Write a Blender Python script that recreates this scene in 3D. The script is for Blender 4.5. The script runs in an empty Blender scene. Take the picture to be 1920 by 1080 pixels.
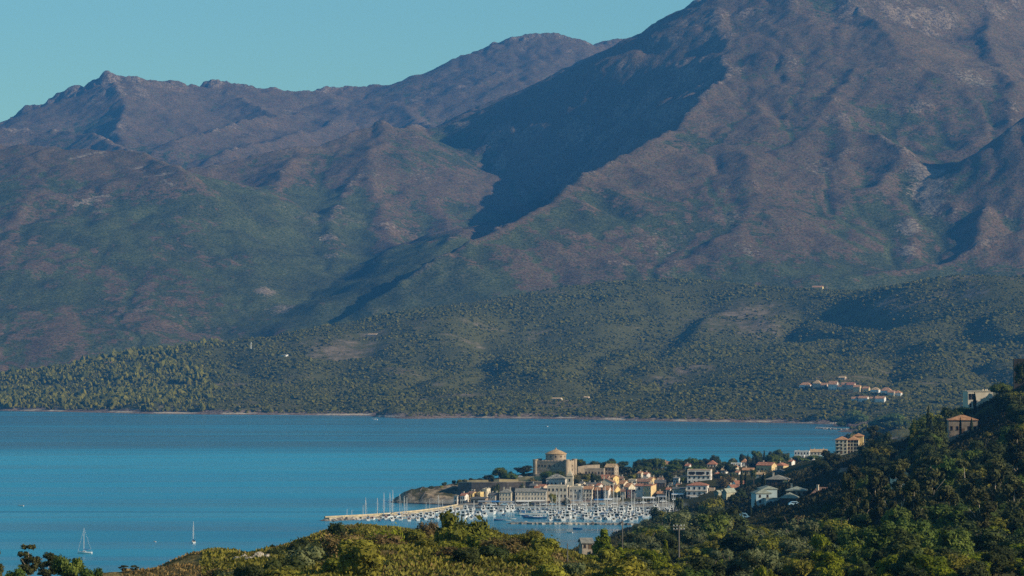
import bpy, math, random
import numpy as np
from mathutils import Vector, Matrix
C = bpy.context.scene.collection
S = bpy.context.scene
R = math.radians
rng = random.Random(7)
nr = np.random.RandomState(11)

# ------------------------------------------------------------------ camera
F = 6340.0                    # focal length in photo pixels (1920 wide)
CAM_H = 95.0
PITCH = math.atan(113.0 / F)
cam = bpy.data.cameras.new('camera')
cam_o = bpy.data.objects.new('camera', cam); C.objects.link(cam_o)
cam.sensor_fit = 'HORIZONTAL'; cam.sensor_width = 36.0
cam.lens = 36.0 * F / 1920.0
cam.clip_start = 5.0; cam.clip_end = 60000.0
cam_o.location = (0, 0, CAM_H)
cam_o.rotation_euler = (math.pi / 2 + PITCH, 0, 0)
S.camera = cam_o

# ------------------------------------------------------------------ sky, sun, exposure
SUN_EL, SUN_AZ = 24.0, 110.0          # azimuth clockwise from +Y (the view direction)
SKY_STRENGTH, SUN_STRENGTH = 0.074, 5.0
HAZE_DENSITY = 3.5e-5
world = bpy.data.worlds.new('World'); S.world = world
world.use_nodes = True
wt = world.node_tree
bg = wt.nodes['Background']
sky = wt.nodes.new('ShaderNodeTexSky'); sky.sky_type = 'NISHITA'
sky.sun_disc = False
sky.sun_elevation = R(SUN_EL); sky.sun_rotation = R(SUN_AZ)
sky.altitude = 100.0; sky.air_density = 1.25; sky.dust_density = 0.3; sky.ozone_density = 2.2
tint = wt.nodes.new('ShaderNodeMix'); tint.data_type = 'RGBA'; tint.blend_type = 'MULTIPLY'; tint.inputs[0].default_value = 1.0
tint.inputs[7].default_value = (0.62, 1.05, 1.10, 1.0)
wt.links.new(sky.outputs[0], tint.inputs[6]); wt.links.new(tint.outputs[2], bg.inputs[0]); bg.inputs[1].default_value = SKY_STRENGTH
sun = bpy.data.lights.new('sun', 'SUN'); sun.energy = SUN_STRENGTH; sun.angle = R(0.5)
sun.color = (1.0, 0.87, 0.66)
sun_o = bpy.data.objects.new('sun', sun); C.objects.link(sun_o)
sd = Vector((math.sin(R(SUN_AZ)) * math.cos(R(SUN_EL)), math.cos(R(SUN_AZ)) * math.cos(R(SUN_EL)), math.sin(R(SUN_EL))))
sun_o.rotation_euler = sd.to_track_quat('Z', 'Y').to_euler()
sun_o.location = (0, 0, 3000)
S.view_settings.view_transform = 'Standard'; S.view_settings.look = 'None'
S.view_settings.exposure = 0.42; S.view_settings.gamma = 1.0
S.cycles.max_bounces = 6; S.cycles.diffuse_bounces = 2; S.cycles.glossy_bounces = 3
S.cycles.transmission_bounces = 2; S.cycles.volume_bounces = 0; S.cycles.transparent_max_bounces = 4
S.cycles.use_denoising = False
S.cycles.caustics_reflective = False; S.cycles.caustics_refractive = False

# ------------------------------------------------------------------ pixel -> world
_s, _c = math.sin(PITCH), math.cos(PITCH)
def ray(px, py):
    a = (px - 960.0) / F; b = (540.0 - py) / F
    dy = _c - b * _s; dz = _s + b * _c
    return a / dy, dz / dy
def at(px, py, d):
    """world point seen at photo pixel (px, py) at distance d along +Y"""
    a, e = ray(px, py)
    return Vector((a * d, d, CAM_H + e * d))
def xat(px, d):
    return (px - 960.0) / F / _c * d
def proj(p):
    """world point -> photo pixel"""
    y, z = p[1], p[2] - CAM_H
    dep = y * _c + z * _s
    return 960 + F * p[0] / dep, 540 - F * (z * _c - y * _s) / dep
def d_sea(py, z=0.0):
    """distance at which the horizontal plane z is seen in pixel row py"""
    return (z - CAM_H) / ray(960, py)[1]

# ------------------------------------------------------------------ numpy noise
def perlin(x, y, seed=0):
    xi = np.floor(x).astype(np.int64); yi = np.floor(y).astype(np.int64)
    xf = x - xi; yf = y - yi
    def g(ix, iy):
        h = (ix * 374761393 + iy * 668265263 + seed * 1442695041) & 0xffffffff
        h = ((h ^ (h >> 13)) * 1274126177) & 0xffffffff
        h = (h ^ (h >> 16)) & 0xffff
        return h * (2 * np.pi / 65536.0)
    def dot(ix, iy, dx, dy):
        a = g(ix, iy); return np.cos(a) * dx + np.sin(a) * dy
    u = xf * xf * xf * (xf * (xf * 6 - 15) + 10); v = yf * yf * yf * (yf * (yf * 6 - 15) + 10)
    n00 = dot(xi, yi, xf, yf); n10 = dot(xi + 1, yi, xf - 1, yf)
    n01 = dot(xi, yi + 1, xf, yf - 1); n11 = dot(xi + 1, yi + 1, xf - 1, yf - 1)
    return ((n00 * (1 - u) + n10 * u) * (1 - v) + (n01 * (1 - u) + n11 * u) * v) * 1.5
def fbm(x, y, wl, octs=4, seed=0, gain=0.5, ridged=False):
    t = np.zeros_like(x, dtype=float); a = 1.0; f = 1.0 / wl; tot = 0
    for k in range(octs):
        n = perlin(x * f + 17.3 * k, y * f - 9.1 * k, seed + k)
        if ridged: n = 1 - 2 * np.abs(n)
        t += a * n; tot += a; a *= gain; f *= 2.03
    return t / tot
def n1(x, y, wl, octs=3, seed=0):
    return float(fbm(np.array([x], float), np.array([y], float), wl, octs, seed)[0])

# ------------------------------------------------------------------ scene helpers
def tag(o, label=None, cat=None, group=None, kind=None):
    if cat and not kind: kind = 'thing'
    if label: o['label'] = label
    if cat: o['category'] = cat
    if group: o['group'] = group
    if kind: o['kind'] = kind
    return o
def empty(name, loc, rz=0.0, label=None, cat=None, group=None):
    o = bpy.data.objects.new(name, None); C.objects.link(o)
    o.empty_display_size = 0.5
    o.location = loc; o.rotation_euler = (0, 0, rz)
    return tag(o, label, cat, group)
def mesh_np(name, V, Fq, mats, parent=None, smooth=False, mat_idx=None, attrs=None):
    """one mesh object out of arrays; Fq is a list of (n,k) integer arrays"""
    me = bpy.data.meshes.new(name)
    V = np.asarray(V, dtype=np.float32)
    if not isinstance(Fq, (list, tuple)): Fq = [Fq]
    Fq = [np.asarray(f, dtype=np.int32) for f in Fq if len(f)]
    me.vertices.add(len(V)); me.vertices.foreach_set('co', V.ravel())
    nl = sum(f.size for f in Fq); npoly = sum(len(f) for f in Fq)
    me.loops.add(nl); me.polygons.add(npoly)
    me.loops.foreach_set('vertex_index', np.concatenate([f.ravel() for f in Fq]))
    tot = np.concatenate([np.full(len(f), f.shape[1], np.int32) for f in Fq])
    st = np.concatenate([[0], np.cumsum(tot)[:-1]]).astype(np.int32)
    me.polygons.foreach_set('loop_start', st)
    try: me.polygons.foreach_set('loop_total', tot)
    except Exception: pass
    if mat_idx is not None: me.polygons.foreach_set('material_index', np.asarray(mat_idx, np.int32))
    me.polygons.foreach_set('use_smooth', np.full(npoly, smooth, bool))
    for m in (mats if isinstance(mats, (list, tuple)) else [mats]): me.materials.append(m)
    for k, a in (attrs or {}).items():
        a = np.asarray(a, dtype=np.float32)
        if a.ndim == 1:
            at_ = me.attributes.new(k, 'FLOAT', 'POINT'); at_.data.foreach_set('value', a)
        else:
            at_ = me.attributes.new(k, 'FLOAT_COLOR', 'POINT'); at_.data.foreach_set('color', a.ravel())
    me.update(calc_edges=True); me.validate()
    o = bpy.data.objects.new(name, me); C.objects.link(o)
    if parent: o.parent = parent
    return o
class MB:
    """collects boxes, prisms, tubes and free faces, then links them as ONE mesh object"""
    def __init__(s): s.v = []; s.f = []; s.mi = []; s.cur = 0
    def add(s, vs, fs, M=None):
        b = len(s.v)
        for p in vs:
            p = Vector(p)
            if M is not None: p = M @ p
            s.v.append(p)
        for f in fs: s.f.append([b + i for i in f]); s.mi.append(s.cur)
        return s
    def box(s, x0, x1, y0, y1, z0, z1, M=None, taper=0.0):
        t = taper
        vs = [(x0, y0, z0), (x1, y0, z0), (x1, y1, z0), (x0, y1, z0), (x0 + t, y0 + t, z1), (x1 - t, y0 + t, z1), (x1 - t, y1 - t, z1), (x0 + t, y1 - t, z1)]
        fs = [(3, 2, 1, 0), (4, 5, 6, 7), (0, 1, 5, 4), (1, 2, 6, 5), (2, 3, 7, 6), (3, 0, 4, 7)]
        return s.add(vs, fs, M)
    def prism(s, poly, z0, z1, M=None, s1=1.0, c=(0, 0)):
        n = len(poly)
        vs = [(x, y, z0) for x, y in poly] + [(c[0] + (x - c[0]) * s1, c[1] + (y - c[1]) * s1, z1) for x, y in poly]
        fs = [tuple(range(n - 1, -1, -1)), tuple(range(n, 2 * n))] + [(i, (i + 1) % n, n + (i + 1) % n, n + i) for i in range(n)]
        return s.add(vs, fs, M)
    def tube(s, pts, rads, n=8, M=None, cap=True):
        pts = [Vector(p) for p in pts]
        if not isinstance(rads, (list, tuple)): rads = [rads] * len(pts)
        b = len(s.v); rows = []
        for i, p in enumerate(pts):
            t = (pts[min(i + 1, len(pts) - 1)] - pts[max(i - 1, 0)]).normalized()
            u = t.orthogonal().normalized() if abs(t.z) < .99 else Vector((1, 0, 0)); u = (u - t * u.dot(t)).normalized(); w = t.cross(u)
            for k in range(n):
                a = 2 * math.pi * k / n
                q = p + (u * math.cos(a) + w * math.sin(a)) * rads[i]
                s.v.append(M @ q if M is not None else q)
        for i in range(len(pts) - 1):
            for k in range(n):
                s.f.append([b + i * n + k, b + i * n + (k + 1) % n, b + (i + 1) * n + (k + 1) % n, b + (i + 1) * n + k]); s.mi.append(s.cur)
        if cap:
            s.f.append([b + k for k in range(n - 1, -1, -1)]); s.mi.append(s.cur)
            s.f.append([b + (len(pts) - 1) * n + k for k in range(n)]); s.mi.append(s.cur)
        return s
    def lathe(s, prof, n=24, M=None):
        b = len(s.v)
        for r, z in prof:
            for k in range(n):
                a = 2 * math.pi * k / n; q = Vector((r * math.cos(a), r * math.sin(a), z))
                s.v.append(M @ q if M is not None else q)
        for i in range(len(prof) - 1):
            for k in range(n):
                s.f.append([b + i * n + k, b + i * n + (k + 1) % n, b + (i + 1) * n + (k + 1) % n, b + (i + 1) * n + k]); s.mi.append(s.cur)
        return s
    def loft(s, secs, M=None, cap=True):
        """secs: list of closed sections, each a list of points"""
        n = len(secs[0]); b = len(s.v)
        for sec in secs:
            for p in sec:
                p = Vector(p); s.v.append(M @ p if M is not None else p)
        for i in range(len(secs) - 1):
            for k in range(n):
                s.f.append([b + i * n + k, b + i * n + (k + 1) % n, b + (i + 1) * n + (k + 1) % n, b + (i + 1) * n + k]); s.mi.append(s.cur)
        if cap:
            s.f.append([b + k for k in range(n - 1, -1, -1)]); s.mi.append(s.cur)
            s.f.append([b + (len(secs) - 1) * n + k for k in range(n)]); s.mi.append(s.cur)
        return s
    def build(s, name, mats, parent=None, smooth=False):
        me = bpy.data.meshes.new(name)
        me.from_pydata([tuple(p) for p in s.v], [], s.f)
        for m in (mats if isinstance(mats, (list, tuple)) else [mats]): me.materials.append(m)
        me.polygons.foreach_set('material_index', s.mi)
        if smooth: me.polygons.foreach_set('use_smooth', [True] * len(me.polygons))
        me.update()
        o = bpy.data.objects.new(name, me); C.objects.link(o)
        if parent: o.parent = parent
        return o
def copy_tree(o, parent=None):
    c = o.copy(); C.objects.link(c); c.parent = parent
    for ch in list(o.children): copy_tree(ch, c)
    return c

# ------------------------------------------------------------------ material helpers
class NT:
    def __init__(s, name):
        s.m = bpy.data.materials.new(name); s.m.use_nodes = True
        s.t = s.m.node_tree; s.b = s.t.nodes['Principled BSDF']; s.out = s.t.nodes['Material Output']
    def n(s, typ, **kw):
        x = s.t.nodes.new(typ)
        for k, v in kw.items(): setattr(x, k, v)
        return x
    def l(s, a, b): s.t.links.new(a, b)
    def val(s, sock, v):
        if hasattr(v, 'is_linked') or hasattr(v, 'links'): s.l(v, sock)
        else: sock.default_value = v
    def coord(s, which='Object'):
        return s.n('ShaderNodeTexCoord').outputs[which]
    def pos(s): return s.n('ShaderNodeNewGeometry').outputs['Position']
    def noise(s, vec, scale, detail=4.0, rough=0.55, dist=0.0):
        x = s.n('ShaderNodeTexNoise'); s.l(vec, x.inputs['Vector'])
        x.inputs['Scale'].default_value = scale; x.inputs['Detail'].default_value = detail
        x.inputs['Roughness'].default_value = rough; x.inputs['Distortion'].default_value = dist
        return x.outputs['Fac']
    def voro(s, vec, scale, out='Distance', rand=1.0):
        x = s.n('ShaderNodeTexVoronoi'); s.l(vec, x.inputs['Vector']); x.inputs['Scale'].default_value = scale
        x.inputs['Randomness'].default_value = rand
        return x.outputs[out]
    def map(s, v, a, b, c=0.0, d=1.0, smooth=True):
        x = s.n('ShaderNodeMapRange'); x.interpolation_type = 'SMOOTHSTEP' if smooth else 'LINEAR'
        s.val(x.inputs[0], v); s.val(x.inputs[1], a); s.val(x.inputs[2], b); s.val(x.inputs[3], c); s.val(x.inputs[4], d)
        return x.outputs[0]
    def math(s, op, a, b=0.0, c=0.0):
        x = s.n('ShaderNodeMath', operation=op); s.val(x.inputs[0], a); s.val(x.inputs[1], b); s.val(x.inputs[2], c)
        return x.outputs[0]
    def mix(s, f, a, b):
        x = s.n('ShaderNodeMix', data_type='RGBA')
        s.val(x.inputs[0], f); s.val(x.inputs[6], a); s.val(x.inputs[7], b)
        return x.outputs[2]
    def scale3(s, vec, sx, sy, sz):
        x = s.n('ShaderNodeVectorMath', operation='MULTIPLY'); s.l(vec, x.inputs[0]); x.inputs[1].default_value = (sx, sy, sz)
        return x.outputs[0]
    def attr(s, name, out='Color'):
        x = s.n('ShaderNodeAttribute'); x.attribute_name = name; return x.outputs[out]
    def sep(s, c):
        x = s.n('ShaderNodeSeparateColor'); s.l(c, x.inputs[0]); return x.outputs
    def bump(s, h, strength=0.5, dist=1.0):
        x = s.n('ShaderNodeBump'); s.val(x.inputs['Height'], h); s.val(x.inputs['Strength'], strength); x.inputs['Distance'].default_value = dist
        s.l(x.outputs[0], s.b.inputs['Normal']); return x
    def base(s, c, rough=0.9, spec=0.2):
        s.val(s.b.inputs['Base Color'], c)
        s.val(s.b.inputs['Roughness'], rough); s.val(s.b.inputs['Specular IOR Level'], spec)
        return s.m
def rgb(*c): return (c[0], c[1], c[2], 1.0)
def paint(name, c, var=0.18, scale=0.4, rough=0.85, spec=0.2, stain=None):
    t = NT(name)
    n = t.noise(t.pos(), scale, 4, 0.6)
    k = [max(0, x * (1 - var)) for x in c]; h = [min(1, x * (1 + var)) for x in c]
    col = t.mix(t.map(n, 0.3, 0.7), rgb(*k), rgb(*h))
    if stain:
        z = t.noise(t.scale3(t.pos(), 1.2, 1.2, 0.12), 1.0, 3, 0.6)
        col = t.mix(t.map(z, 0.55, 0.8, 0, 0.7), col, rgb(*stain))
    return t.base(col, rough, spec)
# ------------------------------------------------------------------ the mountain range
RIDGES = [   # (slope, [(px, py, distance) ...]) crests and spurs
 # rear range
 ((0.6, 0.42), [(-160,262,11600),(0,238,11500),(50,215,11500),(95,208,11500),(108,196,11500),(150,184,11500),(168,172,11500),(188,164,11500),(206,152,11450),(240,143,11500),(310,153,11600),(400,156,11700),(480,163,11700),(555,173,11750),(600,178,11800)]),
 ((0.30, 0.62), [(212,152,11350),(235,200,11050),(220,245,10600),(240,290,10100)]),
 (0.42, [(430,176,11600),(520,215,11100),(430,235,10700),(330,262,10200)]),
 (0.5, [(-150,238,10300),(0,243,10300),(70,243,10300),(130,241,10250),(180,256,10100),(250,285,9700),(320,305,9400)]),
 ((0.55, 0.42), [(588,184,11900),(606,170,11950),(650,164,12000),(700,161,12000),(730,157,12000),(790,140,12100),(860,130,12200),(888,116,12200),(905,98,12200),(940,77,12200),(985,68,12200),(1040,62,12200),(1080,73,12200),(1120,84,12200),(1128,79,12300),(1160,72,12300),(1190,71,12300),(1260,85,12400),(1400,60,12500)]),
 (0.42, [(610,190,11800),(640,220,11400),(600,245,11000),(520,262,10500),(420,285,10000)]),
 (0.42, [(760,168,11950),(740,205,11500),(790,230,11000),(820,240,10600)]),
 # near left dome
 (0.36, [(-160,268,8300),(0,271,8300),(80,276,8250),(150,281,8200),(220,286,8200)], 430),
 (0.55, [(220,286,8200),(270,296,8100),(320,314,7950),(347,322,7850)], 260),
 (0.33, [(90,277,8250),(60,360,7800),(20,440,7400),(-60,520,7100)]),
 (0.33, [(170,283,8200),(200,370,7800),(190,455,7500),(130,525,7200),(60,585,6950),(-20,640,6750)]),
 (0.33, [(270,296,8150),(300,390,7750),(300,480,7400),(250,545,7150),(150,615,6900),(40,690,6650)]),
 ((0.85, 0.33), [(335,318,7900),(400,390,7750),(450,450,7500),(480,520,7200),(505,580,6950),(520,620,6800)]),
 (0.38, [(300,480,7400),(330,560,7050),(330,630,6800)]),
 # central ridge with its pointed top
 ((0.52, 0.42), [(345,322,8500),(400,316,8600),(450,301,8700),(510,287,8750),(560,276,8800),(610,262,8900),(650,250,8950),(690,238,9000),(716,227,9000),(745,237,9100),(765,242,9200),(800,248,9300),(835,243,9450),(862,228,9600),(885,221,9850),(912,206,10050),(968,201,10300)]),
 (0.50, [(560,276,8800),(530,330,8400),(500,370,8100)]),
 (0.46, [(700,275,8720),(685,310,8550),(655,360,8250),(625,405,7950),(618,435,7800),(628,490,7500),(615,540,7250),(608,590,7050)]),
 (0.50, [(690,300,8600),(715,390,8100),(735,460,7700),(745,520,7400)]),
 (0.50, [(780,246,9250),(765,320,8800),(790,370,8400),(835,410,8100),(860,450,7800)]),
 (0.60, [(885,221,9850),(915,260,9500),(936,283,9150),(940,325,8950),(915,380,8600),(900,420,8300)]),
 (0.30, [(905,415,7560),(850,450,7230),(790,488,7040),(720,534,6840),(650,580,6690)], 160),
 # the big mountain: its crest, whose left flank falls to the skyline
 ((0.4, 1.9), [(968,201,10300),(990,190,10300),(1030,167,10300),(1080,142,10300),(1130,112,10300),(1190,81,10300),(1240,54,10250),(1306,8,10200)]),
 ((0.95, 0.5), [(1340,-2,9100),(1332,-1,9350)]),
 ((0.57, 0.5), [(1331,0,9500),(1310,5,10200),(1294,14,10700)], 760),
 (0.60, [(1340,-2,9100),(1400,-40,9150),(1480,-70,9200),(1580,-90,9300),(1680,-90,9400),(1780,-60,9500),(1860,-25,9500),(1905,0,9500),(1960,20,9500),(2080,70,9500)], 330),
 (1.1, [(1290,24,9450),(1225,98,9500),(1170,155,9500),(1140,185,9500)]),
 # arete and long lit spur
 ((0.37, 1.0), [(1340,-2,9100),(1352,40,8900),(1362,100,8600),(1360,150,8350),(1318,190,8150),(1262,232,7900),(1215,262,7720),(1160,290,7550),(1100,325,7380),(1050,358,7230),(1000,388,7100),(960,412,7010),(900,440,6900),(850,468,6810),(800,500,6730),(750,530,6660),(700,560,6600),(650,595,6550)]),
 (0.38, [(1400,290,7650),(1420,370,7250),(1380,440,6980),(1280,500,6800)], 330),
 (0.46, [(1480,-70,9200),(1490,20,8850),(1480,90,8550),(1470,150,8300),(1430,190,8150),(1420,240,7900)], 330),
 (0.46, [(1580,-90,9300),(1600,10,8900),(1640,45,8700),(1620,120,8400),(1560,190,8100),(1590,250,7850),(1570,320,7550)], 330),
 (0.48, [(1640,45,8700),(1700,110,8400),(1780,150,8250),(1838,205,8050),(1845,245,7900),(1830,275,7750)], 330),
 (0.48, [(1860,-25,9500),(1850,60,8900),(1880,130,8500),(1900,170,8200),(1890,230,7900)], 330),
 (0.50, [(1560,190,8100),(1500,300,7750),(1474,385,7450),(1430,425,7250),(1385,462,7050),(1355,505,6900),(1335,545,6750)], 330),
 (0.50, [(1474,385,7450),(1510,450,7150),(1560,510,6900)], 330),
 (0.70, [(1620,260,7800),(1700,292,7650),(1735,330,7500),(1765,385,7350),(1775,400,7250)], 330),
 (0.60, [(1700,292,7650),(1660,350,7400),(1695,400,7250),(1715,440,7100),(1705,485,6950)], 330),
 # wooded ridges in the lower right
 (0.75, [(2080,150,7500),(1980,190,7500),(1920,213,7500),(1890,246,7500),(1872,285,7480),(1858,335,7350),(1845,400,7130),(1815,470,6920)], 330),
 (0.6, [(2080,400,6900),(1920,425,6900),(1850,452,6850),(1790,485,6800),(1700,510,6750),(1600,522,6700),(1540,536,6700)], 330),
]
def ridge_field(X, Y, ridges, warp=0.0, k=10.0, base=None):
    if warp:
        wx = X + warp * fbm(X, Y, 260, 3, 31); wy = Y + warp * fbm(X, Y, 260, 3, 57)
    else: wx, wy = X, Y
    Z = np.full(X.shape, -400.0) if base is None else base.copy()
    for rd in ridges:
        slope, pts = rd[:2]; lim = rd[2] if len(rd) > 2 else 1e9
        P = [at(*p) for p in pts]
        best = np.full(X.shape, -1e9)
        for a, b in zip(P[:-1], P[1:]):
            dx, dy = b.x - a.x, b.y - a.y; L2 = dx * dx + dy * dy + 1e-6
            t = np.clip(((wx - a.x) * dx + (wy - a.y) * dy) / L2, 0, 1)
            dist = np.hypot(wx - a.x - t * dx, wy - a.y - t * dy)
            sl = slope
            if isinstance(slope, tuple):
                cr = dx * (wy - a.y) - dy * (wx - a.x)
                w_ = np.clip(cr / (math.sqrt(L2) * dist + 1.0) * 0.5 + 0.5, 0, 1); w_ = w_ * w_ * (3 - 2 * w_)
                sl = slope[1] + (slope[0] - slope[1]) * w_
            z = a.z + (b.z - a.z) * t - sl * dist * (1.0 - 0.22 * dist / (dist + 500.0)) - 1.1 * np.maximum(0, dist - lim) ** 2 / (np.maximum(0, dist - lim) + 120.0)
            best = np.maximum(best, z)
        m = np.maximum(Z, best); Z = m + k * np.log1p(np.exp(-np.abs(Z - best) / k))
    return Z
def erode(Z, dx, iters, K, m=0.45, diff=0.0):
    ny, nx = Z.shape; N = ny * nx
    ids = np.arange(N).reshape(ny, nx)
    for it in range(iters):
        best = np.zeros((ny, nx)); rec = ids.copy(); dl = np.full((ny, nx), dx)
        for oy in (-1, 0, 1):
            for ox in (-1, 0, 1):
                if not (oy or ox): continue
                L = dx * math.hypot(ox, oy)
                ys = slice(max(0, -oy), ny - max(0, oy)); xs = slice(max(0, -ox), nx - max(0, ox))
                yn = slice(max(0, oy), ny - max(0, -oy)); xn = slice(max(0, ox), nx - max(0, -ox))
                s = (Z[ys, xs] - Z[yn, xn]) / L
                b = best[ys, xs]; up = s > b
                b[up] = s[up]
                r = rec[ys, xs]; r[up] = ids[yn, xn][up]
                d = dl[ys, xs]; d[up] = L
        z = Z.ravel(); order = np.argsort(z)
        rl = rec.ravel().tolist(); A = [dx * dx] * N
        ol = order.tolist()
        for i in reversed(ol):
            r = rl[i]
            if r != i: A[r] += A[i]
        A = np.array(A)
        Fm = (K * A ** m / dl.ravel()).tolist()
        zl = z.tolist()
        for i in ol:
            r = rl[i]
            if r != i:
                f = Fm[i]; zr = zl[r]
                if zr < zl[i]: zl[i] = (zl[i] + f * zr) / (1 + f)
        Z = np.array(zl).reshape(ny, nx)
        if diff:
            q = np.pad(Z, 1, mode='edge')
            Z = Z + diff * (q[:-2, 1:-1] + q[2:, 1:-1] + q[1:-1, :-2] + q[1:-1, 2:] - 4 * Z)
    return Z, A.reshape(ny, nx)
def upsample2(Z):
    ny, nx = Z.shape
    def up(a):                               # cubic midpoint insertion along axis 0
        p = np.pad(a, ((1, 2), (0, 0)), mode='edge')
        mid = (-p[:-3] + 9 * p[1:-2] + 9 * p[2:-1] - p[3:]) / 16.0
        o = np.empty((a.shape[0] * 2, a.shape[1])); o[0::2] = a; o[1::2] = mid
        return o[:-1]
    return up(up(Z).T).T
MDX = 12.0
mx = np.arange(-2700, 2700 + 1, MDX); my = np.arange(6200, 12900, MDX)
MX, MY = np.meshgrid(mx, my)
MZ = ridge_field(MX, MY, RIDGES, warp=20.0, k=20.0)
MZ = np.maximum(MZ, 24 + 0.03 * (MY - 6200))
MZ += 17 * fbm(MX, MY, 420, 4, 5) + 10 * fbm(MX, MY, 130, 4, 9, 0.55)
MZ, MA = erode(MZ, MDX, 9, 0.0034, 0.5, 0.03)
lap = np.zeros_like(MZ)
q = np.pad(MZ, 3, mode='edge')
lap = (q[:-6, 3:-3] + q[6:, 3:-3] + q[3:-3, :-6] + q[3:-3, 6:] - 4 * MZ) / 36.0        # >0 hollow, <0 crest
flow = np.log(MA / (MDX * MDX))
MZ2, L2, F2 = upsample2(MZ), upsample2(lap), upsample2(flow)
ny2, nx2 = MZ2.shape
mx2 = np.linspace(mx[0], mx[-1], nx2); my2 = np.linspace(my[0], my[-1], ny2)
X2, Y2 = np.meshgrid(mx2, my2)
KNOBS = [(1.0, [(8,228,11500),(30,212,11500),(50,198,11500),(78,194,11500),(96,192,11500)]), (1.0, [(100,186,11500),(112,172,11500),(128,166,11500),(152,163,11500),(168,165,11500)]), (1.0, [(160,160,11480),(176,151,11480),(191,145,11480),(199,136,11480),(211,136,11480),(224,142,11480),(245,142,11480),(275,148,11500),(312,152,11550)]),
 (1.0, [(300,153,11580),(322,149,11580),(345,154,11600)]), (1.0, [(384,155,11680),(400,151,11680),(420,156,11700)]), (.9, [(420,156,11700),(480,163,11700),(555,174,11750)]), (1.0, [(588,182,11920),(604,168,11920),(632,168,11950),(660,161,11980),(676,166,12000)]), (1.0, [(690,161,12000),(706,158,12000),(722,160,12000)]),
 (.9, [(886,112,12180),(906,96,12180),(940,76,12180),(985,67,12180),(1040,60,12180),(1082,71,12180),(1120,83,12180)]), (1.0, [(1126,82,12280),(1140,74,12280),(1160,71,12280),(1190,70,12280)]), (1.1, [(868,226,9640),(886,218,9760),(910,206,9860),(945,203,10000),(975,204,10150)]), (1.2, [(1236,58,9700),(1256,44,9650),(1290,24,9500),(1336,-4,9130)]),
 (1.0, [(1344,30,8960),(1360,90,8640),(1364,120,8520)]), (.9, [(704,230,8990),(717,225,8990),(732,232,9030)])]
jx = 14 * fbm(X2, Y2, 45, 3, 171); jy = 14 * fbm(X2, Y2, 45, 3, 173)
for sl_, kp in KNOBS:
    KP = [at(*p) for p in kp]
    bx = (X2[0] > min(p.x for p in KP) - 130) & (X2[0] < max(p.x for p in KP) + 130); by = (Y2[:, 0] > min(p.y for p in KP) - 130) & (Y2[:, 0] < max(p.y for p in KP) + 130)
    sel = np.ix_(by, bx)
    if not by.any() or not bx.any(): continue
    xx, yy_ = X2[sel] + jx[sel], Y2[sel] + jy[sel]; best = np.full(xx.shape, -1e9)
    for a, b in zip(KP[:-1], KP[1:]):
        dx, dy = b.x - a.x, b.y - a.y; L2_ = dx * dx + dy * dy + 1e-6
        tt = np.clip(((xx - a.x) * dx + (yy_ - a.y) * dy) / L2_, 0, 1); ds = np.hypot(xx - a.x - tt * dx, yy_ - a.y - tt * dy)
        best = np.maximum(best, a.z + (b.z - a.z) * tt - sl_ * ds * (1 + .5 * fbm(xx, yy_, 30, 2, 177)))
    MZ2[sel] = np.maximum(MZ2[sel], best + 2.5 * fbm(xx, yy_, 24, 3, 181, .6, ridged=True))
gy, gx = np.gradient(MZ2, my2[1] - my2[0], mx2[1] - mx2[0]); slope2 = np.hypot(gx, gy)
crag = np.clip((slope2 - 0.62) * 3.0, 0, 1) + np.clip(-L2 * 1.1 - 0.25, 0, 1)
rocky = np.clip(crag * 0.7 + 1.3 * fbm(X2, Y2, 300, 4, 77) - 0.06 + 0.30 * np.clip((MZ2 - 600) / 500, 0, 1), 0, 1)
rocky *= np.clip((fbm(X2, Y2, 70, 3, 91, 0.6) + 0.35) * 2.0, 0, 1)
gw = X2 + 60 * fbm(X2, Y2, 300, 2, 191)
MZ2 -= 6.5 * np.clip(1 - 3.4 * np.abs(fbm(gw, Y2 * .6, 190, 3, 193)), 0, 1) * np.clip((MZ2 - 120) / 200, 0, 1)
MZ2 += 3.2 * fbm(X2, Y2, 85, 3, 197, .55, ridged=True) * np.clip((MZ2 - 150) / 250, 0, 1)
crest = np.clip(-L2 * 0.9 - 0.15, 0, 1)
MZ2 += crest * np.clip((MZ2 - 350) / 300, 0, 1) * np.where(Y2 > 10300, 1.3, 0.8) * (9.0 * (fbm(X2, Y2, 60, 4, 29, 0.6, ridged=True) - 0.15))
MZ2 += rocky * (12.0 * fbm(X2, Y2, 55, 4, 13, 0.6, ridged=True)) + 2.2 * fbm(X2, Y2, 34, 3, 19, 0.6)
green = np.clip((F2 - 2.6) * 0.11 + 0.40 * L2 + 1.55 * fbm(X2, Y2, 520, 4, 41, 0.55) + 0.42 * np.clip((560 - MZ2) / 340, -1, 1) + 0.20 + 0.70 * np.exp(-(((X2 + 420) / 420) ** 2 + ((Y2 - 7500) / 750) ** 2)) + 0.03, 0, 1)
dry = np.clip(0.5 + 1.2 * fbm(X2, Y2, 380, 4, 63, 0.6), 0, 1)
msk = np.stack([rocky, green, dry, np.ones_like(dry)], -1)
pale = np.zeros_like(MZ2)
def hit_mountain(px, py):
    a, e = ray(px, py)
    for d in np.arange(6300.0, 12800.0, 8.0):
        i = int((a * d - mx2[0]) / (mx2[1] - mx2[0])); j = int((d - my2[0]) / (my2[1] - my2[0]))
        if 0 <= i < nx2 and 0 <= j < ny2 and CAM_H + e * d < MZ2[j, i]: return a * d, d
    return None
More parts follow.
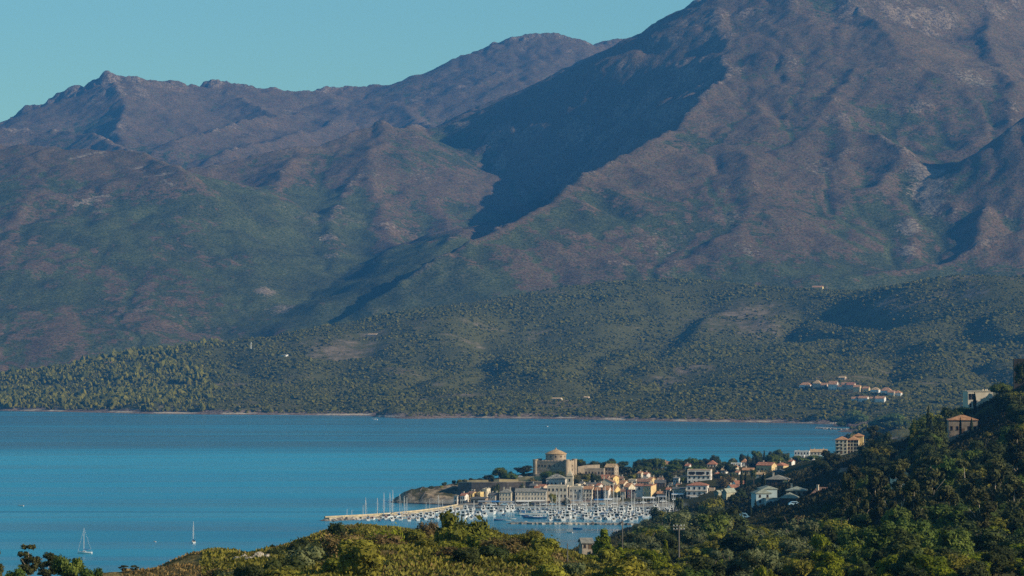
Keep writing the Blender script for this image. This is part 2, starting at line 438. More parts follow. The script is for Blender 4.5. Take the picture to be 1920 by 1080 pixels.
for px, py, rx, amp_ in [(1738,320,45,1.0),(1740,355,45,1.0),(1745,390,30,.9),(1705,430,28,.9),(1700,470,26,.8),(1400,470,34,.6),(1540,320,60,.55),(1830,155,70,.7),(1480,110,60,.5),(1380,130,40,.6),(1240,460,90,.5),(500,545,26,.9),(530,580,40,.7),(615,450,26,.8),(620,480,22,.7),(690,330,50,.5),(790,330,60,.5),(820,375,40,.45),(940,310,22,.9),(175,380,26,.6),(330,170,120,.4),(480,200,90,.45),(1600,40,90,.45)]:
    hm = hit_mountain(px, py)
    if hm: pale = np.maximum(pale, amp_ * np.exp(-(((X2 - hm[0]) ** 2 + ((Y2 - hm[1]) * .55) ** 2) / (rx * 1.25) ** 2)))
tracks = [[(140,388),(160,378),(185,372),(204,370)],[(130,300),(160,293),(195,286)],[(250,318),(268,314)],[(305,340),(326,352)],[(272,333),(300,330),(325,326)]]
for tr in tracks:
    for (ax, ay), (bx, by) in zip(tr[:-1], tr[1:]):
        for u in np.linspace(0, 1, 14):
            hm = hit_mountain(ax + (bx - ax) * u, ay + (by - ay) * u)
            if hm: 
                i = int((hm[0] - mx2[0]) / (mx2[1] - mx2[0])); j = int((hm[1] - my2[0]) / (my2[1] - my2[0])); pale[j:j + 2, i:i + 2] = np.maximum(pale[j:j + 2, i:i + 2], .85)
idx = np.arange(ny2 * nx2).reshape(ny2, nx2)
quads = np.stack([idx[:-1, :-1], idx[:-1, 1:], idx[1:, 1:], idx[1:, :-1]], -1).reshape(-1, 4)
t = NT('mountain_ground')
P = t.pos(); m = t.sep(t.attr('mask'))
n_big = t.noise(P, 1 / 140.0, 5, 0.6); n_mid = t.noise(P, 1 / 26.0, 6, 0.70); n_fine = t.noise(P, 1 / 7.5, 3, 0.75)
soil = t.mix(m[2], rgb(0.082, 0.046, 0.026), rgb(0.140, 0.083, 0.046))
soil = t.mix(t.map(n_mid, 0.35, 0.7), soil, rgb(0.078, 0.062, 0.038))
scrub = t.mix(t.map(n_big, 0.35, 0.65), rgb(0.017, 0.034, 0.011), rgb(0.046, 0.066, 0.018))
gfac = t.math('ADD', t.math('MULTIPLY', m[1], 0.95), t.math('MULTIPLY', t.math('SUBTRACT', n_mid, 0.5), 2.2))
gfac = t.map(gfac, 0.40, 0.53)
vd = t.voro(P, 1 / 10.5)
dots = t.math('MULTIPLY', t.map(vd, 0.46, 0.30), t.map(n_fine, 0.42, 0.50))
gf2 = t.math('MAXIMUM', gfac, t.math('MULTIPLY', dots, t.map(m[1], 0.0, 0.35, 0.58, 0.9)))
col = t.mix(gf2, soil, scrub)
n_rock = t.noise(P, 1 / 11.0, 4, 0.7)
rockc = t.mix(t.map(n_rock, 0.35, 0.65), rgb(0.085, 0.060, 0.045), rgb(0.205, 0.150, 0.105))
rf = t.map(t.math('ADD', m[0], t.math('MULTIPLY', t.math('SUBTRACT', n_rock, 0.5), 1.2)), 0.38, 0.72)
col = t.mix(t.math('MULTIPLY', rf, t.math('SUBTRACT', 1.0, t.math('MULTIPLY', gf2, 0.6))), col, rockc)
palef = t.map(t.math('ADD', t.attr('pale', 'Fac'), t.math('MULTIPLY', t.math('SUBTRACT', n_rock, 0.5), 1.6)), 0.50, 0.75)
col = t.mix(palef, col, t.mix(t.map(n_fine, 0.4, 0.6), rgb(0.11, 0.085, 0.06), rgb(0.27, 0.21, 0.145)))
grit = t.noise(P, 1 / 5.5, 4, 0.85)
col = t.mix(t.map(grit, 0.38, 0.62), t.mix(0.45, col, rgb(0, 0, 0)), t.mix(0.10, col, rgb(0.55, 0.40, 0.27)))
t.base(col, 1.0, 0.0)
h = t.math('ADD', t.math('MULTIPLY', n_fine, 2.2), t.math('MULTIPLY', n_mid, 4.0))
t.bump(h, 0.55, 1.0)
mountains = mesh_np('mountains', np.stack([X2, Y2, MZ2], -1).reshape(-1, 3), quads, t.m, smooth=True, attrs={'mask': msk.reshape(-1, 4), 'pale': pale.ravel()})
tag(mountains, kind='structure')
# ------------------------------------------------------------------ height fields from surveyed points
class Field:
    """smooth surface through control points (multiquadric)"""
    def __init__(s, pts, c=40.0, lam=0.0):
        s.p = np.array([(p[0], p[1]) for p in pts]); s.c = c
        z = np.array([p[2] for p in pts]); s.m = z.mean()
        d = np.hypot(s.p[:, None, 0] - s.p[None, :, 0], s.p[:, None, 1] - s.p[None, :, 1])
        A = np.sqrt(d * d + c * c) + lam * np.eye(len(pts))
        s.w = np.linalg.solve(A, z - s.m)
    def __call__(s, X, Y):
        out = np.full(X.shape, s.m)
        for (px, py), w in zip(s.p, s.w):
            out += w * np.sqrt((X - px) ** 2 + (Y - py) ** 2 + s.c ** 2)
        return out
def sp(px, d, py=None, z=None):
    if z is None: z = at(px, py, d).z
    return (xat(px, d), d, z)

# ---- coastal hills across the bay
SHORE = [(-160,766),(-60,768),(0,770),(100,772),(200,774),(300,776),(400,777),(500,778),(600,779),(700,780),(735,783),(780,785),(840,784),(900,784),(1000,785),(1100,787),(1200,789),(1300,791),(1400,792),(1500,794),(1560,796),(1600,800)]
CREST = [(-160,728,5700),(-60,716,5700),(0,706,5700),(60,697,5700),(130,686,5750),(200,672,5800),(260,664,5850),(330,656,5900),(400,642,5950),(480,634,6000),(560,622,6080),(640,606,6150),(700,592,6200),(800,577,6300),(900,562,6400),(980,549,6450),(1050,538,6500),(1150,531,6550),(1250,524,6600),(1330,527,6550),(1400,532,6450),(1480,538,6350),(1560,543,6250),(1620,545,6200),(1680,535,6100),(1740,524,6000),(1800,515,5900),(1860,517,5850),(1920,517,5800),(2040,530,5800)]
SHORE2 = [(px, py) for px, py in SHORE]
fp = []
for px, py in SHORE:
    d = d_sea(py); fp.append(sp(px, d, z=0.0)); fp.append(sp(px, d - 140, z=-7)); fp.append(sp(px, d + 45, z=4.5)); 
for px, py in SHORE[::2]: fp.append(sp(px, d_sea(py) - 700, z=-14))
for px, py, d in CREST:
    c = sp(px, d, py); fp.append(c); fp.append(sp(px, d + 420, z=c[2] - 45)); fp.append(sp(px, d + 900, z=70))
for a in [(100,745,5350),(250,725,5450),(420,705,5450),(600,690,5500),(760,655,5750),(760,720,5200),(900,640,5800),(900,700,5250),(1000,745,4850),(1060,760,4700),(1050,610,6000),(1060,680,5350),
          (1180,640,5850),(1225,655,5700),(1210,600,6150),(1260,700,5150),(1300,600,6050),(1380,590,6100),(1400,660,5500),(1430,640,5800),(1460,590,6050),(1480,690,5050),(1560,600,5850),(1520,735,4600),(1600,660,5250),
          (1520,715,4700),(1600,715,4650),(1690,730,4550),(1560,750,4450),(1650,752,4400),(1700,600,5600),(1720,680,5000),(1800,580,5550),(1800,660,5050),(1900,580,5450),(1900,660,5000),(1760,740,4500),(1900,740,4500),(2040,640,5100),(2040,740,4500),
          (1640,775,4250),(1760,780,4150),(1900,790,4000),(1560,776,4350),(1350,770,4500)]:
    fp.append(sp(a[0], a[2], a[1]))
for px, d, z in [(1600,3900,2.5),(1640,3950,4),(1700,3900,6),(1700,3500,8),(1800,3600,14),(1900,3500,20),(2040,3600,25),(1580,3700,-3),(1560,3900,-4),(1500,3600,-9),(1400,3600,-9),(1600,3500,-1),(1620,3600,3),(1620,3400,2)]:
    fp.append(sp(px, d, z=z))
hills_field = Field(fp, c=90.0)
hx = np.arange(-1400, 1500, 9.0); hy = np.concatenate([np.arange(3350, 7000, 9.0)])
HX, HY = np.meshgrid(hx, hy)
HZ = hills_field(HX, HY)
amp = np.clip(HZ / 40.0, 0, 1)
crest_d = np.interp(960 + F * HX / HY, [c[0] for c in CREST], [c[2] for c in CREST])
fold = amp * (1 - 0.75 * np.exp(-((HY - crest_d) / 260) ** 2)) * (0.45 + 0.55 * np.clip(HZ / 90, 0, 1))
wxx = HX + 90 * fbm(HX, HY, 500, 2, 97); 
HZ += fold * (14 * fbm(HX * 1.15, HY * 0.55, 330, 3, 101) - 21 * np.clip(1 - 3.2 * np.abs(fbm(wxx * 1.2, HY * 0.42, 300, 2, 113)), 0, 1) + 6 + 7.0 * fbm(HX, HY, 95, 3, 120))
HZ += np.clip((HZ - 0.3) / 3.0, 0, 1) * np.clip((12 - HZ) / 6, 0, 1) * np.clip(fbm(HX, HY, 120, 3, 140) * 3, 0, 1) * 9.0       # low sea bluffs
second = ridge_field(HX, HY, [(0.30, [(300,672,6750),(430,641,6750),(540,613,6750),(640,587,6800),(730,571,6850),(860,560,6900),(1000,556,6950)])], k=6)
HZ = np.maximum(HZ, second + 4 * fbm(HX, HY, 150, 3, 8))
def hill_z(x, y):
    i = min(max((x - hx[0]) / 9.0, 0), len(hx) - 1.001); j = min(max((y - hy[0]) / 9.0, 0), len(hy) - 1.001)
    a, b = int(i), int(j); u, v = i - a, j - b
    return float((HZ[b, a] * (1 - u) + HZ[b, a + 1] * u) * (1 - v) + (HZ[b + 1, a] * (1 - u) + HZ[b + 1, a + 1] * u) * v)
def hit_hill(px, py, d0=3360.0, d1=6900.0):
    a, e = ray(px, py); d = d0
    while d < d1:
        if CAM_H + e * d < hill_z(a * d, d): return Vector((a * d, d, hill_z(a * d, d)))
        d += 6.0
    return None
bare = np.clip(0.20 + 1.25 * fbm(HX, HY, 210, 4, 155, 0.6), 0, 1)
for px, py, rad in [(1390,590,150),(1420,610,90),(1805,518,60),(1825,550,45),(1660,568,50),(1070,757,75),(1040,755,60),(1300,690,60),(700,630,40),(1585,735,60),(640,660,110),(1240,720,70)]:
    hp = hit_hill(px, py)
    if hp: bare = np.maximum(bare, 0.85 * np.exp(-((HX - hp.x) ** 2 + (HY - hp.y) ** 2 * 0.35) / rad ** 2))
bare = np.clip(bare, 0, 1)
idx = np.arange(HX.size).reshape(HX.shape)
quads = np.stack([idx[:-1, :-1], idx[:-1, 1:], idx[1:, 1:], idx[1:, :-1]], -1).reshape(-1, 4)
quads = quads[(HZ.ravel()[quads].max(1) > -9)]
t = NT('coastal_hill_ground')
P = t.pos(); m = t.sep(t.attr('mask')); z = t.n('ShaderNodeSeparateXYZ'); t.l(P, z.inputs[0])
n_mid = t.noise(P, 1 / 18.0, 4, 0.65); n_fine = t.noise(P, 1 / 4.0, 3, 0.7)
soil = t.mix(t.map(n_mid, 0.3, 0.7), rgb(0.105, 0.075, 0.045), rgb(0.205, 0.150, 0.095))
low = t.mix(t.map(n_fine, 0.35, 0.65), rgb(0.050, 0.054, 0.016), rgb(0.105, 0.092, 0.030))
f = t.map(t.math('ADD', m[0], t.math('MULTIPLY', t.math('SUBTRACT', n_mid, 0.5), 1.3)), 0.50, 1.0)
col = t.mix(f, low, soil)
sand = t.math('MULTIPLY', t.map(z.outputs[2], 0.4, 1.0), t.map(z.outputs[2], 3.4, 1.8))
shoren = t.noise(P, 1 / 60.0, 3, 0.6)
rock = t.mix(t.map(n_fine, 0.4, 0.6), rgb(0.09, 0.065, 0.05), rgb(0.24, 0.17, 0.125))
col = t.mix(t.map(z.outputs[2], 8.0, 4.0), col, rock)
col = t.mix(t.math('MULTIPLY', sand, t.map(shoren, 0.5, 0.56)), col, rgb(0.42, 0.33, 0.235))
t.base(col, 1.0, 0.0)
t.bump(t.math('ADD', t.math('MULTIPLY', n_fine, 1.2), t.math('MULTIPLY', n_mid, 2.0)), 0.8, 1.0)
tag(mesh_np('coastal_hills', np.stack([HX, HY, HZ], -1).reshape(-1, 3), quads, t.m, smooth=True, attrs={'mask': np.stack([bare, bare, bare, bare], -1).reshape(-1, 4)}), kind='structure')

# ---- near land: camera slope, scrub knoll, valley, right hillside, town peninsula
NP = []
def P_(px, d, py=None, z=None): NP.append(sp(px, d, py, z))
for px in (-300, 100, 600, 1100, 1600, 2300): P_(px, 60, z=84); P_(px, 150, z=78)
for px, d, py in [(0,385,1160),(100,385,1155),(180,385,1135),(250,385,1097),(0,430,1165),(100,430,1160),(180,440,1140),(250,440,1104),(320,440,1090),(400,440,1077),(350,410,1079),(290,410,1088),(480,440,1056),(540,440,1034),(250,250,1125),(250,345,1088),(320,345,1078),(400,370,1072),(480,385,1050),(480,300,1085),(560,440,1026),(560,320,1065),(620,440,1000),(620,350,1045),(620,285,1085),
                  (740,440,996),(740,350,1045),(850,440,994),(850,350,1040),(850,290,1085),(930,440,1004),(1000,440,1018),(1000,350,1060),(1060,430,1034),(1100,440,1046),(1100,345,1085),(1200,450,1084),(1160,480,1074),(1250,450,1096),(1300,470,1102),(1350,500,1096),(1400,470,1102),(1300,400,1110),(1500,450,1100),
                  (1700,420,1100),(1900,420,1085),(2100,420,1060)]: P_(px, d, py)
for px, dz in [(250,-2),(400,-3),(480,-4),(620,-5),(850,-5),(1000,-6)]:
    d = 540; P_(px, d, z=at(px, {250:1088,400:1070,480:1050,620:1000,850:994,1000:1018}[px], 440).z - 12)
for px in (-300, 0, 250): P_(px, 330, z=68 if px else 66); P_(px, 600, z=34); P_(px, 900, z=8); P_(px, 1100, z=-4); P_(px, 1300, z=-9)
for px in (450, 700, 900): P_(px, 700, z=42); P_(px, 1000, z=16); P_(px, 1250, z=2); P_(px, 1380, z=-6)
for px, d, py in [(1090,700,1052),(1090,1000,1027),(1180,860,1054),(1270,760,1062),(1270,600,1078),(1160,600,1075),(1300,1000,1014),(1300,1300,984),(1400,760,1062),(1400,1000,1016),(1400,1300,968),(1400,1600,938),(1400,1900,907),(1400,2100,892),
                  (1330,1600,962),(1350,1850,930),(1310,1980,939),(1300,2050,905),
                  (1440,1300,952),(1470,1500,910),(1490,1650,890),(1450,1900,886),(1440,2150,884),(1540,1250,940),(1530,1000,990),(1500,760,1060),(1600,700,1042),(1600,1000,962),(1600,1300,905),(1600,1600,868),(1590,1800,852),
                  (1700,600,1062),(1700,900,952),(1700,1200,870),(1700,1400,834),(1800,600,1050),(1800,900,932),(1800,1200,838),(1800,1350,808),(1800,1480,782),(1840,1450,762),(1920,600,1022),(1920,900,884),(1920,1200,772),(1920,1350,728),(1920,1450,716)]: P_(px, d, py)
for px, d, z in [(1090,1300,12),(1090,1540,-1),(1150,1620,0.5),(1175,1720,1.2),(1230,1700,9),(1250,1850,1.0),(1215,1830,-1),(1300,1930,3),(1700,1600,48),(1700,2000,28),(1840,1700,60),(1920,1700,68),(2050,900,68),(2050,1200,82),(2050,1450,88),(2050,1800,75),(2300,600,68),(2300,900,86),(2300,1200,98),(2300,1500,100),(2300,2000,100),
                 (1600,2200,13),(1800,2400,30),(2050,2500,40),(1560,2500,6),(1600,2800,4),(1590,3150,-1),(1700,2700,16),(1700,3200,7),(1900,3200,18),(2100,3200,25)]: P_(px, d, z=z)
# town peninsula
for px, d, z in [(860,2035,1.5),(960,2030,1.8),(1060,2020,1.8),(1160,2010,1.8),(1260,2000,2.2),(880,2070,3),(940,2075,4),(1000,2085,6.5),(930,2108,12.5),(870,2100,10),(990,2112,13),(1040,2100,14),(1040,2150,17),(1100,2100,12),(1100,2160,15),(1180,2100,9),(1180,2200,12.8),(1250,2100,8),
                 (850,2062,2.0),(800,2085,6.2),(775,2090,6.6),(840,2095,8.4),(760,2070,-1.5),(752,2110,-4),(800,2064,0.5),(800,2050,-4),(800,2150,1.5),(860,2180,2),(950,2260,4),(820,2230,-5),(900,2330,-5),(1000,2500,-4),
                 (1000,2220,13),(1000,2400,3),(1180,2400,8.5),(1180,2640,1.5),(1180,2740,-4),(1280,2200,11.7),(1280,2450,6.6),(1280,2680,1.5),(1280,2800,-4),(1400,2300,12.2),(1400,2650,4),(1400,2850,-1),(1400,3000,-6),(1500,2300,14),(1500,2600,8.5),(1500,2900,2),(1500,3080,-3),(1500,3250,-8),
                 (1090,2380,7.5),(1090,2560,0.5),(1090,2650,-5),
                 (700,2080,-7),(600,1980,-7),(500,2200,-9),(750,2250,-8),(1000,2700,-9),(1200,2900,-9),(600,1600,-9),(800,1750,-8),(1000,1700,-8),(700,1900,-8),(850,1950,-6),(1000,1960,-6),(1150,1950,-6),(1200,1900,-5),(1150,1800,-6),(1000,1850,-6),(850,1850,-7),(300,1600,-10),(0,1500,-10),(0,2200,-12),(1000,3200,-12),(1300,3250,-12)]: P_(px, d, z=z)
near_field = Field(NP, c=22.0)
U = np.linspace(xat(-320, 1.0), xat(2330, 1.0), 520)
D = np.concatenate([np.geomspace(55, 560, 170), np.linspace(566, 2250, 282)[0:], np.linspace(2260, 3400, 80)])
UU, DD = np.meshgrid(U, D); NX, NY = UU * DD, DD
NZ = near_field(NX, NY)
land = np.clip((NZ - 1) / 8.0, 0, 1) * np.where(NY < 1990, 1.0, 0.35)
NZ += land * (1.1 * fbm(NX, NY, 26, 4, 201) + 0.5 * fbm(NX, NY, 7, 3, 205))
cliff = np.exp(-(((NX - xat(800, 2085)) / 26) ** 2 + ((NY - 2085) / 40) ** 2)) * (NZ > -0.5)
NZ += cliff * np.clip((NZ + 0.5) / 2, 0, 1) * (2.2 * fbm(NX, NY, 9, 4, 210, 0.6, ridged=True) + 0.5)
NZ = np.maximum(NZ, -14)
def near_z(x, y):
    u = x / y
    i = min(max((u - U[0]) / (U[1] - U[0]), 0), len(U) - 1.001); a = int(i); p = i - a
    b = int(min(max(np.searchsorted(D, y) - 1, 0), len(D) - 2)); v = (y - D[b]) / (D[b + 1] - D[b])
    return float((NZ[b, a] * (1 - p) + NZ[b, a + 1] * p) * (1 - v) + (NZ[b + 1, a] * (1 - p) + NZ[b + 1, a + 1] * p) * v)
def hit_near(px, py, d0=70.0, d1=3390.0):
    a, e = ray(px, py); d = d0
    while d < d1:
        if CAM_H + e * d < near_z(a * d, d): return Vector((a * d, d, near_z(a * d, d)))
        d *= 1.002
    return None
def on_near(px, d): 
    x = xat(px, d); return Vector((x, d, near_z(x, d)))
idx = np.arange(NX.size).reshape(NX.shape)
quads = np.stack([idx[:-1, :-1], idx[:-1, 1:], idx[1:, 1:], idx[1:, :-1]], -1).reshape(-1, 4)
quads = quads[(NZ.ravel()[quads].max(1) > -6)]
t = NT('dry_ground')
P = t.pos(); z = t.n('ShaderNodeSeparateXYZ'); t.l(P, z.inputs[0]); zz = z.outputs[2]
n1_ = t.noise(P, 1 / 14.0, 4, 0.6); n2_ = t.noise(P, 1 / 2.2, 4, 0.65); n3_ = t.noise(P, 1 / 0.5, 3, 0.7)
gr = t.mix(t.map(n2_, 0.35, 0.65), rgb(0.115, 0.085, 0.035), rgb(0.26, 0.185, 0.075))
gr = t.mix(t.map(n1_, 0.42, 0.62), gr, rgb(0.062, 0.060, 0.022))
sy = t.n('ShaderNodeSeparateXYZ'); t.l(P, sy.inputs[0]); yy = sy.outputs[1]
gr = t.mix(t.math('MULTIPLY', t.map(yy, 430, 500), t.map(n1_, 0.80, 0.50)), gr, t.mix(n2_, rgb(0.030, 0.032, 0.012), rgb(0.075, 0.068, 0.024)))
gr = t.mix(t.map(n3_, 0.55, 0.75, 0, 0.6), gr, rgb(0.05, 0.04, 0.02))
rk = t.mix(t.map(n2_, 0.35, 0.65), rgb(0.13, 0.105, 0.08), rgb(0.34, 0.27, 0.19))
rk = t.mix(t.map(zz, 1.0, 0.2), rk, rgb(0.045, 0.04, 0.035))
nrm = t.n('ShaderNodeNewGeometry'); sz = t.n('ShaderNodeSeparateXYZ'); t.l(nrm.outputs['True Normal'], sz.inputs[0])
col = t.mix(t.math('MULTIPLY', t.map(zz, 12.0, 8.0), t.map(sz.outputs[2], 0.93, 0.8)), gr, rk)
col = t.mix(t.map(zz, 2.2, 1.0), col, rk)
cape = t.math('MULTIPLY', t.math('MULTIPLY', t.map(sy.outputs[0], -27, -36), t.map(yy, 2030, 2042)), t.map(zz, .2, .8))
cr = t.mix(t.map(t.noise(P, 1 / 4.0, 5, .7), .35, .65), rgb(0.10, 0.075, 0.052), rgb(0.38, 0.285, 0.18))
col = t.mix(t.math('MULTIPLY', cape, t.map(n1_, .62, .40)), col, cr)
apron = t.math('MULTIPLY', t.math('MULTIPLY', t.map(yy, 1968, 1978), t.map(yy, 2072, 2058)), t.math('MULTIPLY', t.map(zz, .6, 1.1), t.map(zz, 4.2, 3.0)))
col = t.mix(apron, col, t.mix(n2_, rgb(0.20, 0.175, 0.14), rgb(0.34, 0.30, 0.245)))
t.base(col, 1.0, 0.0)
t.bump(t.math('ADD', n2_, t.math('MULTIPLY', n3_, 0.4)), 0.7, 0.6)
tag(mesh_np('ground', np.stack([NX, NY, NZ], -1).reshape(-1, 3), quads, t.m, smooth=True), kind='structure')

# ---- the sea
t = NT('sea_water')
P = t.pos()
big = t.noise(t.scale3(P, 1 / 1500.0, 1 / 420.0, 1.0), 1.0, 4, 0.5, 0.5)
slick = t.noise(t.scale3(P, 1 / 700.0, 1 / 75.0, 1.0), 1.0, 4, 0.55, 1.0)
thin = t.noise(t.scale3(P, 1 / 900.0, 1 / 26.0, 1.0), 1.0, 2, 0.5, 0.8)
rip = t.noise(t.scale3(P, 1 / 16.0, 1 / 30.0, 1.0), 1.0, 4, 0.65, 0.4)
sz_ = t.n('ShaderNodeSeparateXYZ'); t.l(P, sz_.inputs[0])
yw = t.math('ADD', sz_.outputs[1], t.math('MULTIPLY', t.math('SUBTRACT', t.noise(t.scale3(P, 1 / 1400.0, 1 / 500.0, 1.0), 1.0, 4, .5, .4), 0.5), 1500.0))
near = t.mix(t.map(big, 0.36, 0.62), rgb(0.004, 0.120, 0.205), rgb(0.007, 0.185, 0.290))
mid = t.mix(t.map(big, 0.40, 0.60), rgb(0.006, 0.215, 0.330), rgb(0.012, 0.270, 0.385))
far_reflect = t.mix(t.map(big, 0.40, 0.60), rgb(0.010, 0.095, 0.140), rgb(0.010, 0.135, 0.200))  # dark reflection of the hills put into the far water's base colour
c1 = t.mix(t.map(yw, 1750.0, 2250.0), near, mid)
c1 = t.mix(t.map(yw, 2750.0, 3350.0), c1, far_reflect)
c1 = t.mix(t.map(slick, 0.52, 0.66, 0, 0.5), c1, rgb(0.016, 0.250, 0.350))
c1 = t.mix(t.map(thin, 0.66, 0.72, 0, 0.7), c1, rgb(0.003, 0.060, 0.105))
calm = t.math('MULTIPLY', t.map(sz_.outputs[0], -75, -40), t.math('MULTIPLY', t.map(sz_.outputs[1], 2030, 2005), t.map(sz_.outputs[1], 1560, 1640)))
c1 = t.mix(t.math('MULTIPLY', calm, .6), c1, rgb(0.02, 0.15, 0.21))
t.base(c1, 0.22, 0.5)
t.b.inputs['IOR'].default_value = 1.33
t.val(t.b.inputs['Roughness'], t.math('MULTIPLY', t.map(slick, 0.42, 0.6, 0.20, 0.34), t.math('SUBTRACT', 1.0, t.math('MULTIPLY', calm, .45))))
t.bump(rip, t.math('MULTIPLY', t.map(slick, 0.40, 0.62, 0.12, 0.30), t.math('SUBTRACT', 1.0, t.math('MULTIPLY', calm, .55))), 1.2)
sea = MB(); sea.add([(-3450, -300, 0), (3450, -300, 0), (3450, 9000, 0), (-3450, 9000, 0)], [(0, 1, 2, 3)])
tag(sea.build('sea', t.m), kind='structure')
tb = NT('sea_bed'); tb.base(rgb(0.05, 0.10, 0.10), 1.0, 0.0)
bed = MB(); bed.add([(-3450, -300, -15), (3450, -300, -15), (3450, 9000, -15), (-3450, 9000, -15)], [(0, 1, 2, 3)])
tag(bed.build('sea_bed', tb.m), kind='structure')
# ------------------------------------------------------------------ plants: prototypes
def leaf_mat(name, dark, light, trans=0.25, scale=1.3):
    t = NT(name)
    oi = t.n('ShaderNodeObjectInfo')
    P = t.coord('Object')
    n = t.noise(P, scale, 3, 0.6)
    n2 = t.noise(P, scale * 5, 2, 0.6)
    c = t.mix(t.map(t.math('ADD', t.math('MULTIPLY', n, 0.65), t.math('MULTIPLY', n2, 0.35)), 0.36, 0.64), rgb(*dark), rgb(*light))
    hsv = t.n('ShaderNodeHueSaturation')
    t.l(t.map(oi.outputs['Random'], 0, 1, 0.482, 0.512, False), hsv.inputs['Hue'])
    r2 = t.math('FRACT', t.math('MULTIPLY', oi.outputs['Random'], 7.31))
    t.l(t.map(r2, 0, 1, 0.72, 1.30, False), hsv.inputs['Value'])
    t.l(c, hsv.inputs['Color'])
    t.base(hsv.outputs[0], 0.75, 0.12)
    tr = t.n('ShaderNodeBsdfTranslucent'); t.l(hsv.outputs[0], tr.inputs['Color'])
    mx_ = t.n('ShaderNodeMixShader'); mx_.inputs[0].default_value = trans
    t.l(t.b.outputs[0], mx_.inputs[1]); t.l(tr.outputs[0], mx_.inputs[2]); t.l(mx_.outputs[0], t.out.inputs['Surface'])
    return t.m
LM = {
 'olive': leaf_mat('olive_green_leaves', (0.085, 0.088, 0.013), (0.244, 0.225, 0.027)),
 'grey': leaf_mat('grey_green_leaves', (0.066, 0.079, 0.031), (0.147, 0.159, 0.069)),
 'dark': leaf_mat('dark_green_leaves', (0.022, 0.032, 0.010), (0.064, 0.078, 0.019)),
 'bright': leaf_mat('bright_green_needles', (0.098, 0.121, 0.007), (0.265, 0.276, 0.016), 0.35),
 'pine': leaf_mat('green_pine_needles', (0.045, 0.068, 0.013), (0.121, 0.155, 0.026)),
 'dry': leaf_mat('brown_dry_twigs', (0.088, 0.066, 0.024), (0.204, 0.149, 0.050), 0.15),
 'euc': leaf_mat('dull_olive_leaves', (0.038, 0.043, 0.013), (0.102, 0.099, 0.033)),
 'cyp': leaf_mat('black_green_leaves', (0.013, 0.021, 0.008), (0.031, 0.044, 0.016), 0.1),
}
M_BARK = paint('brown_bark', (0.095, 0.070, 0.050), 0.35, 3.0)
M_PALEBARK = paint('pale_bark', (0.36, 0.29, 0.22), 0.35, 1.5)
def ico(sub=2):
    import bmesh
    bm = bmesh.new(); bmesh.ops.create_icosphere(bm, subdivisions=sub, radius=1.0)
    V = np.array([v.co[:] for v in bm.verts]); Fc = np.array([[v.index for v in f.verts] for f in bm.faces]); bm.free()
    return V, Fc
ICO1, ICO2, ICO3 = ico(1), ico(2), ico(3)
def leaf_cloud(lobes, n, size, rs, core=0.78, flat=0.0, aspect=1.6, inner=0.6):
    """lobes (cx,cy,cz,rx,ry,rz): a crown of many leaf-sized faces, over lumpy cores"""
    L = np.array(lobes, float); area = (L[:, 3] * L[:, 4] + L[:, 4] * L[:, 5] + L[:, 3] * L[:, 5])
    pick = rs.choice(len(L), n, p=area / area.sum())
    d = rs.normal(size=(n, 3)); d /= np.linalg.norm(d, axis=1)[:, None]
    bumpn = perlin(d[:, 0] * 2.2 + pick * 3.7, d[:, 1] * 2.2 + d[:, 2] * 2.6, 3)
    r = (inner + (1.06 - inner) * rs.rand(n) ** 0.45) * (1 + 0.30 * bumpn)
    p = L[pick, :3] + d * L[pick, 3:] * r[:, None]
    # thin out what lies deep inside another lobe
    deep = np.zeros(n, bool)
    for k in range(len(L)):
        q = ((p - L[k, :3]) / L[k, 3:]); deep |= (np.linalg.norm(q, axis=1) < 0.62) & (pick != k)
    keep = ~deep | (rs.rand(n) < 0.2); p, d = p[keep], d[keep]; n = len(p)
    nrm = d + 0.9 * rs.normal(size=(n, 3)) * 0.6 + np.array([0, 0, 0.35 + flat]); nrm /= np.linalg.norm(nrm, axis=1)[:, None]
    a = np.cross(nrm, rs.normal(size=(n, 3))); a /= np.linalg.norm(a, axis=1)[:, None]; b = np.cross(nrm, a)
    s = size * (0.6 + 0.8 * rs.rand(n))[:, None]
    V = np.stack([p - a * s * aspect * .5, p - b * s * .42 + a * s * .1, p + a * s * aspect * .5, p + b * s * .42 - a * s * .1], 1).reshape(-1, 3)
    Q = np.arange(4 * n).reshape(n, 4)
    Vs, Ts, off = [V], [], len(V)
    if core:
        iv, itf = ICO2
        for l in L:
            nn = perlin(iv[:, 0] * 2.1 + l[0], iv[:, 1] * 2.1 + iv[:, 2] * 1.7 + l[1], 5)
            nn2 = perlin(iv[:, 0] * 5 + l[0], iv[:, 2] * 5 + iv[:, 1] * 4 + l[1], 9)
            Vs.append(l[:3] + iv * l[3:] * (core * (1 + 0.28 * nn + 0.16 * nn2))[:, None]); Ts.append(itf + off); off += len(iv)
    V = np.concatenate(Vs); T = np.concatenate(Ts) if Ts else np.zeros((0, 3), int)
    return V, Q, T
def cloud_obj(name, lobes, n, size, mat, rs, parent=None, **kw):
    V, Q, T = leaf_cloud(lobes, n, size, rs, **kw)
    return mesh_np(name, V, [Q, T], mat, parent)
PROTO = {}
def hide_away(o): o.location = (0, 0, 0)
def dome_lobes(rs, w, h, k=6):
    out = [(0, 0, h * .38, w * .40, w * .40, h * .52)]
    for i in range(k):
        a = 2 * math.pi * i / k + rs.uniform(-.4, .4); rr = w * rs.uniform(.20, .34)
        s = rs.uniform(.16, .27) * w
        out.append((rr * math.cos(a), rr * math.sin(a), h * rs.uniform(.22, .68), s, s * rs.uniform(.8, 1.2), s * rs.uniform(.7, 1.05) * h / w * 1.4))
    return out
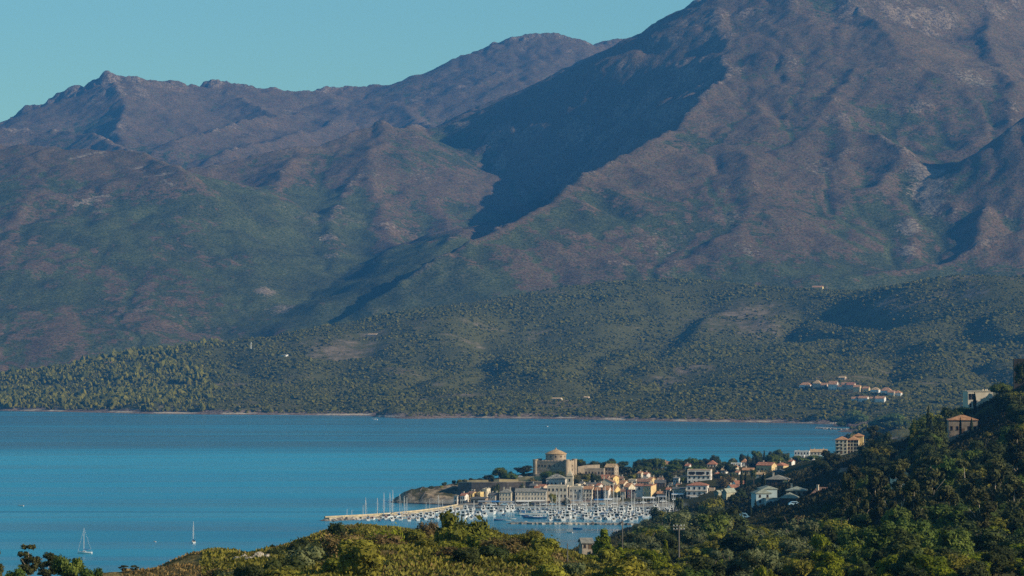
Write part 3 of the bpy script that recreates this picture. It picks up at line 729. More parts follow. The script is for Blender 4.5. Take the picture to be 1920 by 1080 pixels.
# unit plants: width 1, height given; scaled when planted
def make_bush(key, mat, h, seed, n=1100, size=0.058, core=0.8, k=7):
    rs = np.random.RandomState(seed)
    o = cloud_obj('scrub_bush', dome_lobes(rs, 1.0, h, k), n, size, LM[mat], rs, core=core)
    C.objects.unlink(o); PROTO.setdefault(key, []).append(o)
def unlink_tree(o):
    for c in list(o.children): unlink_tree(c)
    C.objects.unlink(o)
def make_tree(key, name, crown_fn, trunk_fn, mat, bark, seed, n, size, **kw):
    rs = np.random.RandomState(seed); rr = random.Random(seed)
    r = empty(name, (0, 0, 0))
    tb = MB(); trunk_fn(tb, rr); tb.build('trunk', bark, r, smooth=True)
    cloud_obj('crown', crown_fn(rs), n, size, LM[mat], rs, r, **kw)
    unlink_tree(r); PROTO.setdefault(key, []).append(r)
for s in range(4):
    make_bush('bush_olive', 'olive', (0.62, 0.75, 0.55, 0.85)[s], 10 + s)
    make_bush('bush_dark', 'dark', (0.7, 0.6, 0.8, 0.66)[s], 20 + s)
    make_bush('bush_dry', 'dry', (0.55, 0.7, 0.5, 0.62)[s], 30 + s, n=1300, size=0.05, core=0.5, k=9)
    make_bush('bush_grey', 'grey', (0.7, 0.6, 0.8, 0.66)[s], 40 + s)
    make_bush('bush_bright', 'bright', (0.75, 0.62, 0.8, 0.7)[s], 50 + s)
def trunk_simple(h, r, forks=3, spread=.28, top=.75):
    def f(tb, rr):
        lean = rr.uniform(-.05, .05)
        tb.tube([(0, 0, -.12), (lean * .5, 0, h * .5), (lean, 0, h)], [r, r * .75, r * .6], 7)
        for i in range(forks):
            a = 2 * math.pi * i / forks + rr.uniform(-.4, .4)
            tb.tube([(lean, 0, h * .97), (lean + spread * .5 * math.cos(a), spread * .5 * math.sin(a), h + (top - h) * .5), (lean + spread * math.cos(a), spread * math.sin(a), top)], [r * .55, r * .4, r * .2], 5)
    return f
def round_crown(h, base, w=1.0, k=8):
    def f(rs):
        c = (h + base) / 2; hh = (h - base) / 2
        out = [(0, 0, c, w * .33, w * .33, hh * .78)]
        for i in range(k):
            a = 2 * math.pi * i / k + rs.uniform(-.5, .5); zz = rs.uniform(-.55, .7); rr = w * .34 * math.sqrt(max(.1, 1 - zz * zz * .8)) * rs.uniform(.75, 1.1)
            s = rs.uniform(.15, .24) * w
            out.append((rr * math.cos(a), rr * math.sin(a), c + hh * zz, s, s, s * rs.uniform(.65, .95)))
        return out
    return f
def umbrella_crown(h, th, k=9):
    def f(rs):
        out = [(0, 0, h - th * .62, .34, .34, th * .42)]
        for i in range(k):
            a = 2 * math.pi * i / k + rs.uniform(-.3, .3); rr = rs.uniform(.26, .38)
            s = rs.uniform(.13, .19)
            out.append((rr * math.cos(a), rr * math.sin(a), h - th * rs.uniform(.62, .78), s, s, th * rs.uniform(.26, .36)))
        return out
    return f
def cone_crown(h, base, w=1.0, k=16):
    def f(rs):
        out = [(0, 0, base + (h - base) * .4, w * .20, w * .20, (h - base) * .42), (0, 0, base + (h - base) * .78, w * .11, w * .11, (h - base) * .22)]
        for i in range(k):
            u = (i + rs.rand()) / k; z = base + (h - base) * (.06 + .88 * u); rad = w * .40 * (1 - u) ** .8 * rs.uniform(.6, 1.1)
            a = i * 2.4 + rs.uniform(-.4, .4); s = w * (.11 + .11 * (1 - u)) * rs.uniform(.7, 1.2)
            out.append((rad * math.cos(a), rad * math.sin(a), z, s, s, s * .75))
        return out
    return f
def euc_crown(h, k=24):
    def f(rs):
        out = []
        for i in range(k):
            u = rs.rand(); a = rs.uniform(0, 6.28); z = h * (.38 + .58 * u); rr = .36 * math.sin(math.pi * (.18 + .72 * u)) * rs.uniform(.35, 1.15)
            s = rs.uniform(.085, .155)
            out.append((rr * math.cos(a), rr * math.sin(a), z, s, s, s * rs.uniform(.6, .9)))
        return out
    return f
def euc_trunk(h):
    def f(tb, rr):
        tb.tube([(0, 0, -.1), (.02, 0, h * .3), (.0, .02, h * .6), (.03, 0, h * .9)], [.022, .017, .011, .004], 7)
        for i in range(7):
            a = rr.uniform(0, 6.28); z0 = h * rr.uniform(.22, .6); L = rr.uniform(.2, .36)
            tb.tube([(.01, 0, z0), (L * .5 * math.cos(a), L * .5 * math.sin(a), z0 + L * .55), (L * math.cos(a), L * math.sin(a), z0 + L * 1.05)], [.009, .006, .003], 5)
    return f
for s in range(3):
    make_tree('oak', 'holm_oak', round_crown((.95, .85, 1.05)[s], .14), trunk_simple(.34, .035), 'dark', M_BARK, 60 + s, 1500, .060)
    make_tree('olive', 'olive_tree', round_crown((.85, .75, .95)[s], .12), trunk_simple(.30, .04), 'grey', M_BARK, 70 + s, 1500, .056)
    make_tree('oliveg', 'olive_tree', round_crown((.90, .78, 1.0)[s], .12), trunk_simple(.30, .035), 'olive', M_BARK, 80 + s, 1500, .056)
    make_tree('upine', 'umbrella_pine', umbrella_crown((.70, .80, .64)[s], .46), trunk_simple(.34, .032, 5, .24, .52), 'pine', M_BARK, 90 + s, 1500, .055, core=.8, flat=.4)
    make_tree('pine', 'pine_tree', cone_crown((1.5, 1.35, 1.25)[s], .16), trunk_simple(.9, .035, 3, .14, 1.1), 'bright', M_BARK, 100 + s, 2200, .062)
    make_tree('dpine', 'pine_tree', round_crown((1.2, 1.05, 1.15)[s], .22, 1.0, 13), trunk_simple(.45, .035, 4, .25, .8), 'pine', M_BARK, 110 + s, 2000, .058)
    make_tree('bpine', 'pine_tree', round_crown((.98, .88, 1.1)[s], .10, 1.0, 14), trunk_simple(.4, .035, 4, .25, .7), 'bright', M_BARK, 115 + s, 2200, .055)
    make_tree('euc', 'eucalyptus_tree', euc_crown((1.5, 1.35, 1.65)[s]), euc_trunk((1.5, 1.35, 1.65)[s]), 'euc', M_PALEBARK, 120 + s, 3600, .052, core=.62, inner=.35)
    make_tree('cyp', 'cypress_tree', lambda rs: [(0, 0, .9 + .42 * i, .5 * math.sin(math.pi * (.24 + .70 * i / 9)) ** .8, .5 * math.sin(math.pi * (.24 + .70 * i / 9)) ** .8, .5) for i in range(10)], trunk_simple(.8, .10, 1, .02, 1.2), 'cyp', M_BARK, 130 + s, 1000, .20, core=.88)
def make_palm(seed):
    rr = random.Random(seed); r = empty('palm_tree', (0, 0, 0))
    tb = MB(); tb.tube([(0, 0, -.3), (.03, 0, 1.2), (.02, .02, 2.4)], [.085, .07, .065], 8); tb.build('trunk', M_BARK, r, smooth=True)
    cb = MB()
    for i in range(34):
        a = rr.uniform(0, 6.28); e0 = rr.uniform(-.5, 1.25); L = rr.uniform(.75, 1.0); pts = []
        for k in range(6):
            u = k / 5; e = e0 - u * u * 1.0; pts.append(Vector((.02 + math.cos(a) * L * u * math.cos(e * .6), .02 + math.sin(a) * L * u * math.cos(e * .6), 2.4 + L * u * math.sin(e))))
        sd_ = Vector((-math.sin(a), math.cos(a), 0))
        for k in range(5):
            w0 = .02 + .15 * math.sin(math.pi * min(1, (k + .2) / 5)); w1 = .02 + .15 * math.sin(math.pi * min(1, (k + 1.1) / 5.2))
            for sg in (-1, 1):
                cb.add([pts[k], pts[k + 1], pts[k + 1] + sd_ * sg * w1 - Vector((0, 0, w1 * .5)), pts[k] + sd_ * sg * w0 - Vector((0, 0, w0 * .5))], [(0, 1, 2, 3)])
    cb.build('crown', LM['dark'], r)
    unlink_tree(r); PROTO.setdefault('palm', []).append(r)
for s in range(2): make_palm(140 + s)
TH = {'bush_olive': .7, 'bush_dark': .7, 'bush_dry': .6, 'bush_grey': .7, 'bush_bright': .72, 'oak': .95, 'olive': .85, 'oliveg': .9, 'upine': .72, 'pine': 1.4, 'dpine': 1.15, 'bpine': 1.0, 'euc': 1.5, 'cyp': 5.2, 'palm': 3.0}
PLANTED = []
_used = {}
def plant(key, x, y, width, label=None, group=None, hs=1.0, z=None, sink=0.03, zone=None):
    """a plant WIDTH metres across at (x, y) on the near land; hs stretches its height"""
    k = _used.get(key, 0); _used[key] = k + 1
    src = PROTO[key][rng.randrange(len(PROTO[key]))]
    o = copy_tree(src)
    zz = near_z(x, y) if z is None else z
    o.location = (x, y, zz - sink * width); o.rotation_euler = (0, 0, rng.uniform(0, 6.28))
    o.scale = (width, width * rng.uniform(.93, 1.07), width * hs)
    cat = {'b': 'bush'}.get(key[0], 'tree') if key.startswith('bush') else 'tree'
    tag(o, label, cat, group)
    PLANTED.append((key, o, zone, label is None))
    return o
def plant_px(key, px, d, wpx, toppy=None, **kw):
    """a plant WPX photo pixels wide on the ground at distance d; toppy sets its height"""
    w = wpx * d / F; x = xat(px, d); hs = 1.0
    if toppy is not None:
        h = at(px, toppy, d).z - near_z(x, d); hs = max(.35, h / (TH[key] * w))
    return plant(key, x, d, w, hs=hs, **kw)
# ------------------------------------------------------------------ maquis and woods on the hills across the bay: uncountable
def blob_mesh(name, Pts, W, Hh, mat, seed, base_mesh, rough=0.30):
    rs = np.random.RandomState(seed); iv, itf = base_mesh; n, k = len(Pts), len(iv)
    ang = rs.uniform(0, 6.28, n); ca, sa = np.cos(ang), np.sin(ang)
    jit = 1 + rough * rs.normal(size=(n, k)).clip(-1.6, 1.6)
    v = iv[None] * jit[:, :, None]
    x = (v[:, :, 0] * ca[:, None] - v[:, :, 1] * sa[:, None]) * W[:, None] * .5
    y = (v[:, :, 0] * sa[:, None] + v[:, :, 1] * ca[:, None]) * W[:, None] * .5
    z = v[:, :, 2] * Hh[:, None] * .5
    V = np.stack([x + Pts[:, None, 0], y + Pts[:, None, 1], z + Pts[:, None, 2]], -1).reshape(-1, 3)
    T = (itf[None] + (np.arange(n) * k)[:, None, None]).reshape(-1, 3)
    tint = np.repeat(rs.rand(n), k)
    return mesh_np(name, V, [T], mat, smooth=False, attrs={'tint': tint})
def clump_mat(name, cols):
    t = NT(name); a = t.attr('tint', 'Fac'); P = t.pos()
    r = t.n('ShaderNodeValToRGB'); t.l(a, r.inputs[0]); el = r.color_ramp.elements
    el[0].position = 0; el[0].color = rgb(*cols[0]); el[1].position = 1; el[1].color = rgb(*cols[-1])
    for i, c in enumerate(cols[1:-1]): e = el.new((i + 1) / (len(cols) - 1)); e.color = rgb(*c)
    n = t.noise(P, .35, 3, .7)
    t.base(t.mix(t.map(n, .35, .65, 0, .55), r.outputs[0], rgb(*[x * .55 for x in cols[0]])), .9, .05)
    t.bump(t.noise(P, .9, 2, .6), .8, 1.2)
    return t.m
def hill_z_v(x, y):
    i = np.clip((x - hx[0]) / 9.0, 0, len(hx) - 1.001); j = np.clip((y - hy[0]) / 9.0, 0, len(hy) - 1.001)
    a, b = i.astype(int), j.astype(int); u, v = i - a, j - b
    return (HZ[b, a] * (1 - u) + HZ[b, a + 1] * u) * (1 - v) + (HZ[b + 1, a] * (1 - u) + HZ[b + 1, a + 1] * u) * v
def bare_v(x, y):
    i = np.clip(((x - hx[0]) / 9.0).astype(int), 0, len(hx) - 1); j = np.clip(((y - hy[0]) / 9.0).astype(int), 0, len(hy) - 1)
    return bare[j, i]
HOUSE_SPOTS = []          # (x, y, radius) kept clear on the hills
hr = np.random.RandomState(5)
N = 300000
cy = hr.uniform(3400, 6950, N); cx = hr.uniform(-1, 1, N) * (0.165 * cy) + 0.004 * cy
cz = hill_z_v(cx, cy)
pxs = 960 + F * cx / cy
shore_d = np.interp(pxs, [p[0] for p in SHORE], [d_sea(p[1]) for p in SHORE])
b = bare_v(cx, cy); dens = np.clip(1.02 - 0.85 * b + 1.2 * fbm(cx, cy, 110, 3, 301, .6) + 1.1 * fbm(cx, cy, 34, 2, 305), 0.05, 1)
keep = (cz > 2.5) & (hr.rand(N) < dens * 0.80)
for hx_, hy_, hr_ in HOUSE_SPOTS: keep &= ((cx - hx_) ** 2 + (cy - hy_) ** 2) > hr_ ** 2
# keep only the side that faces the bay and the crests
zr = CAM_H + (np.interp(pxs, [c[0] for c in CREST], [at(*c).z for c in CREST]) - CAM_H)
cd = np.interp(pxs, [c[0] for c in CREST], [c[2] for c in CREST])
keep &= (cy < cd + 140) | ((pxs < 1000) & (pxs > 380) & (cy > 6550))
cx, cy, cz, pxs, b = cx[keep], cy[keep], cz[keep], pxs[keep], b[keep]
wood = (np.clip((470 - pxs) / 260, 0, 1) + 0.5 * fbm(cx, cy, 160, 3, 311)) > 0.36           # the pine wood on the western point
sz = (2.2 + 5.6 * hr.rand(len(cx)) ** 2.4) * (1.0 - 0.35 * np.clip(b, 0, 1)) * (0.72 + 1.0 * np.clip(fbm(cx, cy, 130, 3, 321) + .28, 0, 1))
m = ~wood
maquis_m = clump_mat('maquis_leaves', [(0.038, 0.043, 0.008), (0.074, 0.074, 0.011), (0.145, 0.122, 0.018), (0.105, 0.100, 0.022)])
hgt = sz * (.52 + .25 * hr.rand(len(sz)))
ICOA = ICO1
tag(blob_mesh('maquis_scrub', np.stack([cx, cy, cz + .22 * hgt], -1)[m], sz[m], hgt[m], maquis_m, 6, ICOA), 'dense dark green maquis scrub covering the hills across the bay', 'scrub', kind='stuff')
wi = np.where(wood)[0]; wi = wi[hr.rand(len(wi)) < .75]
pine_m = clump_mat('far_pine_needles', [(0.050, 0.057, 0.010), (0.100, 0.096, 0.014), (0.155, 0.136, 0.018), (0.19, 0.160, 0.024)])
ws = sz[wi] * 1.05 + .8; wh = ws * (1.0 + .45 * hr.rand(len(wi)))
tag(blob_mesh('pine_wood', np.stack([cx[wi], cy[wi], cz[wi] + .40 * wh], -1), ws, wh, pine_m, 7, ICOA), 'yellow green pine wood on the low point at the western shore', 'wood', kind='stuff')
print('forest', m.sum(), len(wi))
# ------------------------------------------------------------------ building materials
WALL = {
 'white': paint('white_render', (0.66, 0.61, 0.54), .10, .25, stain=(0.42, 0.37, 0.31)),
 'cream': paint('cream_render', (0.54, 0.46, 0.33), .12, .25, stain=(0.38, 0.30, 0.20)),
 'greybeige': paint('grey_beige_render', (0.53, 0.45, 0.34), .15, .3, stain=(0.32, 0.27, 0.21)),
 'lilac': paint('pale_grey_render', (0.56, 0.50, 0.44), .12, .25, stain=(0.34, 0.30, 0.27)),
 'yellow': paint('yellow_render', (0.57, 0.42, 0.18), .12, .25, stain=(0.44, 0.28, 0.09)),
 'ochre': paint('ochre_render', (0.54, 0.40, 0.20), .15, .25, stain=(0.36, 0.24, 0.11)),
 'peach': paint('peach_render', (0.50, 0.37, 0.26), .12, .3, stain=(0.38, 0.26, 0.17)),
 'brown': paint('brown_stone', (0.26, 0.20, 0.145), .25, .5, stain=(0.16, 0.12, 0.09)),
 'stone': paint('fort_stone', (0.32, 0.25, 0.175), .22, .35, stain=(0.28, 0.20, 0.125)),
 'stonegrey': paint('grey_stone', (0.33, 0.265, 0.195), .28, .5, stain=(0.19, 0.155, 0.12)),
 'darkshade': paint('dark_shade_stone', (0.105, 0.088, 0.072), .3, .5, stain=(0.08, 0.07, 0.06)),  # the rampart's shade is put into this stone colour
 'maroon': paint('red_brown_render', (0.24, 0.115, 0.085), .15, .3, stain=(0.15, 0.08, 0.06)),
 'blue': paint('blue_grey_render', (0.36, 0.44, 0.45), .10, .25, stain=(0.25, 0.31, 0.32)),
 'slate': paint('slate_grey_render', (0.40, 0.375, 0.325), .15, .3),
 'oliveg': paint('olive_grey_render', (0.33, 0.31, 0.22), .15, .3),
 'dark': paint('dark_timber', (0.060, 0.048, 0.036), .2, .8),
}
def tile_mat(name, a, b):
    t = NT(name); P = t.coord('Object')
    n = t.noise(P, .55, 4, .65); v = t.voro(P, 2.2, 'Color'); r = t.sep(v)
    w = t.n('ShaderNodeTexWave'); t.l(P, w.inputs['Vector']); w.inputs['Scale'].default_value = 1.1; w.inputs['Distortion'].default_value = .6
    c = t.mix(t.map(t.math('ADD', t.math('MULTIPLY', n, .6), t.math('MULTIPLY', r[0], .4)), .3, .7), rgb(*a), rgb(*b))
    c = t.mix(t.map(w.outputs['Fac'], .0, .5, .35, 0), c, rgb(*[x * .55 for x in a]))
    t.bump(w.outputs['Fac'], .4, .15)
    return t.base(c, .9, .1)
ROOF = {
 'red': tile_mat('red_roof_tiles', (0.27, 0.105, 0.060), (0.44, 0.20, 0.115)),
 'orange': tile_mat('orange_roof_tiles', (0.33, 0.155, 0.075), (0.52, 0.28, 0.145)),
 'tan': tile_mat('tan_roof_tiles', (0.36, 0.225, 0.115), (0.56, 0.38, 0.20)),
 'rbrown': tile_mat('brown_roof_tiles', (0.19, 0.105, 0.070), (0.32, 0.19, 0.125)),
 'grey': tile_mat('grey_stone_roof', (0.175, 0.165, 0.140), (0.30, 0.28, 0.235)),
 'green': tile_mat('grey_green_roof', (0.21, 0.225, 0.175), (0.33, 0.345, 0.275)),
 'dgrey': tile_mat('dark_grey_roof', (0.085, 0.085, 0.080), (0.155, 0.15, 0.14)),
 'teal': tile_mat('pale_turquoise_roof', (0.30, 0.44, 0.44), (0.40, 0.55, 0.55)),
}
M_GLASS = NT('window_glass'); M_GLASS = M_GLASS.base(rgb(0.012, 0.016, 0.022), .12, .5)
M_FRAME = paint('white_paint', (0.66, 0.65, 0.62), .06, 1.0, .5)
M_WOOD = paint('brown_wood', (0.13, 0.080, 0.045), .2, 1.0)
M_BLUESH = paint('blue_shutter_paint', (0.13, 0.27, 0.42), .1, 1.0)
M_GREYSH = paint('grey_shutter_paint', (0.33, 0.35, 0.33), .1, 1.0)
M_CONC = paint('pale_concrete', (0.43, 0.40, 0.35), .15, .4, stain=(0.28, 0.26, 0.22))
M_OPENING_SHADE = paint('opening_shade_paint', (0.020, 0.018, 0.016), .2, 1.0)
M_METAL = paint('galvanised_metal', (0.42, 0.43, 0.44), .1, 1.0, .45)
_wcache = {}
def window(w, h, style, parent, M):
    """one window: frame and sill round a set-back dark pane, with shutters when the style asks for them"""
    key = (round(w, 2), round(h, 2), style)
    if key not in _wcache:
        b = MB(); t = .09
        b.cur = 0
        b.box(-w / 2, -w / 2 + t, -.06, .02, 0, h); b.box(w / 2 - t, w / 2, -.06, .02, 0, h)
        b.box(-w / 2 + t, w / 2 - t, -.06, .02, h - t, h); b.box(-w / 2 - .08, w / 2 + .08, -.14, .02, -.10, -.002)
        b.cur = 1; b.box(-w / 2 + t, w / 2 - t, -.025, .018, .0, h - t)
        fr = {'w': M_FRAME, 'd': M_WOOD, 's': M_FRAME, 'b': M_BLUESH, 'g': M_GREYSH, 'c': M_FRAME}[style]
        if style in 'sbg':
            b.cur = 2
            for s in (-1, 1): b.box(s * (w / 2 + .03) if s > 0 else -w / 2 - .03 - w * .46, s * (w / 2 + .03) + (w * .46 if s > 0 else 0), -.05, -.003, -.02, h + .02)
        if style == 'c':
            b.cur = 2; b.box(-w / 2 + t, w / 2 - t, -.045, -.027, .0, h - t)
        sh = {'s': M_FRAME, 'b': M_BLUESH, 'g': M_GREYSH, 'c': M_FRAME}.get(style, M_FRAME)
        o = b.build('window', [fr, M_GLASS, sh]); C.objects.unlink(o); _wcache[key] = o
    o = _wcache[key].copy(); C.objects.link(o); o.parent = parent; o.matrix_local = M
    return o
def roof_mesh(kind, w, dp, z, rise, ov=.35, th=.22):
    """a roof slab with real thickness and overhang, ridge along x ('gx'), along y ('gy'), hipped, single pitch or flat"""
    b = MB(); x0, x1, y0, y1 = -w / 2 - ov, w / 2 + ov, -dp / 2 - ov, dp / 2 + ov
    def shell(top, faces):
        n = len(top); low = [(x, y, zz - th) for x, y, zz in top]
        fs = [tuple(f) for f in faces] + [tuple(n + i for i in reversed(f)) for f in faces]
        edges = {}
        for f in faces:
            for i in range(len(f)):
                e = (f[i], f[(i + 1) % len(f)]); edges[e] = 1
        for (a, c) in list(edges):
            if (c, a) not in edges: fs.append((c, a, n + a, n + c))
        b.add(top + low, fs)
    zt = z + th
    if kind == 'gx': shell([(x0, y0, zt), (x1, y0, zt), (x1, 0, zt + rise), (x0, 0, zt + rise), (x1, y1, zt), (x0, y1, zt)], [(0, 1, 2, 3), (3, 2, 4, 5)])
    elif kind == 'gy': shell([(x0, y0, zt), (0, y0, zt + rise), (0, y1, zt + rise), (x0, y1, zt), (x1, y0, zt), (x1, y1, zt)], [(0, 1, 2, 3), (1, 4, 5, 2)])
    elif kind == 'hip':
        if w >= dp:
            k = min(dp / 2, w / 2 * .95); r0, r1 = (x0 + k, 0, zt + rise), (x1 - k, 0, zt + rise)
            shell([(x0, y0, zt), (x1, y0, zt), (x1, y1, zt), (x0, y1, zt), r0, r1], [(0, 1, 5, 4), (1, 2, 5), (2, 3, 4, 5), (3, 0, 4)])
        else:
            k = w / 2 * .95; r0, r1 = (0, y0 + k, zt + rise), (0, y1 - k, zt + rise)
            shell([(x0, y0, zt), (x1, y0, zt), (x1, y1, zt), (x0, y1, zt), r0, r1], [(0, 1, 4), (1, 2, 5, 4), (2, 3, 5), (3, 0, 4, 5)])
    elif kind == 'mono': shell([(x0, y0, zt), (x1, y0, zt), (x1, y1, zt + rise), (x0, y1, zt + rise)], [(0, 1, 2, 3)])
    elif kind == 'flat':
        b.box(x0, x1, y0, y1, z + .002, z + th)
    elif kind == 'parapet':
        b.box(-w / 2 - .06, w / 2 + .06, -dp / 2 - .06, -dp / 2 + .3, z + .002, z + .7); b.box(-w / 2 - .06, w / 2 + .06, dp / 2 - .3, dp / 2 + .06, z + .002, z + .7)
        b.box(-w / 2 - .06, -w / 2 + .3, -dp / 2 + .302, dp / 2 - .302, z + .002, z + .7); b.box(w / 2 - .3, w / 2 + .06, -dp / 2 + .302, dp / 2 - .302, z + .002, z + .7)
        b.box(-w / 2 + .302, w / 2 - .302, -dp / 2 + .302, dp / 2 - .302, z + .002, z + .12)
    return b
def wall_mesh(kind, w, dp, z0, z1, rise):
    b = MB(); x0, x1, y0, y1 = -w / 2, w / 2, -dp / 2, dp / 2
    b.box(x0, x1, y0, y1, z0, z1)
    if kind == 'gx':
        for x, s in ((x0, .3), (x1 - .3, .3)): b.add([(x, y0 + .01, z1), (x + s, y0 + .01, z1), (x + s, y1 - .01, z1), (x, y1 - .01, z1), (x, 0, z1 + rise), (x + s, 0, z1 + rise)], [(0, 3, 4), (1, 5, 2), (0, 4, 5, 1), (3, 2, 5, 4)])
    if kind == 'gy':
        for y, s in ((y0, .3), (y1 - .3, .3)): b.add([(x0 + .01, y, z1), (x0 + .01, y + s, z1), (x1 - .01, y + s, z1), (x1 - .01, y, z1), (0, y, z1 + rise), (0, y + s, z1 + rise)], [(0, 4, 3), (1, 2, 5), (0, 1, 5, 4), (3, 4, 5, 2)])
    if kind == 'mono':
        b.add([(x0 + .01, y0 + .01, z1), (x1 - .01, y0 + .01, z1), (x1 - .01, y1 - .01, z1), (x0 + .01, y1 - .01, z1), (x1 - .01, y1 - .01, z1 + rise), (x0 + .01, y1 - .01, z1 + rise)], [(0, 1, 4, 5), (1, 2, 4), (3, 0, 5), (2, 3, 5, 4)])
    return b
BUILT = []
def house(label, px0, px1, base, eave, ridge, d, roof, wall, tiles, nx=2, nf=2, style='w', yaw=-16, dp=9.0, name='town_house', cat='house', group='houses of the old harbour town', chim=1, door=True, wh=None, ww=None, zfun=None, zbase=None, wside=True, skip=(), awning=None, fl0=0):
    W = (px1 - px0) * d / F; a = R(yaw)
    dp = min(dp, W * 1.1 + 3)
    w = max(2.2, (W - dp * math.sin(abs(a))) / math.cos(a))
    cx = xat((px0 + px1) / 2, d); cyy = d + dp / 2 * math.cos(a)
    gz = (zfun or near_z)(cx, d)
    zb = at(px0, base, d).z if base is not None else gz
    if zbase is not None: zb = zbase
    ze = at(px0, eave, d).z; zr = at(px0, ridge, d + (dp / 2 if roof in ('gx', 'hip', 'gy') else 0)).z
    rise = max(.05, zr - ze) if roof in ('gx', 'gy', 'hip', 'mono') else 0
    z0 = min(zb, gz) - 2.0
    r = empty(name, (cx, cyy, zb), a, label, cat, group)
    H = ze - zb
    wall_mesh(roof, w, dp, z0 - zb, H, rise - .02 if rise else 0).build('wall', WALL[wall], r)
    rm = roof_mesh(roof, w, dp, H, rise)
    ro = rm.build('roof', ROOF[tiles] if tiles in ROOF else WALL[tiles], r)
    for i in range(chim):
        cb = MB(); xx = w * (.28 if i % 2 else -.25); yy = dp * (.12 if roof != 'parapet' else .2)
        top = H + rise + 1.0 + .15 * i
        cb.box(xx - .35, xx + .35, yy - .35, yy + .35, H - .2, top); cb.box(xx - .45, xx + .45, yy - .45, yy + .45, top + .002, top + .16)
        cb.build('chimney', WALL['cream' if wall in ('yellow', 'cream', 'ochre') else 'greybeige'], ro)
    fh = H / max(nf, 1); hw = wh or min(1.5, fh * .52); wwid = ww or min(1.05, w / max(nx, 1) * .42)
    n = 0
    for f in range(nf):
        for i in range(nx):
            if (i, f) in skip: continue
            x = -w / 2 + w * (i + .5) / nx; z = fh * f + fh * .30
            if f == 0 and door and i == nx // 2:
                db = MB(); db.box(x - .55, x + .55, -dp / 2 - .05, -dp / 2 + .05, .02, min(2.2, fh * .85)); db.build('door', M_WOOD, r); continue
            window(wwid, hw, style, r, Matrix.Translation((x, -dp / 2 - .001, z)))
        if wside and dp > 4 and abs(yaw) > 3:
            for i in range(2):
                y = -dp / 2 + dp * (i + .5) / 2; s = 1 if yaw < 0 else -1
                window(wwid, hw, style, r, Matrix.Translation((s * (w / 2 + .001), y, fh * f + fh * .30)) @ Matrix.Rotation(s * math.pi / 2, 4, 'Z'))
    if awning:
        ab = MB(); ab.add([(-w * .46, -dp / 2 - .02, 2.9), (w * .46, -dp / 2 - .02, 2.9), (w * .46, -dp / 2 - 2.6, 2.3), (-w * .46, -dp / 2 - 2.6, 2.3), (-w * .46, -dp / 2 - .02, 2.8), (w * .46, -dp / 2 - .02, 2.8), (w * .46, -dp / 2 - 2.6, 2.1), (-w * .46, -dp / 2 - 2.6, 2.1)], [(0, 3, 2, 1), (4, 5, 6, 7), (3, 7, 6, 2), (0, 4, 7, 3), (1, 2, 6, 5), (0, 1, 5, 4)])
        ab.build('awning', {'white': M_FRAME, 'red': WALL['maroon'], 'green': M_GREYSH}[awning], r)
    BUILT.append((cx, d, W, px0, px1))
    return r, w, dp, H, rise
# ------------------------------------------------------------------ the harbour town
HG = 'houses of the old harbour town'
house('small pale flat roofed house, first of the quay row below the rampart', 851, 863.5, 946, 931, 930, 2028, 'parapet', 'lilac', 'grey', 1, 2, 'd', chim=0, dp=7)
house('narrow white quay house under a red roof beside the yellow house', 863, 878.5, 946, 930, 925, 2029, 'gx', 'white', 'red', 2, 2, 'd', dp=8)
house('bright yellow house with brown red roof below the dark rampart', 877.5, 894, 944, 925.5, 921.5, 2036, 'gx', 'yellow', 'rbrown', 2, 2, 'd', dp=9, chim=2)
house('low brown stone quay building in front of the yellow houses', 882, 915, 946.5, 935.5, 933, 2026, 'mono', 'brown', 'dgrey', 4, 1, 'd', dp=6, chim=0)
house('small yellow stepped house with open terrace behind the brown quay building', 894, 907, 944, 925, 922, 2038, 'parapet', 'yellow', 'yellow', 2, 2, 'd', dp=8, chim=1)
house('tall narrow cream house with chimneys rising behind the yellow terrace', 904, 919.5, 940, 918.5, 917, 2046, 'parapet', 'cream', 'cream', 1, 2, 'w', dp=8, chim=2)
house('olive beige quay house with grey roof beside the tall cream house', 915, 937, 946.5, 929.5, 924.5, 2030, 'gx', 'greybeige', 'dgrey', 3, 2, 'w', dp=9, chim=2)
house('tall cream house with hipped grey roof and three rows of windows', 936, 963.5, 947, 924, 917, 2029, 'hip', 'cream', 'grey', 4, 3, 'w', yaw=-8, dp=11, chim=2)
house('long grey beige building with ten bays and a white awning at the quay', 966, 1027.5, 947, 922.5, 916, 2030, 'gx', 'greybeige', 'grey', 10, 3, 'w', yaw=-5, dp=11, chim=3, awning='white', wside=False)
house('low house with long red roof behind the long grey building', 1009, 1027, 918, 912.5, 908.5, 2062, 'gx', 'peach', 'red', 3, 1, 'w', dp=9, chim=0)
house('small grey roofed house on the slope below the citadel wall', 993, 1010, 918, 911.5, 907, 2066, 'gx', 'stonegrey', 'dgrey', 2, 1, 'd', dp=8, chim=1)
house('wide flat topped building with brown grey front behind the tallest masts', 1026, 1067, 947, 912.5, 912, 2031, 'parapet', 'greybeige', 'greybeige', 5, 3, 'd', yaw=-6, dp=12, chim=0, wside=False)
house('blue grey flat topped building right of the quay restaurant', 1066.5, 1094.5, 947, 914.5, 914, 2033, 'parapet', 'slate', 'greybeige', 3, 3, 'w', yaw=-6, dp=12, chim=0, wside=False)
house('small quay restaurant with pale gable in front of the flat topped building', 1053, 1071, 947, 940, 932, 2019, 'gy', 'brown', 'grey', 3, 1, 'd', yaw=-4, dp=9, chim=0)
house('brown grey quay house under orange tiles with a red awning', 1094, 1115.5, 947, 917.5, 912, 2031, 'gx', 'greybeige', 'orange', 3, 4, 'd', yaw=-10, dp=10, awning='red', chim=2)
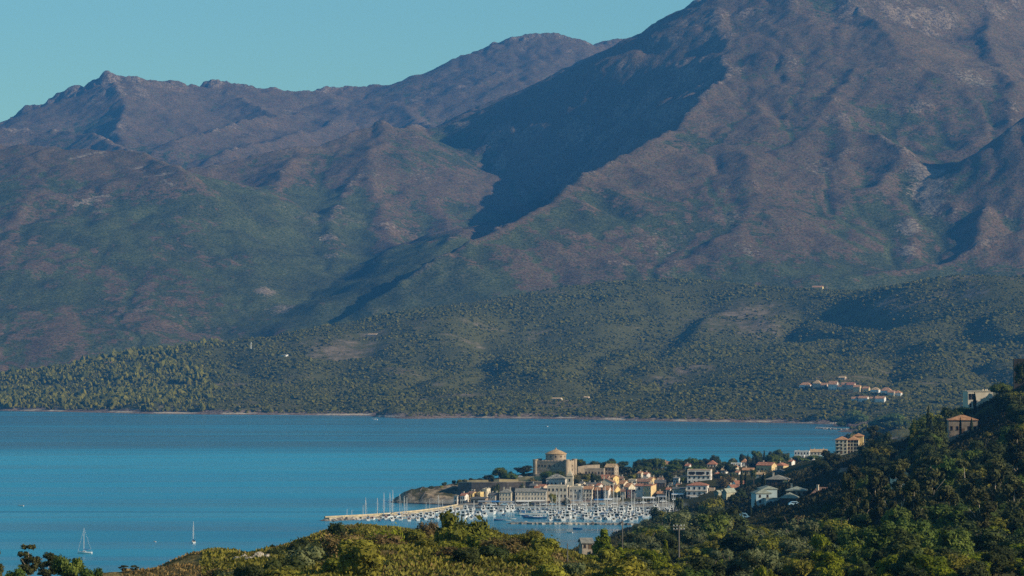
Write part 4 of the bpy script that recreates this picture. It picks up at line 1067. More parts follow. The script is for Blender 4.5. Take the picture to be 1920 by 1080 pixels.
house('brown quay house with orange roof between two grey fronts', 1115, 1132.5, 947, 919.5, 914, 2033, 'gx', 'brown', 'orange', 2, 3, 'd', yaw=-14, dp=10)
house('pale quay house with steep orange roof beside the yellow gable', 1131.5, 1147, 947, 919.5, 911.5, 2031, 'gx', 'lilac', 'orange', 2, 3, 'w', yaw=-14, dp=10, chim=2)
house('yellow walled house with sloping orange roof facing the sun', 1146.5, 1164, 945, 921, 910, 2036, 'gx', 'yellow', 'orange', 2, 3, 'd', yaw=-30, dp=11)
house('dark low shop front on the quay below the yellow walled house', 1148, 1164, 947.5, 936, 935, 2024, 'parapet', 'slate', 'slate', 2, 1, 'w', yaw=-6, dp=6, chim=0)
house('narrow beige house with brown roof beside the maroon house', 1163, 1177, 947, 922, 917, 2030, 'gx', 'greybeige', 'rbrown', 2, 3, 'g', yaw=-12, dp=9)
house('red brown house with white windows beside the tower like house', 1176, 1191.5, 947, 921, 919.5, 2030, 'parapet', 'maroon', 'maroon', 2, 3, 'w', yaw=-8, dp=9, chim=0)
house('tall tower like house with blank grey front and flat red roof', 1191, 1207, 948, 911.5, 908.5, 2029, 'mono', 'lilac', 'red', 1, 4, 'd', yaw=-4, dp=10, chim=0, wside=False, skip=((0, 2),))
house('tall patched yellow fronted house joined to the tower like house', 1206.5, 1231, 948, 911.5, 908.5, 2027, 'mono', 'ochre', 'red', 3, 4, 'w', yaw=-26, dp=8, chim=2, wside=False, skip=((0, 1), (1, 2), (2, 0), (0, 3)))
house('dark grey house with two rows of windows behind the patched house', 1227, 1249.5, 925, 906, 900, 2070, 'gx', 'darkshade', 'dgrey', 4, 2, 'd', yaw=-6, dp=9)
house('small peach house with orange roof and blue shutters', 1231.5, 1249.5, 947, 926, 921.5, 2026, 'gx', 'peach', 'orange', 2, 2, 'b', yaw=-10, dp=9)
house('thin red roofed house between the blue shuttered and olive houses', 1249, 1259, 945, 918.5, 914.5, 2034, 'gx', 'lilac', 'red', 1, 3, 'w', yaw=-12, dp=8)
house('olive grey quay house with white windows and small red roof', 1260.5, 1288.5, 945, 917, 913.5, 2024, 'gx', 'oliveg', 'dgrey', 4, 3, 'w', yaw=-8, dp=9, chim=1)
# second row and the upper town
house('cream house gable to the harbour below the red roofs', 1123, 1155, 917, 905.5, 897, 2072, 'gy', 'cream', 'rbrown', 4, 1, 'd', yaw=-8, dp=12, chim=1)
house('long orange roofed house behind the cream gable', 1124, 1146, 905, 898, 890.5, 2098, 'gx', 'peach', 'red', 3, 1, 'w', yaw=-14, dp=10)
house('small sunlit yellow house behind the cream gable', 1145, 1160, 905, 896.5, 891, 2094, 'gx', 'yellow', 'orange', 2, 1, 'd', yaw=-30, dp=8)
house('dark slate roofed house in the second row of the old town', 1098, 1122, 918, 910, 905, 2066, 'gx', 'stonegrey', 'dgrey', 3, 1, 'd', yaw=-10, dp=9, chim=2)
house('pale house with sloping orange roof above the narrow beige house', 1160, 1181, 915, 908, 901, 2068, 'gx', 'cream', 'orange', 2, 1, 'w', yaw=-26, dp=9)
house('beige house with bright orange roof behind the red brown house', 1170, 1191, 924, 914, 906, 2052, 'gx', 'cream', 'orange', 2, 2, 'w', yaw=-24, dp=10, chim=2)
house('dull brown roofed house with chimneys behind the tower like house', 1194, 1222, 912, 903.5, 898, 2076, 'gx', 'stonegrey', 'rbrown', 4, 1, 'd', yaw=-8, dp=10, chim=3)
house('cream house with a small belfry on its roof in the upper town', 1216, 1229, 908, 899.5, 895, 2092, 'gx', 'ochre', 'orange', 2, 1, 'd', yaw=-22, dp=8, chim=2)
house('grey walled house with flat top left of the belfry house', 1178, 1196, 910, 901, 900, 2086, 'parapet', 'greybeige', 'greybeige', 2, 1, 'd', yaw=-10, dp=8, chim=1)
for lab, p0, p1, ba, ea, ri, d_, rf, wl, tl, nx_, nf_ in [
 ('small white house with red roof tucked behind the long grey building', 1002, 1013, 922, 916, 912, 2052, 'gx', 'white', 'red', 2, 1),
 ('grey gabled house between the church and the quay fronts', 1042, 1056, 922, 914.5, 909, 2056, 'gx', 'lilac', 'grey', 3, 1),
 ('pale house with flat roof terrace right of the church tower', 1077, 1090, 922, 910, 909.5, 2062, 'parapet', 'cream', 'cream', 2, 2),
 ('narrow grey house with slate roof behind the blue grey building', 1086, 1099, 922, 907.5, 903, 2070, 'gx', 'greybeige', 'dgrey', 2, 2),
 ('white rendered house just behind the red awning house', 1104, 1116, 922, 912, 908, 2052, 'gx', 'white', 'rbrown', 2, 2),
 ('tall pale house behind the two orange quay roofs', 1118, 1130, 924, 911, 906.5, 2054, 'gx', 'lilac', 'red', 2, 2),
 ('stone house with brown roof above the cream gable', 1158, 1170, 906, 898, 894, 2100, 'gx', 'stonegrey', 'rbrown', 2, 1),
 ('cream house with tan roof between the orange second row roofs', 1150, 1162, 922, 912.5, 908.5, 2058, 'gx', 'cream', 'tan', 2, 2),
 ('white house with small roof terrace above the maroon house', 1180, 1192, 920, 908.5, 908, 2064, 'parapet', 'white', 'white', 2, 2),
 ('pale grey house with two chimneys left of the belfry house', 1204, 1217, 910, 898, 894, 2096, 'gx', 'lilac', 'grey', 2, 2),
 ('brown stone house under the trees behind the dark grey house', 1232, 1246, 910, 900, 896, 2105, 'gx', 'stonegrey', 'rbrown', 3, 1),
 ('grey house with slate roof right of the dark grey house', 1250, 1264, 926, 914, 909, 2056, 'gx', 'greybeige', 'dgrey', 2, 2),
 ('cream house with red roof behind the olive grey quay house', 1266, 1282, 926, 913, 908, 2052, 'gx', 'cream', 'red', 3, 2),
 ('low pale house before the wall right of the olive grey house', 1278, 1290, 947, 934, 930, 2018, 'gx', 'lilac', 'rbrown', 2, 2)]:
    house(lab, p0, p1, ba, ea, ri, d_, rf, wl, tl, nx_, nf_, rng.choice('wdgs'), yaw=rng.uniform(-20, -6), dp=9, chim=rng.choice((0, 1, 2)))
# stone buildings beside the citadel
house('tall plain stone building with tiled gable roof beside the citadel', 1134, 1160.5, 892, 876.5, 870, 2138, 'gx', 'stonegrey', 'tan', 3, 2, 'd', yaw=-14, dp=12, chim=0, name='stone_building', cat='building', group=None)
house('low ruined stone range joined to the tall stone building', 1096, 1135, 892, 880.5, 880, 2130, 'parapet', 'stonegrey', 'stonegrey', 6, 1, 'd', yaw=-6, dp=10, chim=0, name='stone_building', cat='building', group=None)
# modern houses right of the old town
r, w, dp, H, rise = house('large white three storey house with red roof and columned terrace', 1287, 1331.5, 941, 910.5, 904.5, 2012, 'hip', 'white', 'red', 4, 3, 'w', yaw=-10, dp=11, chim=1, name='modern_house', ww=1.5, wh=1.6, fl0=0)
for zf in (.36, .68):
    b = MB(); b.box(-w / 2 - .25, w / 2 + .25, -dp / 2 - .9, -dp / 2 - .004, H * zf - .14, H * zf + .1); b.build('balcony_slab', WALL['peach'], r)
b = MB(); b.box(-w * .30, w * .40, -dp / 2 - 4.0, -dp / 2 - .92, H * .30, H * .35); b.build('terrace_roof', M_FRAME, r)
for i in range(6):
    b = MB(); x = -w * .29 + w * .68 * i / 5; b.box(x - .15, x + .15, -dp / 2 - 3.9, -dp / 2 - 3.6, -.5, H * .30 - .003); b.build('column', M_FRAME, r)
r, w, dp, H, rise = house('large white flat roofed house with wide openings above the red roofed one', 1288.5, 1336.5, 908, 882.5, 882, 2076, 'parapet', 'white', 'peach', 5, 3, 'd', yaw=-8, dp=11, chim=0, name='modern_house', ww=1.1, wh=1.3)
for x, ww_ in ((-.30, 2.6), (.02, 4.0), (.36, 1.0)):
    b = MB(); b.box(w * x - ww_ / 2, w * x + ww_ / 2, -dp / 2 - .07, -dp / 2 - .03, H * .69, H * .93); b.build('loggia', M_OPENING_SHADE, r)  # flat panels painted dark for the shade inside the openings
b = MB(); b.box(-w / 2 - .2, w / 2 + .2, -dp / 2 - .5, -dp / 2 - .004, H * .62, H * .655); b.build('balcony_slab', WALL['peach'], r)
house('low tan garden building behind the white terrace house', 1329, 1341.5, 928, 917, 913, 2014, 'parapet', 'peach', 'peach', 2, 1, 'd', yaw=-8, dp=5, chim=0, name='outbuilding', group=None)
house('low red roofed house with white gable left of the two cypresses', 1364, 1388, 923, 915, 909, 1850, 'gx', 'white', 'red', 3, 1, 'w', yaw=14, dp=9, chim=1, name='villa', group=None)
house('taller red roofed house just behind the low red roofed one', 1374, 1397, 914, 908, 901.5, 1885, 'gx', 'white', 'red', 3, 1, 'w', yaw=10, dp=10, chim=1, name='villa', group=None)
house('long olive walled shed with pale green metal roof', 1354, 1381, 944, 924.5, 916, 1650, 'gy', 'oliveg', 'green', 3, 1, 'd', yaw=-28, dp=16, chim=0, name='shed', cat='shed', group='green roofed sheds')
house('smaller shed with pale green roof left of the long shed', 1342, 1357, 936, 924.5, 919.5, 1700, 'gy', 'oliveg', 'green', 2, 1, 'd', yaw=-28, dp=10, chim=0, name='shed', cat='shed', group='green roofed sheds')
# far houses among the trees of the peninsula
house('pink roofed house with white gable beside the tall umbrella pine', 1239, 1263, 876, 871, 865.5, 2420, 'gx', 'white', 'orange', 3, 1, 'w', yaw=-18, dp=10, chim=1, name='villa', group='villas among the pines')
house('wide hipped tan roof among dark pines near the water', 1326, 1346.5, 877, 871, 863.5, 2520, 'hip', 'cream', 'red', 3, 1, 'd', yaw=-8, dp=11, chim=0, name='villa', group='villas among the pines')
house('orange hipped roof with low white wall left of the cypress row', 1390, 1404, 873, 867, 860.5, 2480, 'hip', 'white', 'orange', 2, 1, 'w', yaw=-8, dp=9, chim=0, name='villa', group='villas among the pines')
house('low white house with flat roof left of the cypress row', 1370, 1392, 875, 870, 869.5, 2400, 'parapet', 'white', 'white', 3, 1, 'd', yaw=-8, dp=8, chim=0, name='villa', group='villas among the pines')
house('long ochre walled house with red roof below the cypress row', 1418, 1458, 886, 873, 867, 2170, 'gx', 'ochre', 'red', 4, 1, 'd', yaw=-22, dp=11, chim=1, name='villa', group='villas among the pines')
house('ochre house with hipped red roof and dark loggia', 1452, 1480, 884, 873.5, 868, 2185, 'hip', 'ochre', 'red', 3, 1, 'd', yaw=-22, dp=11, chim=1, name='villa', group='villas among the pines')
house('low house with flat orange roof beside the tall palm', 1391, 1417, 888, 882, 877.5, 2120, 'gx', 'ochre', 'orange', 3, 1, 'd', yaw=-12, dp=10, chim=1, name='villa', group='villas among the pines')
for lab, p0, p1, ba, ea, ri, d_, rf, wl, tl, nx_ in [
 ('cream house with red roof among trees right of the upper white house', 1338, 1352, 900, 891, 886.5, 2160, 'hip', 'cream', 'red', 3),
 ('white house with tan roof in the dry field', 1352, 1366, 890, 882, 878, 2260, 'gx', 'white', 'tan', 3),
 ('small pale house beside the lone round bush', 1379, 1390, 894, 886.5, 883, 2140, 'gx', 'white', 'red', 2),
 ('low cream house left of the low flat orange roof', 1372, 1386, 882, 876.5, 873, 2300, 'hip', 'cream', 'orange', 3),
 ('white house with red roof between umbrella pines', 1284, 1297, 882, 874, 870, 2300, 'gx', 'white', 'red', 2),
 ('small cream house above the dull brown roofed house', 1196, 1207, 896, 888, 884.5, 2150, 'gx', 'cream', 'orange', 2),
 ('pale house under the broad bright green pine', 1206, 1220, 900, 890, 886, 2130, 'gx', 'lilac', 'red', 3),
 ('white house with grey roof behind the red roofed terrace house', 1262, 1276, 908, 899, 895, 2090, 'gx', 'white', 'grey', 2),
 ('long cream house with tan roof at the foot of the ochre houses', 1416, 1436, 897, 890, 886, 2020, 'gx', 'cream', 'tan', 4),
 ('white house with red roof behind the wide grey villa', 1478, 1492, 872, 866, 862.5, 2300, 'gx', 'white', 'red', 3),
 ('small white house right of the wide grey villa', 1508, 1520, 882, 875, 872, 2080, 'gx', 'white', 'tan', 2)]:
    house(lab, p0, p1, ba, ea, ri, d_, rf, wl, tl, nx_, 1, 'w', yaw=rng.uniform(-24, -8), dp=9, chim=1, name='villa', group='villas among the pines')
# villas on the slope
VG = 'villas on the wooded slope'
house('wide grey hipped roof villa beside the ochre houses', 1470, 1508, 890, 880, 873, 1890, 'hip', 'stonegrey', 'grey', 4, 1, 'd', yaw=-8, dp=13, chim=0, name='villa', group=VG)
house('lower dark grey roofed wing left of the wide grey villa', 1448, 1475, 893, 885, 880, 1840, 'hip', 'brown', 'dgrey', 3, 1, 'd', yaw=-8, dp=10, chim=1, name='villa', group=VG)
r, w, dp, H, rise = house('grey hipped roof villa with dark veranda and one yellow sunlit corner', 1436, 1483, 911, 899.5, 891, 1560, 'hip', 'dark', 'grey', 5, 1, 'd', yaw=-14, dp=10, chim=1, name='villa', group=VG, wside=False)
b = MB(); b.box(w / 2 - 1.6, w / 2 + .08, -dp / 2 - .08, dp / 2 - 3, -1.5, H - .3); b.build('corner_wall', WALL['yellow'], r)
r, w, dp, H, rise = house('pale blue grey villa with stepped green grey hipped roofs', 1410.5, 1446, 955, 925.5, 917.5, 1330, 'hip', 'blue', 'green', 2, 3, 'd', yaw=10, dp=8, chim=0, name='villa', group=VG, wside=False, ww=.8, wh=1.0)
b = MB(); b.box(w * .25, w * 1.15, dp * .3, dp * 1.5, -2, H * 1.22); b.build('upper_block', WALL['blue'], r)
b = roof_mesh('hip', w * .9, dp * 1.2, 0, 1.1); o = b.build('upper_roof', ROOF['green'], r); o.location = (w * .70, dp * .9, H * 1.22)
window(.9, 1.0, 'd', r, Matrix.Translation((w * .40, dp * .3 - .001, H * .98)))
b = MB(); b.box(0, w * .95, -dp / 2 - 4, -dp / 2 - .004, -3, H * .70); b.build('lower_block', WALL['blue'], r)
b = MB(); b.box(-.3, w * .95 + .3, -dp / 2 - 4.3, -dp / 2 - .006, H * .70 + .002, H * .74); b.build('lower_roof', ROOF['green'], r)
window(.9, 1.2, 'd', r, Matrix.Translation((w * .3, -dp / 2 - 4.001, H * .35))); window(.9, 1.2, 'd', r, Matrix.Translation((w * .72, -dp / 2 - 4.001, H * .35)))
house('upper dark walled villa with grey green hipped roof above its twin', 1474, 1516, 927, 920.5, 912.5, 1300, 'hip', 'brown', 'green', 4, 1, 'd', yaw=-6, dp=9, chim=1, name='villa', group=VG)
house('lower dark walled villa with grey green hipped roof below its twin', 1462, 1500, 946, 934.5, 924.5, 1262, 'hip', 'dark', 'green', 3, 1, 'd', yaw=-10, dp=9, chim=0, name='villa', group=VG)
r, w, dp, H, rise = house('white walled villa with sloping terracotta roof and a white chimney', 1520, 1554, 948, 929.5, 916, 1210, 'mono', 'white', 'rbrown', 3, 2, 'd', yaw=-24, dp=8, chim=1, name='villa', group=VG)
b = MB(); b.box(-w * .1, w / 2 + .6, -dp / 2 - 1.5, -dp / 2 - .02, H * .48, H * .53); b.build('porch_roof', ROOF['rbrown'], r)
house('pale roofed house almost hidden by eucalyptus on the hillside', 1673, 1706, 905, 895, 884, 1010, 'gx', 'greybeige', 'tan', 3, 1, 'd', yaw=20, dp=8, chim=0, name='villa', group=VG)
house('tan roofed cottage half hidden below the apartment block', 1574, 1594, 894, 886, 878, 1400, 'gx', 'brown', 'rbrown', 2, 1, 'd', yaw=14, dp=8, chim=0, name='villa', group=VG)
house('small orange roof showing between dark bushes on the hillside', 1684, 1707, 834, 827, 821, 1480, 'gx', 'peach', 'orange', 2, 1, 'd', yaw=-8, dp=8, chim=0, name='villa', group=VG)
house('villa with orange hipped roof and brown columned front behind cypresses', 1778.5, 1836, 814, 788, 779, 1300, 'hip', 'brown', 'orange', 5, 1, 'd', yaw=-4, dp=11, chim=0, name='villa', group=VG)
r, w, dp, H, rise = house('modern white cubic villa on the hilltop with dark glazed end', 1810, 1862, 768, 734, 733.5, 1450, 'flat', 'greybeige', 'greybeige', 5, 2, 'd', yaw=6, dp=9, chim=0, name='modern_house', group=VG, wside=False, ww=.9, skip=tuple((i, f) for i in (1, 2, 3, 4) for f in (0, 1)))
for x in (-.42, -.30):
    b = MB(); b.box(w * x - .55, w * x + .55, -dp / 2 - .07, -dp / 2 - .03, H * .55, H * .88); b.build('glazing', M_GLASS, r)
b = MB(); b.box(w * .34, w * 1.55, -dp / 2 - 2, dp / 2 - 1, -2, H * .66); b.build('wing', WALL['lilac'], r)
b = MB(); b.box(w * .34 - .2, w * 1.55 + .2, -dp / 2 - 2.2, dp / 2 - .8, H * .66 + .002, H * .70); b.build('wing_roof', M_FRAME, r)
for x in (.2, .3, .36):
    b = MB(); b.box(w * x - .25, w * x + .25, -.3, .3, H + .2, H + .95); b.build('chimney', WALL['cream'], r)
house('dark stone house at the top of the hill overgrown with ivy', 1901, 1945, 722, 676, 675, 1380, 'parapet', 'dark', 'dark', 3, 2, 'd', yaw=-6, dp=9, chim=0, name='stone_house', group=VG)
# apartments and seafront
r, w, dp, H, rise = house('four storey cream apartment block with orange roof and dark balconies', 1566, 1593, 851, 825, 819, 1810, 'hip', 'cream', 'orange', 3, 4, 'd', yaw=-8, dp=10, chim=0, name='apartment_block', cat='apartment block', group=None)
for f in range(1, 4):
    b = MB(); b.box(-w * .46, w * .1, -dp / 2 - 1.1, -dp / 2 - .003, H * f / 4 - .1, H * f / 4 + .08); b.build('balcony', M_GREYSH, r)
b = MB(); b.box(w / 2 + .003, w * 1.42, -dp * .25, dp * .7, -2, H * .98); b.build('wing', WALL['cream'], r)
b = roof_mesh('hip', w * .92, dp * .98, 0, 1.8); o = b.build('wing_roof', ROOF['orange'], r); o.location = (w * .97, dp * .22, H * .985)
for f in range(4):
    for x in (.62, .86, 1.12, 1.32): window(1.0, 1.3, 'd', r, Matrix.Translation((w * x, -dp * .25 - .001, H * f / 4 + H * .07)))
b = MB(); b.box(w * .9, w * 1.75, dp * .72, dp * 1.5, -2, H * 1.22); b.build('rear_block', WALL['yellow'], r)
b = roof_mesh('hip', w * .85, dp * .78, 0, 1.4); o = b.build('rear_roof', ROOF['orange'], r); o.location = (w * 1.32, dp * 1.11, H * 1.225)
SG = 'low seafront houses behind the cypress slope'
house('low white seafront house with several small roof blocks', 1489, 1520, 853, 847, 846.5, 2900, 'parapet', 'white', 'white', 5, 1, 'd', yaw=-10, dp=9, chim=3, name='seafront_house', group=SG)
house('long low seafront house with tan tiled roof', 1519, 1553, 853, 848, 842.5, 2860, 'gx', 'cream', 'tan', 5, 1, 'd', yaw=-6, dp=12, chim=2, name='seafront_house', group=SG)
house('low building with pale turquoise roof in front of the tan roofed house', 1535, 1550, 861, 858, 855, 2500, 'mono', 'white', 'teal', 3, 1, 'd', yaw=-6, dp=9, chim=0, name='seafront_house', group=SG)
house('white house with stepped gables at the foot of the wooded slope', 1519, 1535, 876, 866, 862, 2150, 'gy', 'white', 'white', 2, 1, 'd', yaw=-20, dp=9, chim=1, name='seafront_house', group=SG)
house('small white flat house half hidden among round pines', 1498, 1510, 858, 855, 854.5, 2700, 'parapet', 'white', 'white', 2, 1, 'd', yaw=-10, dp=7, chim=0, name='seafront_house', group=SG)
# valley houses
house('small grey roofed house above the inner water beside the bright pine', 1086, 1111.5, 1030, 1019, 1009.5, 980, 'gx', 'stonegrey', 'grey', 2, 1, 'd', yaw=8, dp=6, chim=0, name='cottage', group='cottages in the valley')
house('orange roofed cottage behind the wooden power pole', 1256, 1287, 1052, 1038, 1026, 860, 'gx', 'brown', 'orange', 2, 1, 'd', yaw=34, dp=6, chim=0, name='cottage', group='cottages in the valley')

# ---- the citadel
def citadel():
    d = 2120; o = at(1040, 889, d)
    r = empty('citadel', o, 0, 'square stone citadel with corner turrets and a round conical roofed keep', 'fortress')
    k = d / F; zt = at(1040, 866, d).z - o.z; px = lambda p: (p - 1040) * k
    x0, x1, x2 = px(1003), px(1061), px(1078)
    plan = [(x0, 2), (x0 + 1.2, .0), (px(1053), -4.0), (px(1062), -4.6), (x2 - .5, 2.5), (x2, 16), (px(1012), 17)]
    b = MB(); b.prism([(x - (x > 0) * -.9 + (x < 0) * -.9, y - .9) for x, y in plan], -5, -1.2 + 1.2, s1=.97); b.prism(plan, .003, zt)
    b.build('wall', WALL['stone'], r)
    c = MB()      # sloping roof inside the parapet
    n = len(plan); top = [(px(1042), 7.5)]
    ins = [(x * .90 + px(1042) * .10, y * .90 + .75) for x, y in plan]
    c.add([(x, y, zt + .02) for x, y in ins] + [(top[0][0] + (x - top[0][0]) * .45, top[0][1] + (y - top[0][1]) * .45, zt + 1.7) for x, y in ins], [tuple(range(n, 2 * n))] + [(i, (i + 1) % n, n + (i + 1) % n, n + i) for i in range(n)])
    c.build('roof', WALL['brown'], r)
    for i in range(n):     # parapet with merlons
        a, q = Vector(plan[i] + (0,)), Vector(plan[(i + 1) % n] + (0,)); dv = q - a; L = dv.length; ang = math.atan2(dv.y, dv.x)
        m = MB(); Mx = Matrix.Translation((a.x, a.y, zt)) @ Matrix.Rotation(ang, 4, 'Z')
        m.box(.25, L - .25, -.05, .4, .004, .55, Mx)
        kk = max(1, int(L / 2.0))
        for j in range(kk): m.box(L * (j + .25) / kk, L * (j + .75) / kk, -.05, .4, .553, 1.0, Mx)
        m.build('parapet', WALL['stone'], r)
    for i, (x, y) in enumerate([(x0 + .3, 1.2), (px(1062), -4.2), (x2 - .2, 9.0), (px(1012), 16.5)]):
        t = MB(); rr = 1.6
        t.lathe([(rr * 1.18, -5), (rr, 0), (rr, zt + .9), (rr * 1.10, zt + .95), (rr * 1.10, zt + 1.6), (0.01, zt + 1.62)], 14, Matrix.Translation((x, y, 0)))
        t.build('turret', WALL['stone'], r, smooth=False)
    K = MB(); kr = px(1059.5) ; kx = px(1042.5); ky = 7.5; zk = at(1040, 857.5, d).z - o.z; ztop = at(1040, 848.5, d).z - o.z; R0 = (1062 - 1023.5) * k / 2
    K.lathe([(R0, zt - 1), (R0, zk), (R0, ztop - 1.1)], 32, Matrix.Translation((kx, ky, 0))); kp = K.build('keep', WALL['stone'], r, smooth=False)
    Q = MB(); zp = at(1040, 843, d).z - o.z
    Q.lathe([(R0 + .01, ztop - 1.2), (R0 + .45, ztop - 1.15), (R0 + .45, ztop - .85), (R0 * .55, ztop + (zp - ztop) * .45), (.55, zp)], 32, Matrix.Translation((kx, ky, 0))); q = Q.build('conical_roof', ROOF['tan'], kp)
    L = MB(); L.lathe([(.55, zp - .3), (.55, zp + .5), (.75, zp + .52), (.02, zp + 1.1)], 12, Matrix.Translation((kx, ky, 0))); L.build('lantern', WALL['stone'], q)
    for j in range(5):
        a = R(-150 + 30 * j); window(.8, 1.0, 'd', kp, Matrix.Translation((kx + R0 * math.cos(a), ky + R0 * math.sin(a), zk)) @ Matrix.Rotation(a + math.pi / 2, 4, 'Z'))
    A, B_ = Vector((plan[1][0], plan[1][1], 0)), Vector((plan[2][0], plan[2][1], 0)); dv = B_ - A; ang = math.atan2(dv.y, dv.x)
    for j, u in enumerate((.10, .22, .34, .52, .70, .88)):
        p = A + dv * u; window(.85, 1.2, 'd', r, Matrix.Translation((p.x, p.y, zt * (.62 if j != 2 else .60))) @ Matrix.Rotation(ang, 4, 'Z'))
    A, B_ = Vector((plan[3][0], plan[3][1], 0)), Vector((plan[4][0], plan[4][1], 0)); dv = B_ - A; ang = math.atan2(dv.y, dv.x)
    for u, z in ((.3, .55), (.75, .62), (.75, .30)):
        p = A + dv * u; window(.8, 1.0, 'd', r, Matrix.Translation((p.x, p.y, zt * z)) @ Matrix.Rotation(ang, 4, 'Z'))
    b = MB()     # buttress
    b.add([(px(1065), -6.2, -4), (px(1069), -5.2, -4), (px(1069), -2.4, -4), (px(1065), -3.4, -4), (px(1066), -3.6, zt * .8), (px(1068), -3.2, zt * .8)], [(0, 1, 5, 4), (1, 2, 5), (3, 0, 4), (2, 3, 4, 5)])
    b.build('buttress', WALL['stone'], r)
citadel()
# ---- the church
def church():
    r, w, dp, H, rise = house('pale grey church with hipped tan grey roof below the citadel', 1024, 1064, 914, 898.5, 889, 2084, 'hip', 'lilac', 'grey', 5, 1, 'd', yaw=-8, dp=11, chim=0, name='church', cat='church', group=None, door=False)
    for x in (-.2, .12):
        b = MB(); b.box(w * x - .6, w * x + .6, -dp * .30, -dp * .05, H + rise * .35, H + rise * .35 + 1.2); b.build('dormer', WALL['slate'], r)
    d = 2078; o = at(1069, 914, d); k = d / F
    b = MB(); s = 14 * k / 2; inv = r.matrix_basis.inverted()
    zt = at(1069, 893, d).z - o.z; zs = at(1069, 881.5, d).z - o.z
    t = MB(); lx, ly = inv @ Vector((o.x, o.y + s, 0)) - inv @ Vector((0, 0, 0)) if False else (None, None)
    c = inv @ Vector((o.x, o.y + s, o.z))
    t.box(c.x - s * .85, c.x + s * .85, c.y - s * .85, c.y + s * .85, c.z - 2, c.z + zt); tw = t.build('bell_tower', WALL['cream'], r)
    q = MB(); q.box(c.x - s * .95, c.x + s * .95, c.y - s * .95, c.y + s * .95, c.z + zt + .002, c.z + zt + .4)
    q.box(c.x - s * .62, c.x + s * .62, c.y - s * .62, c.y + s * .62, c.z + zt + .403, c.z + zt + 1.3)
    n = len(q.v); m = s * .62; z1 = c.z + zt + 1.303
    q.add([(c.x - m, c.y - m, z1), (c.x + m, c.y - m, z1), (c.x + m, c.y + m, z1), (c.x - m, c.y + m, z1), (c.x, c.y, c.z + zs)], [(0, 1, 4), (1, 2, 4), (2, 3, 4), (3, 0, 4)])
    q.build('spire', WALL['cream'], tw)
    window(.9, 1.6, 'd', tw, Matrix.Translation((c.x, c.y - s * .85 - .001, c.z + zt * .55)))
    window(.9, 1.6, 'd', tw, Matrix.Translation((c.x + s * .85 + .001, c.y, c.z + zt * .55)) @ Matrix.Rotation(math.pi / 2, 4, 'Z'))
church()
# belfry on the upper town house
# ---- walls
def wall_run(name, label, pts, thick, mat, top_cap=None, cat='wall', down=3.0, group=None):
    """a wall along (px, d, py_top) points"""
    P3 = [at(p[0], p[2], p[1]) for p in pts]
    r = empty(name, (P3[0].x, P3[0].y, near_z(P3[0].x, P3[0].y)), 0, label, cat, group); o = r.location
    secs = []
    for i, p in enumerate(P3):
        tdir = (P3[min(i + 1, len(P3) - 1)] - P3[max(i - 1, 0)]); tdir.z = 0; tdir.normalize(); nn = Vector((tdir.y, -tdir.x, 0)) * thick / 2
        zb = near_z(p.x, p.y) - down
        secs.append([Vector((p.x, p.y, zb)) + nn * 1.5 - o, Vector((p.x, p.y, p.z)) + nn - o, Vector((p.x, p.y, p.z)) - nn - o, Vector((p.x, p.y, zb)) - nn * 1.5 - o])
    MB().loft(secs).build('masonry', mat, r)
    if top_cap:
        secs = []
        for i, p in enumerate(P3):
            tdir = (P3[min(i + 1, len(P3) - 1)] - P3[max(i - 1, 0)]); tdir.z = 0; tdir.normalize(); nn = Vector((tdir.y, -tdir.x, 0)) * (thick / 2 + .12)
            q = Vector((p.x, p.y, p.z + .003)) - o; u = Vector((0, 0, .45)); secs.append([q + nn, q + nn + u, q - nn + u, q - nn])
        MB().loft(secs).build('coping', top_cap, r)
    return r
wall_run('rampart', 'long dark stone rampart with pale coping above the quay houses', [(861, 2094, 908), (864, 2078, 905), (885, 2074, 905), (920, 2072, 905), (950, 2071, 904.5), (985, 2072, 904)], 1.6, WALL['darkshade'], WALL['stone'])
wall_run('rampart', 'short dark stone rampart end behind the round bush', [(984, 2086, 904), (1004, 2084, 904), (1016, 2084, 904)], 1.4, WALL['darkshade'], WALL['stone'])
wall_run('terrace_wall', 'sunlit ochre terrace wall on top of the rampart', [(876, 2098, 900.5), (892, 2097, 900), (915, 2096, 900)], .8, WALL['ochre'])
wall_run('terrace_wall', 'short ochre garden wall beside the stone pine', [(926, 2096, 899.5), (936, 2095, 898.5), (972, 2095, 899)], .8, WALL['ochre'])
wall_run('terrace_wall', 'ochre retaining wall below the parked cars', [(963, 2106, 894.5), (985, 2104, 893.5), (1016, 2102, 893)], .8, WALL['ochre'])
wall_run('terrace_wall', 'upper pale retaining wall right of the citadel', [(1083, 2150, 875), (1100, 2152, 872), (1124, 2156, 871)], .8, WALL['stone'])
wall_run('terrace_wall', 'pale garden wall below the big umbrella pines', [(1268, 2150, 893), (1290, 2142, 890)], .8, WALL['stone'], cat='wall')
wall_run('quay', 'pale stone town quay along the front of the harbour houses', [(846, 2018, 948.2), (900, 2012, 948.6), (980, 2006, 949), (1080, 2000, 949.5), (1180, 1994, 950), (1262, 1988, 950.3), (1300, 1980, 950.7)], 3.0, M_CONC, down=4, cat='quay')

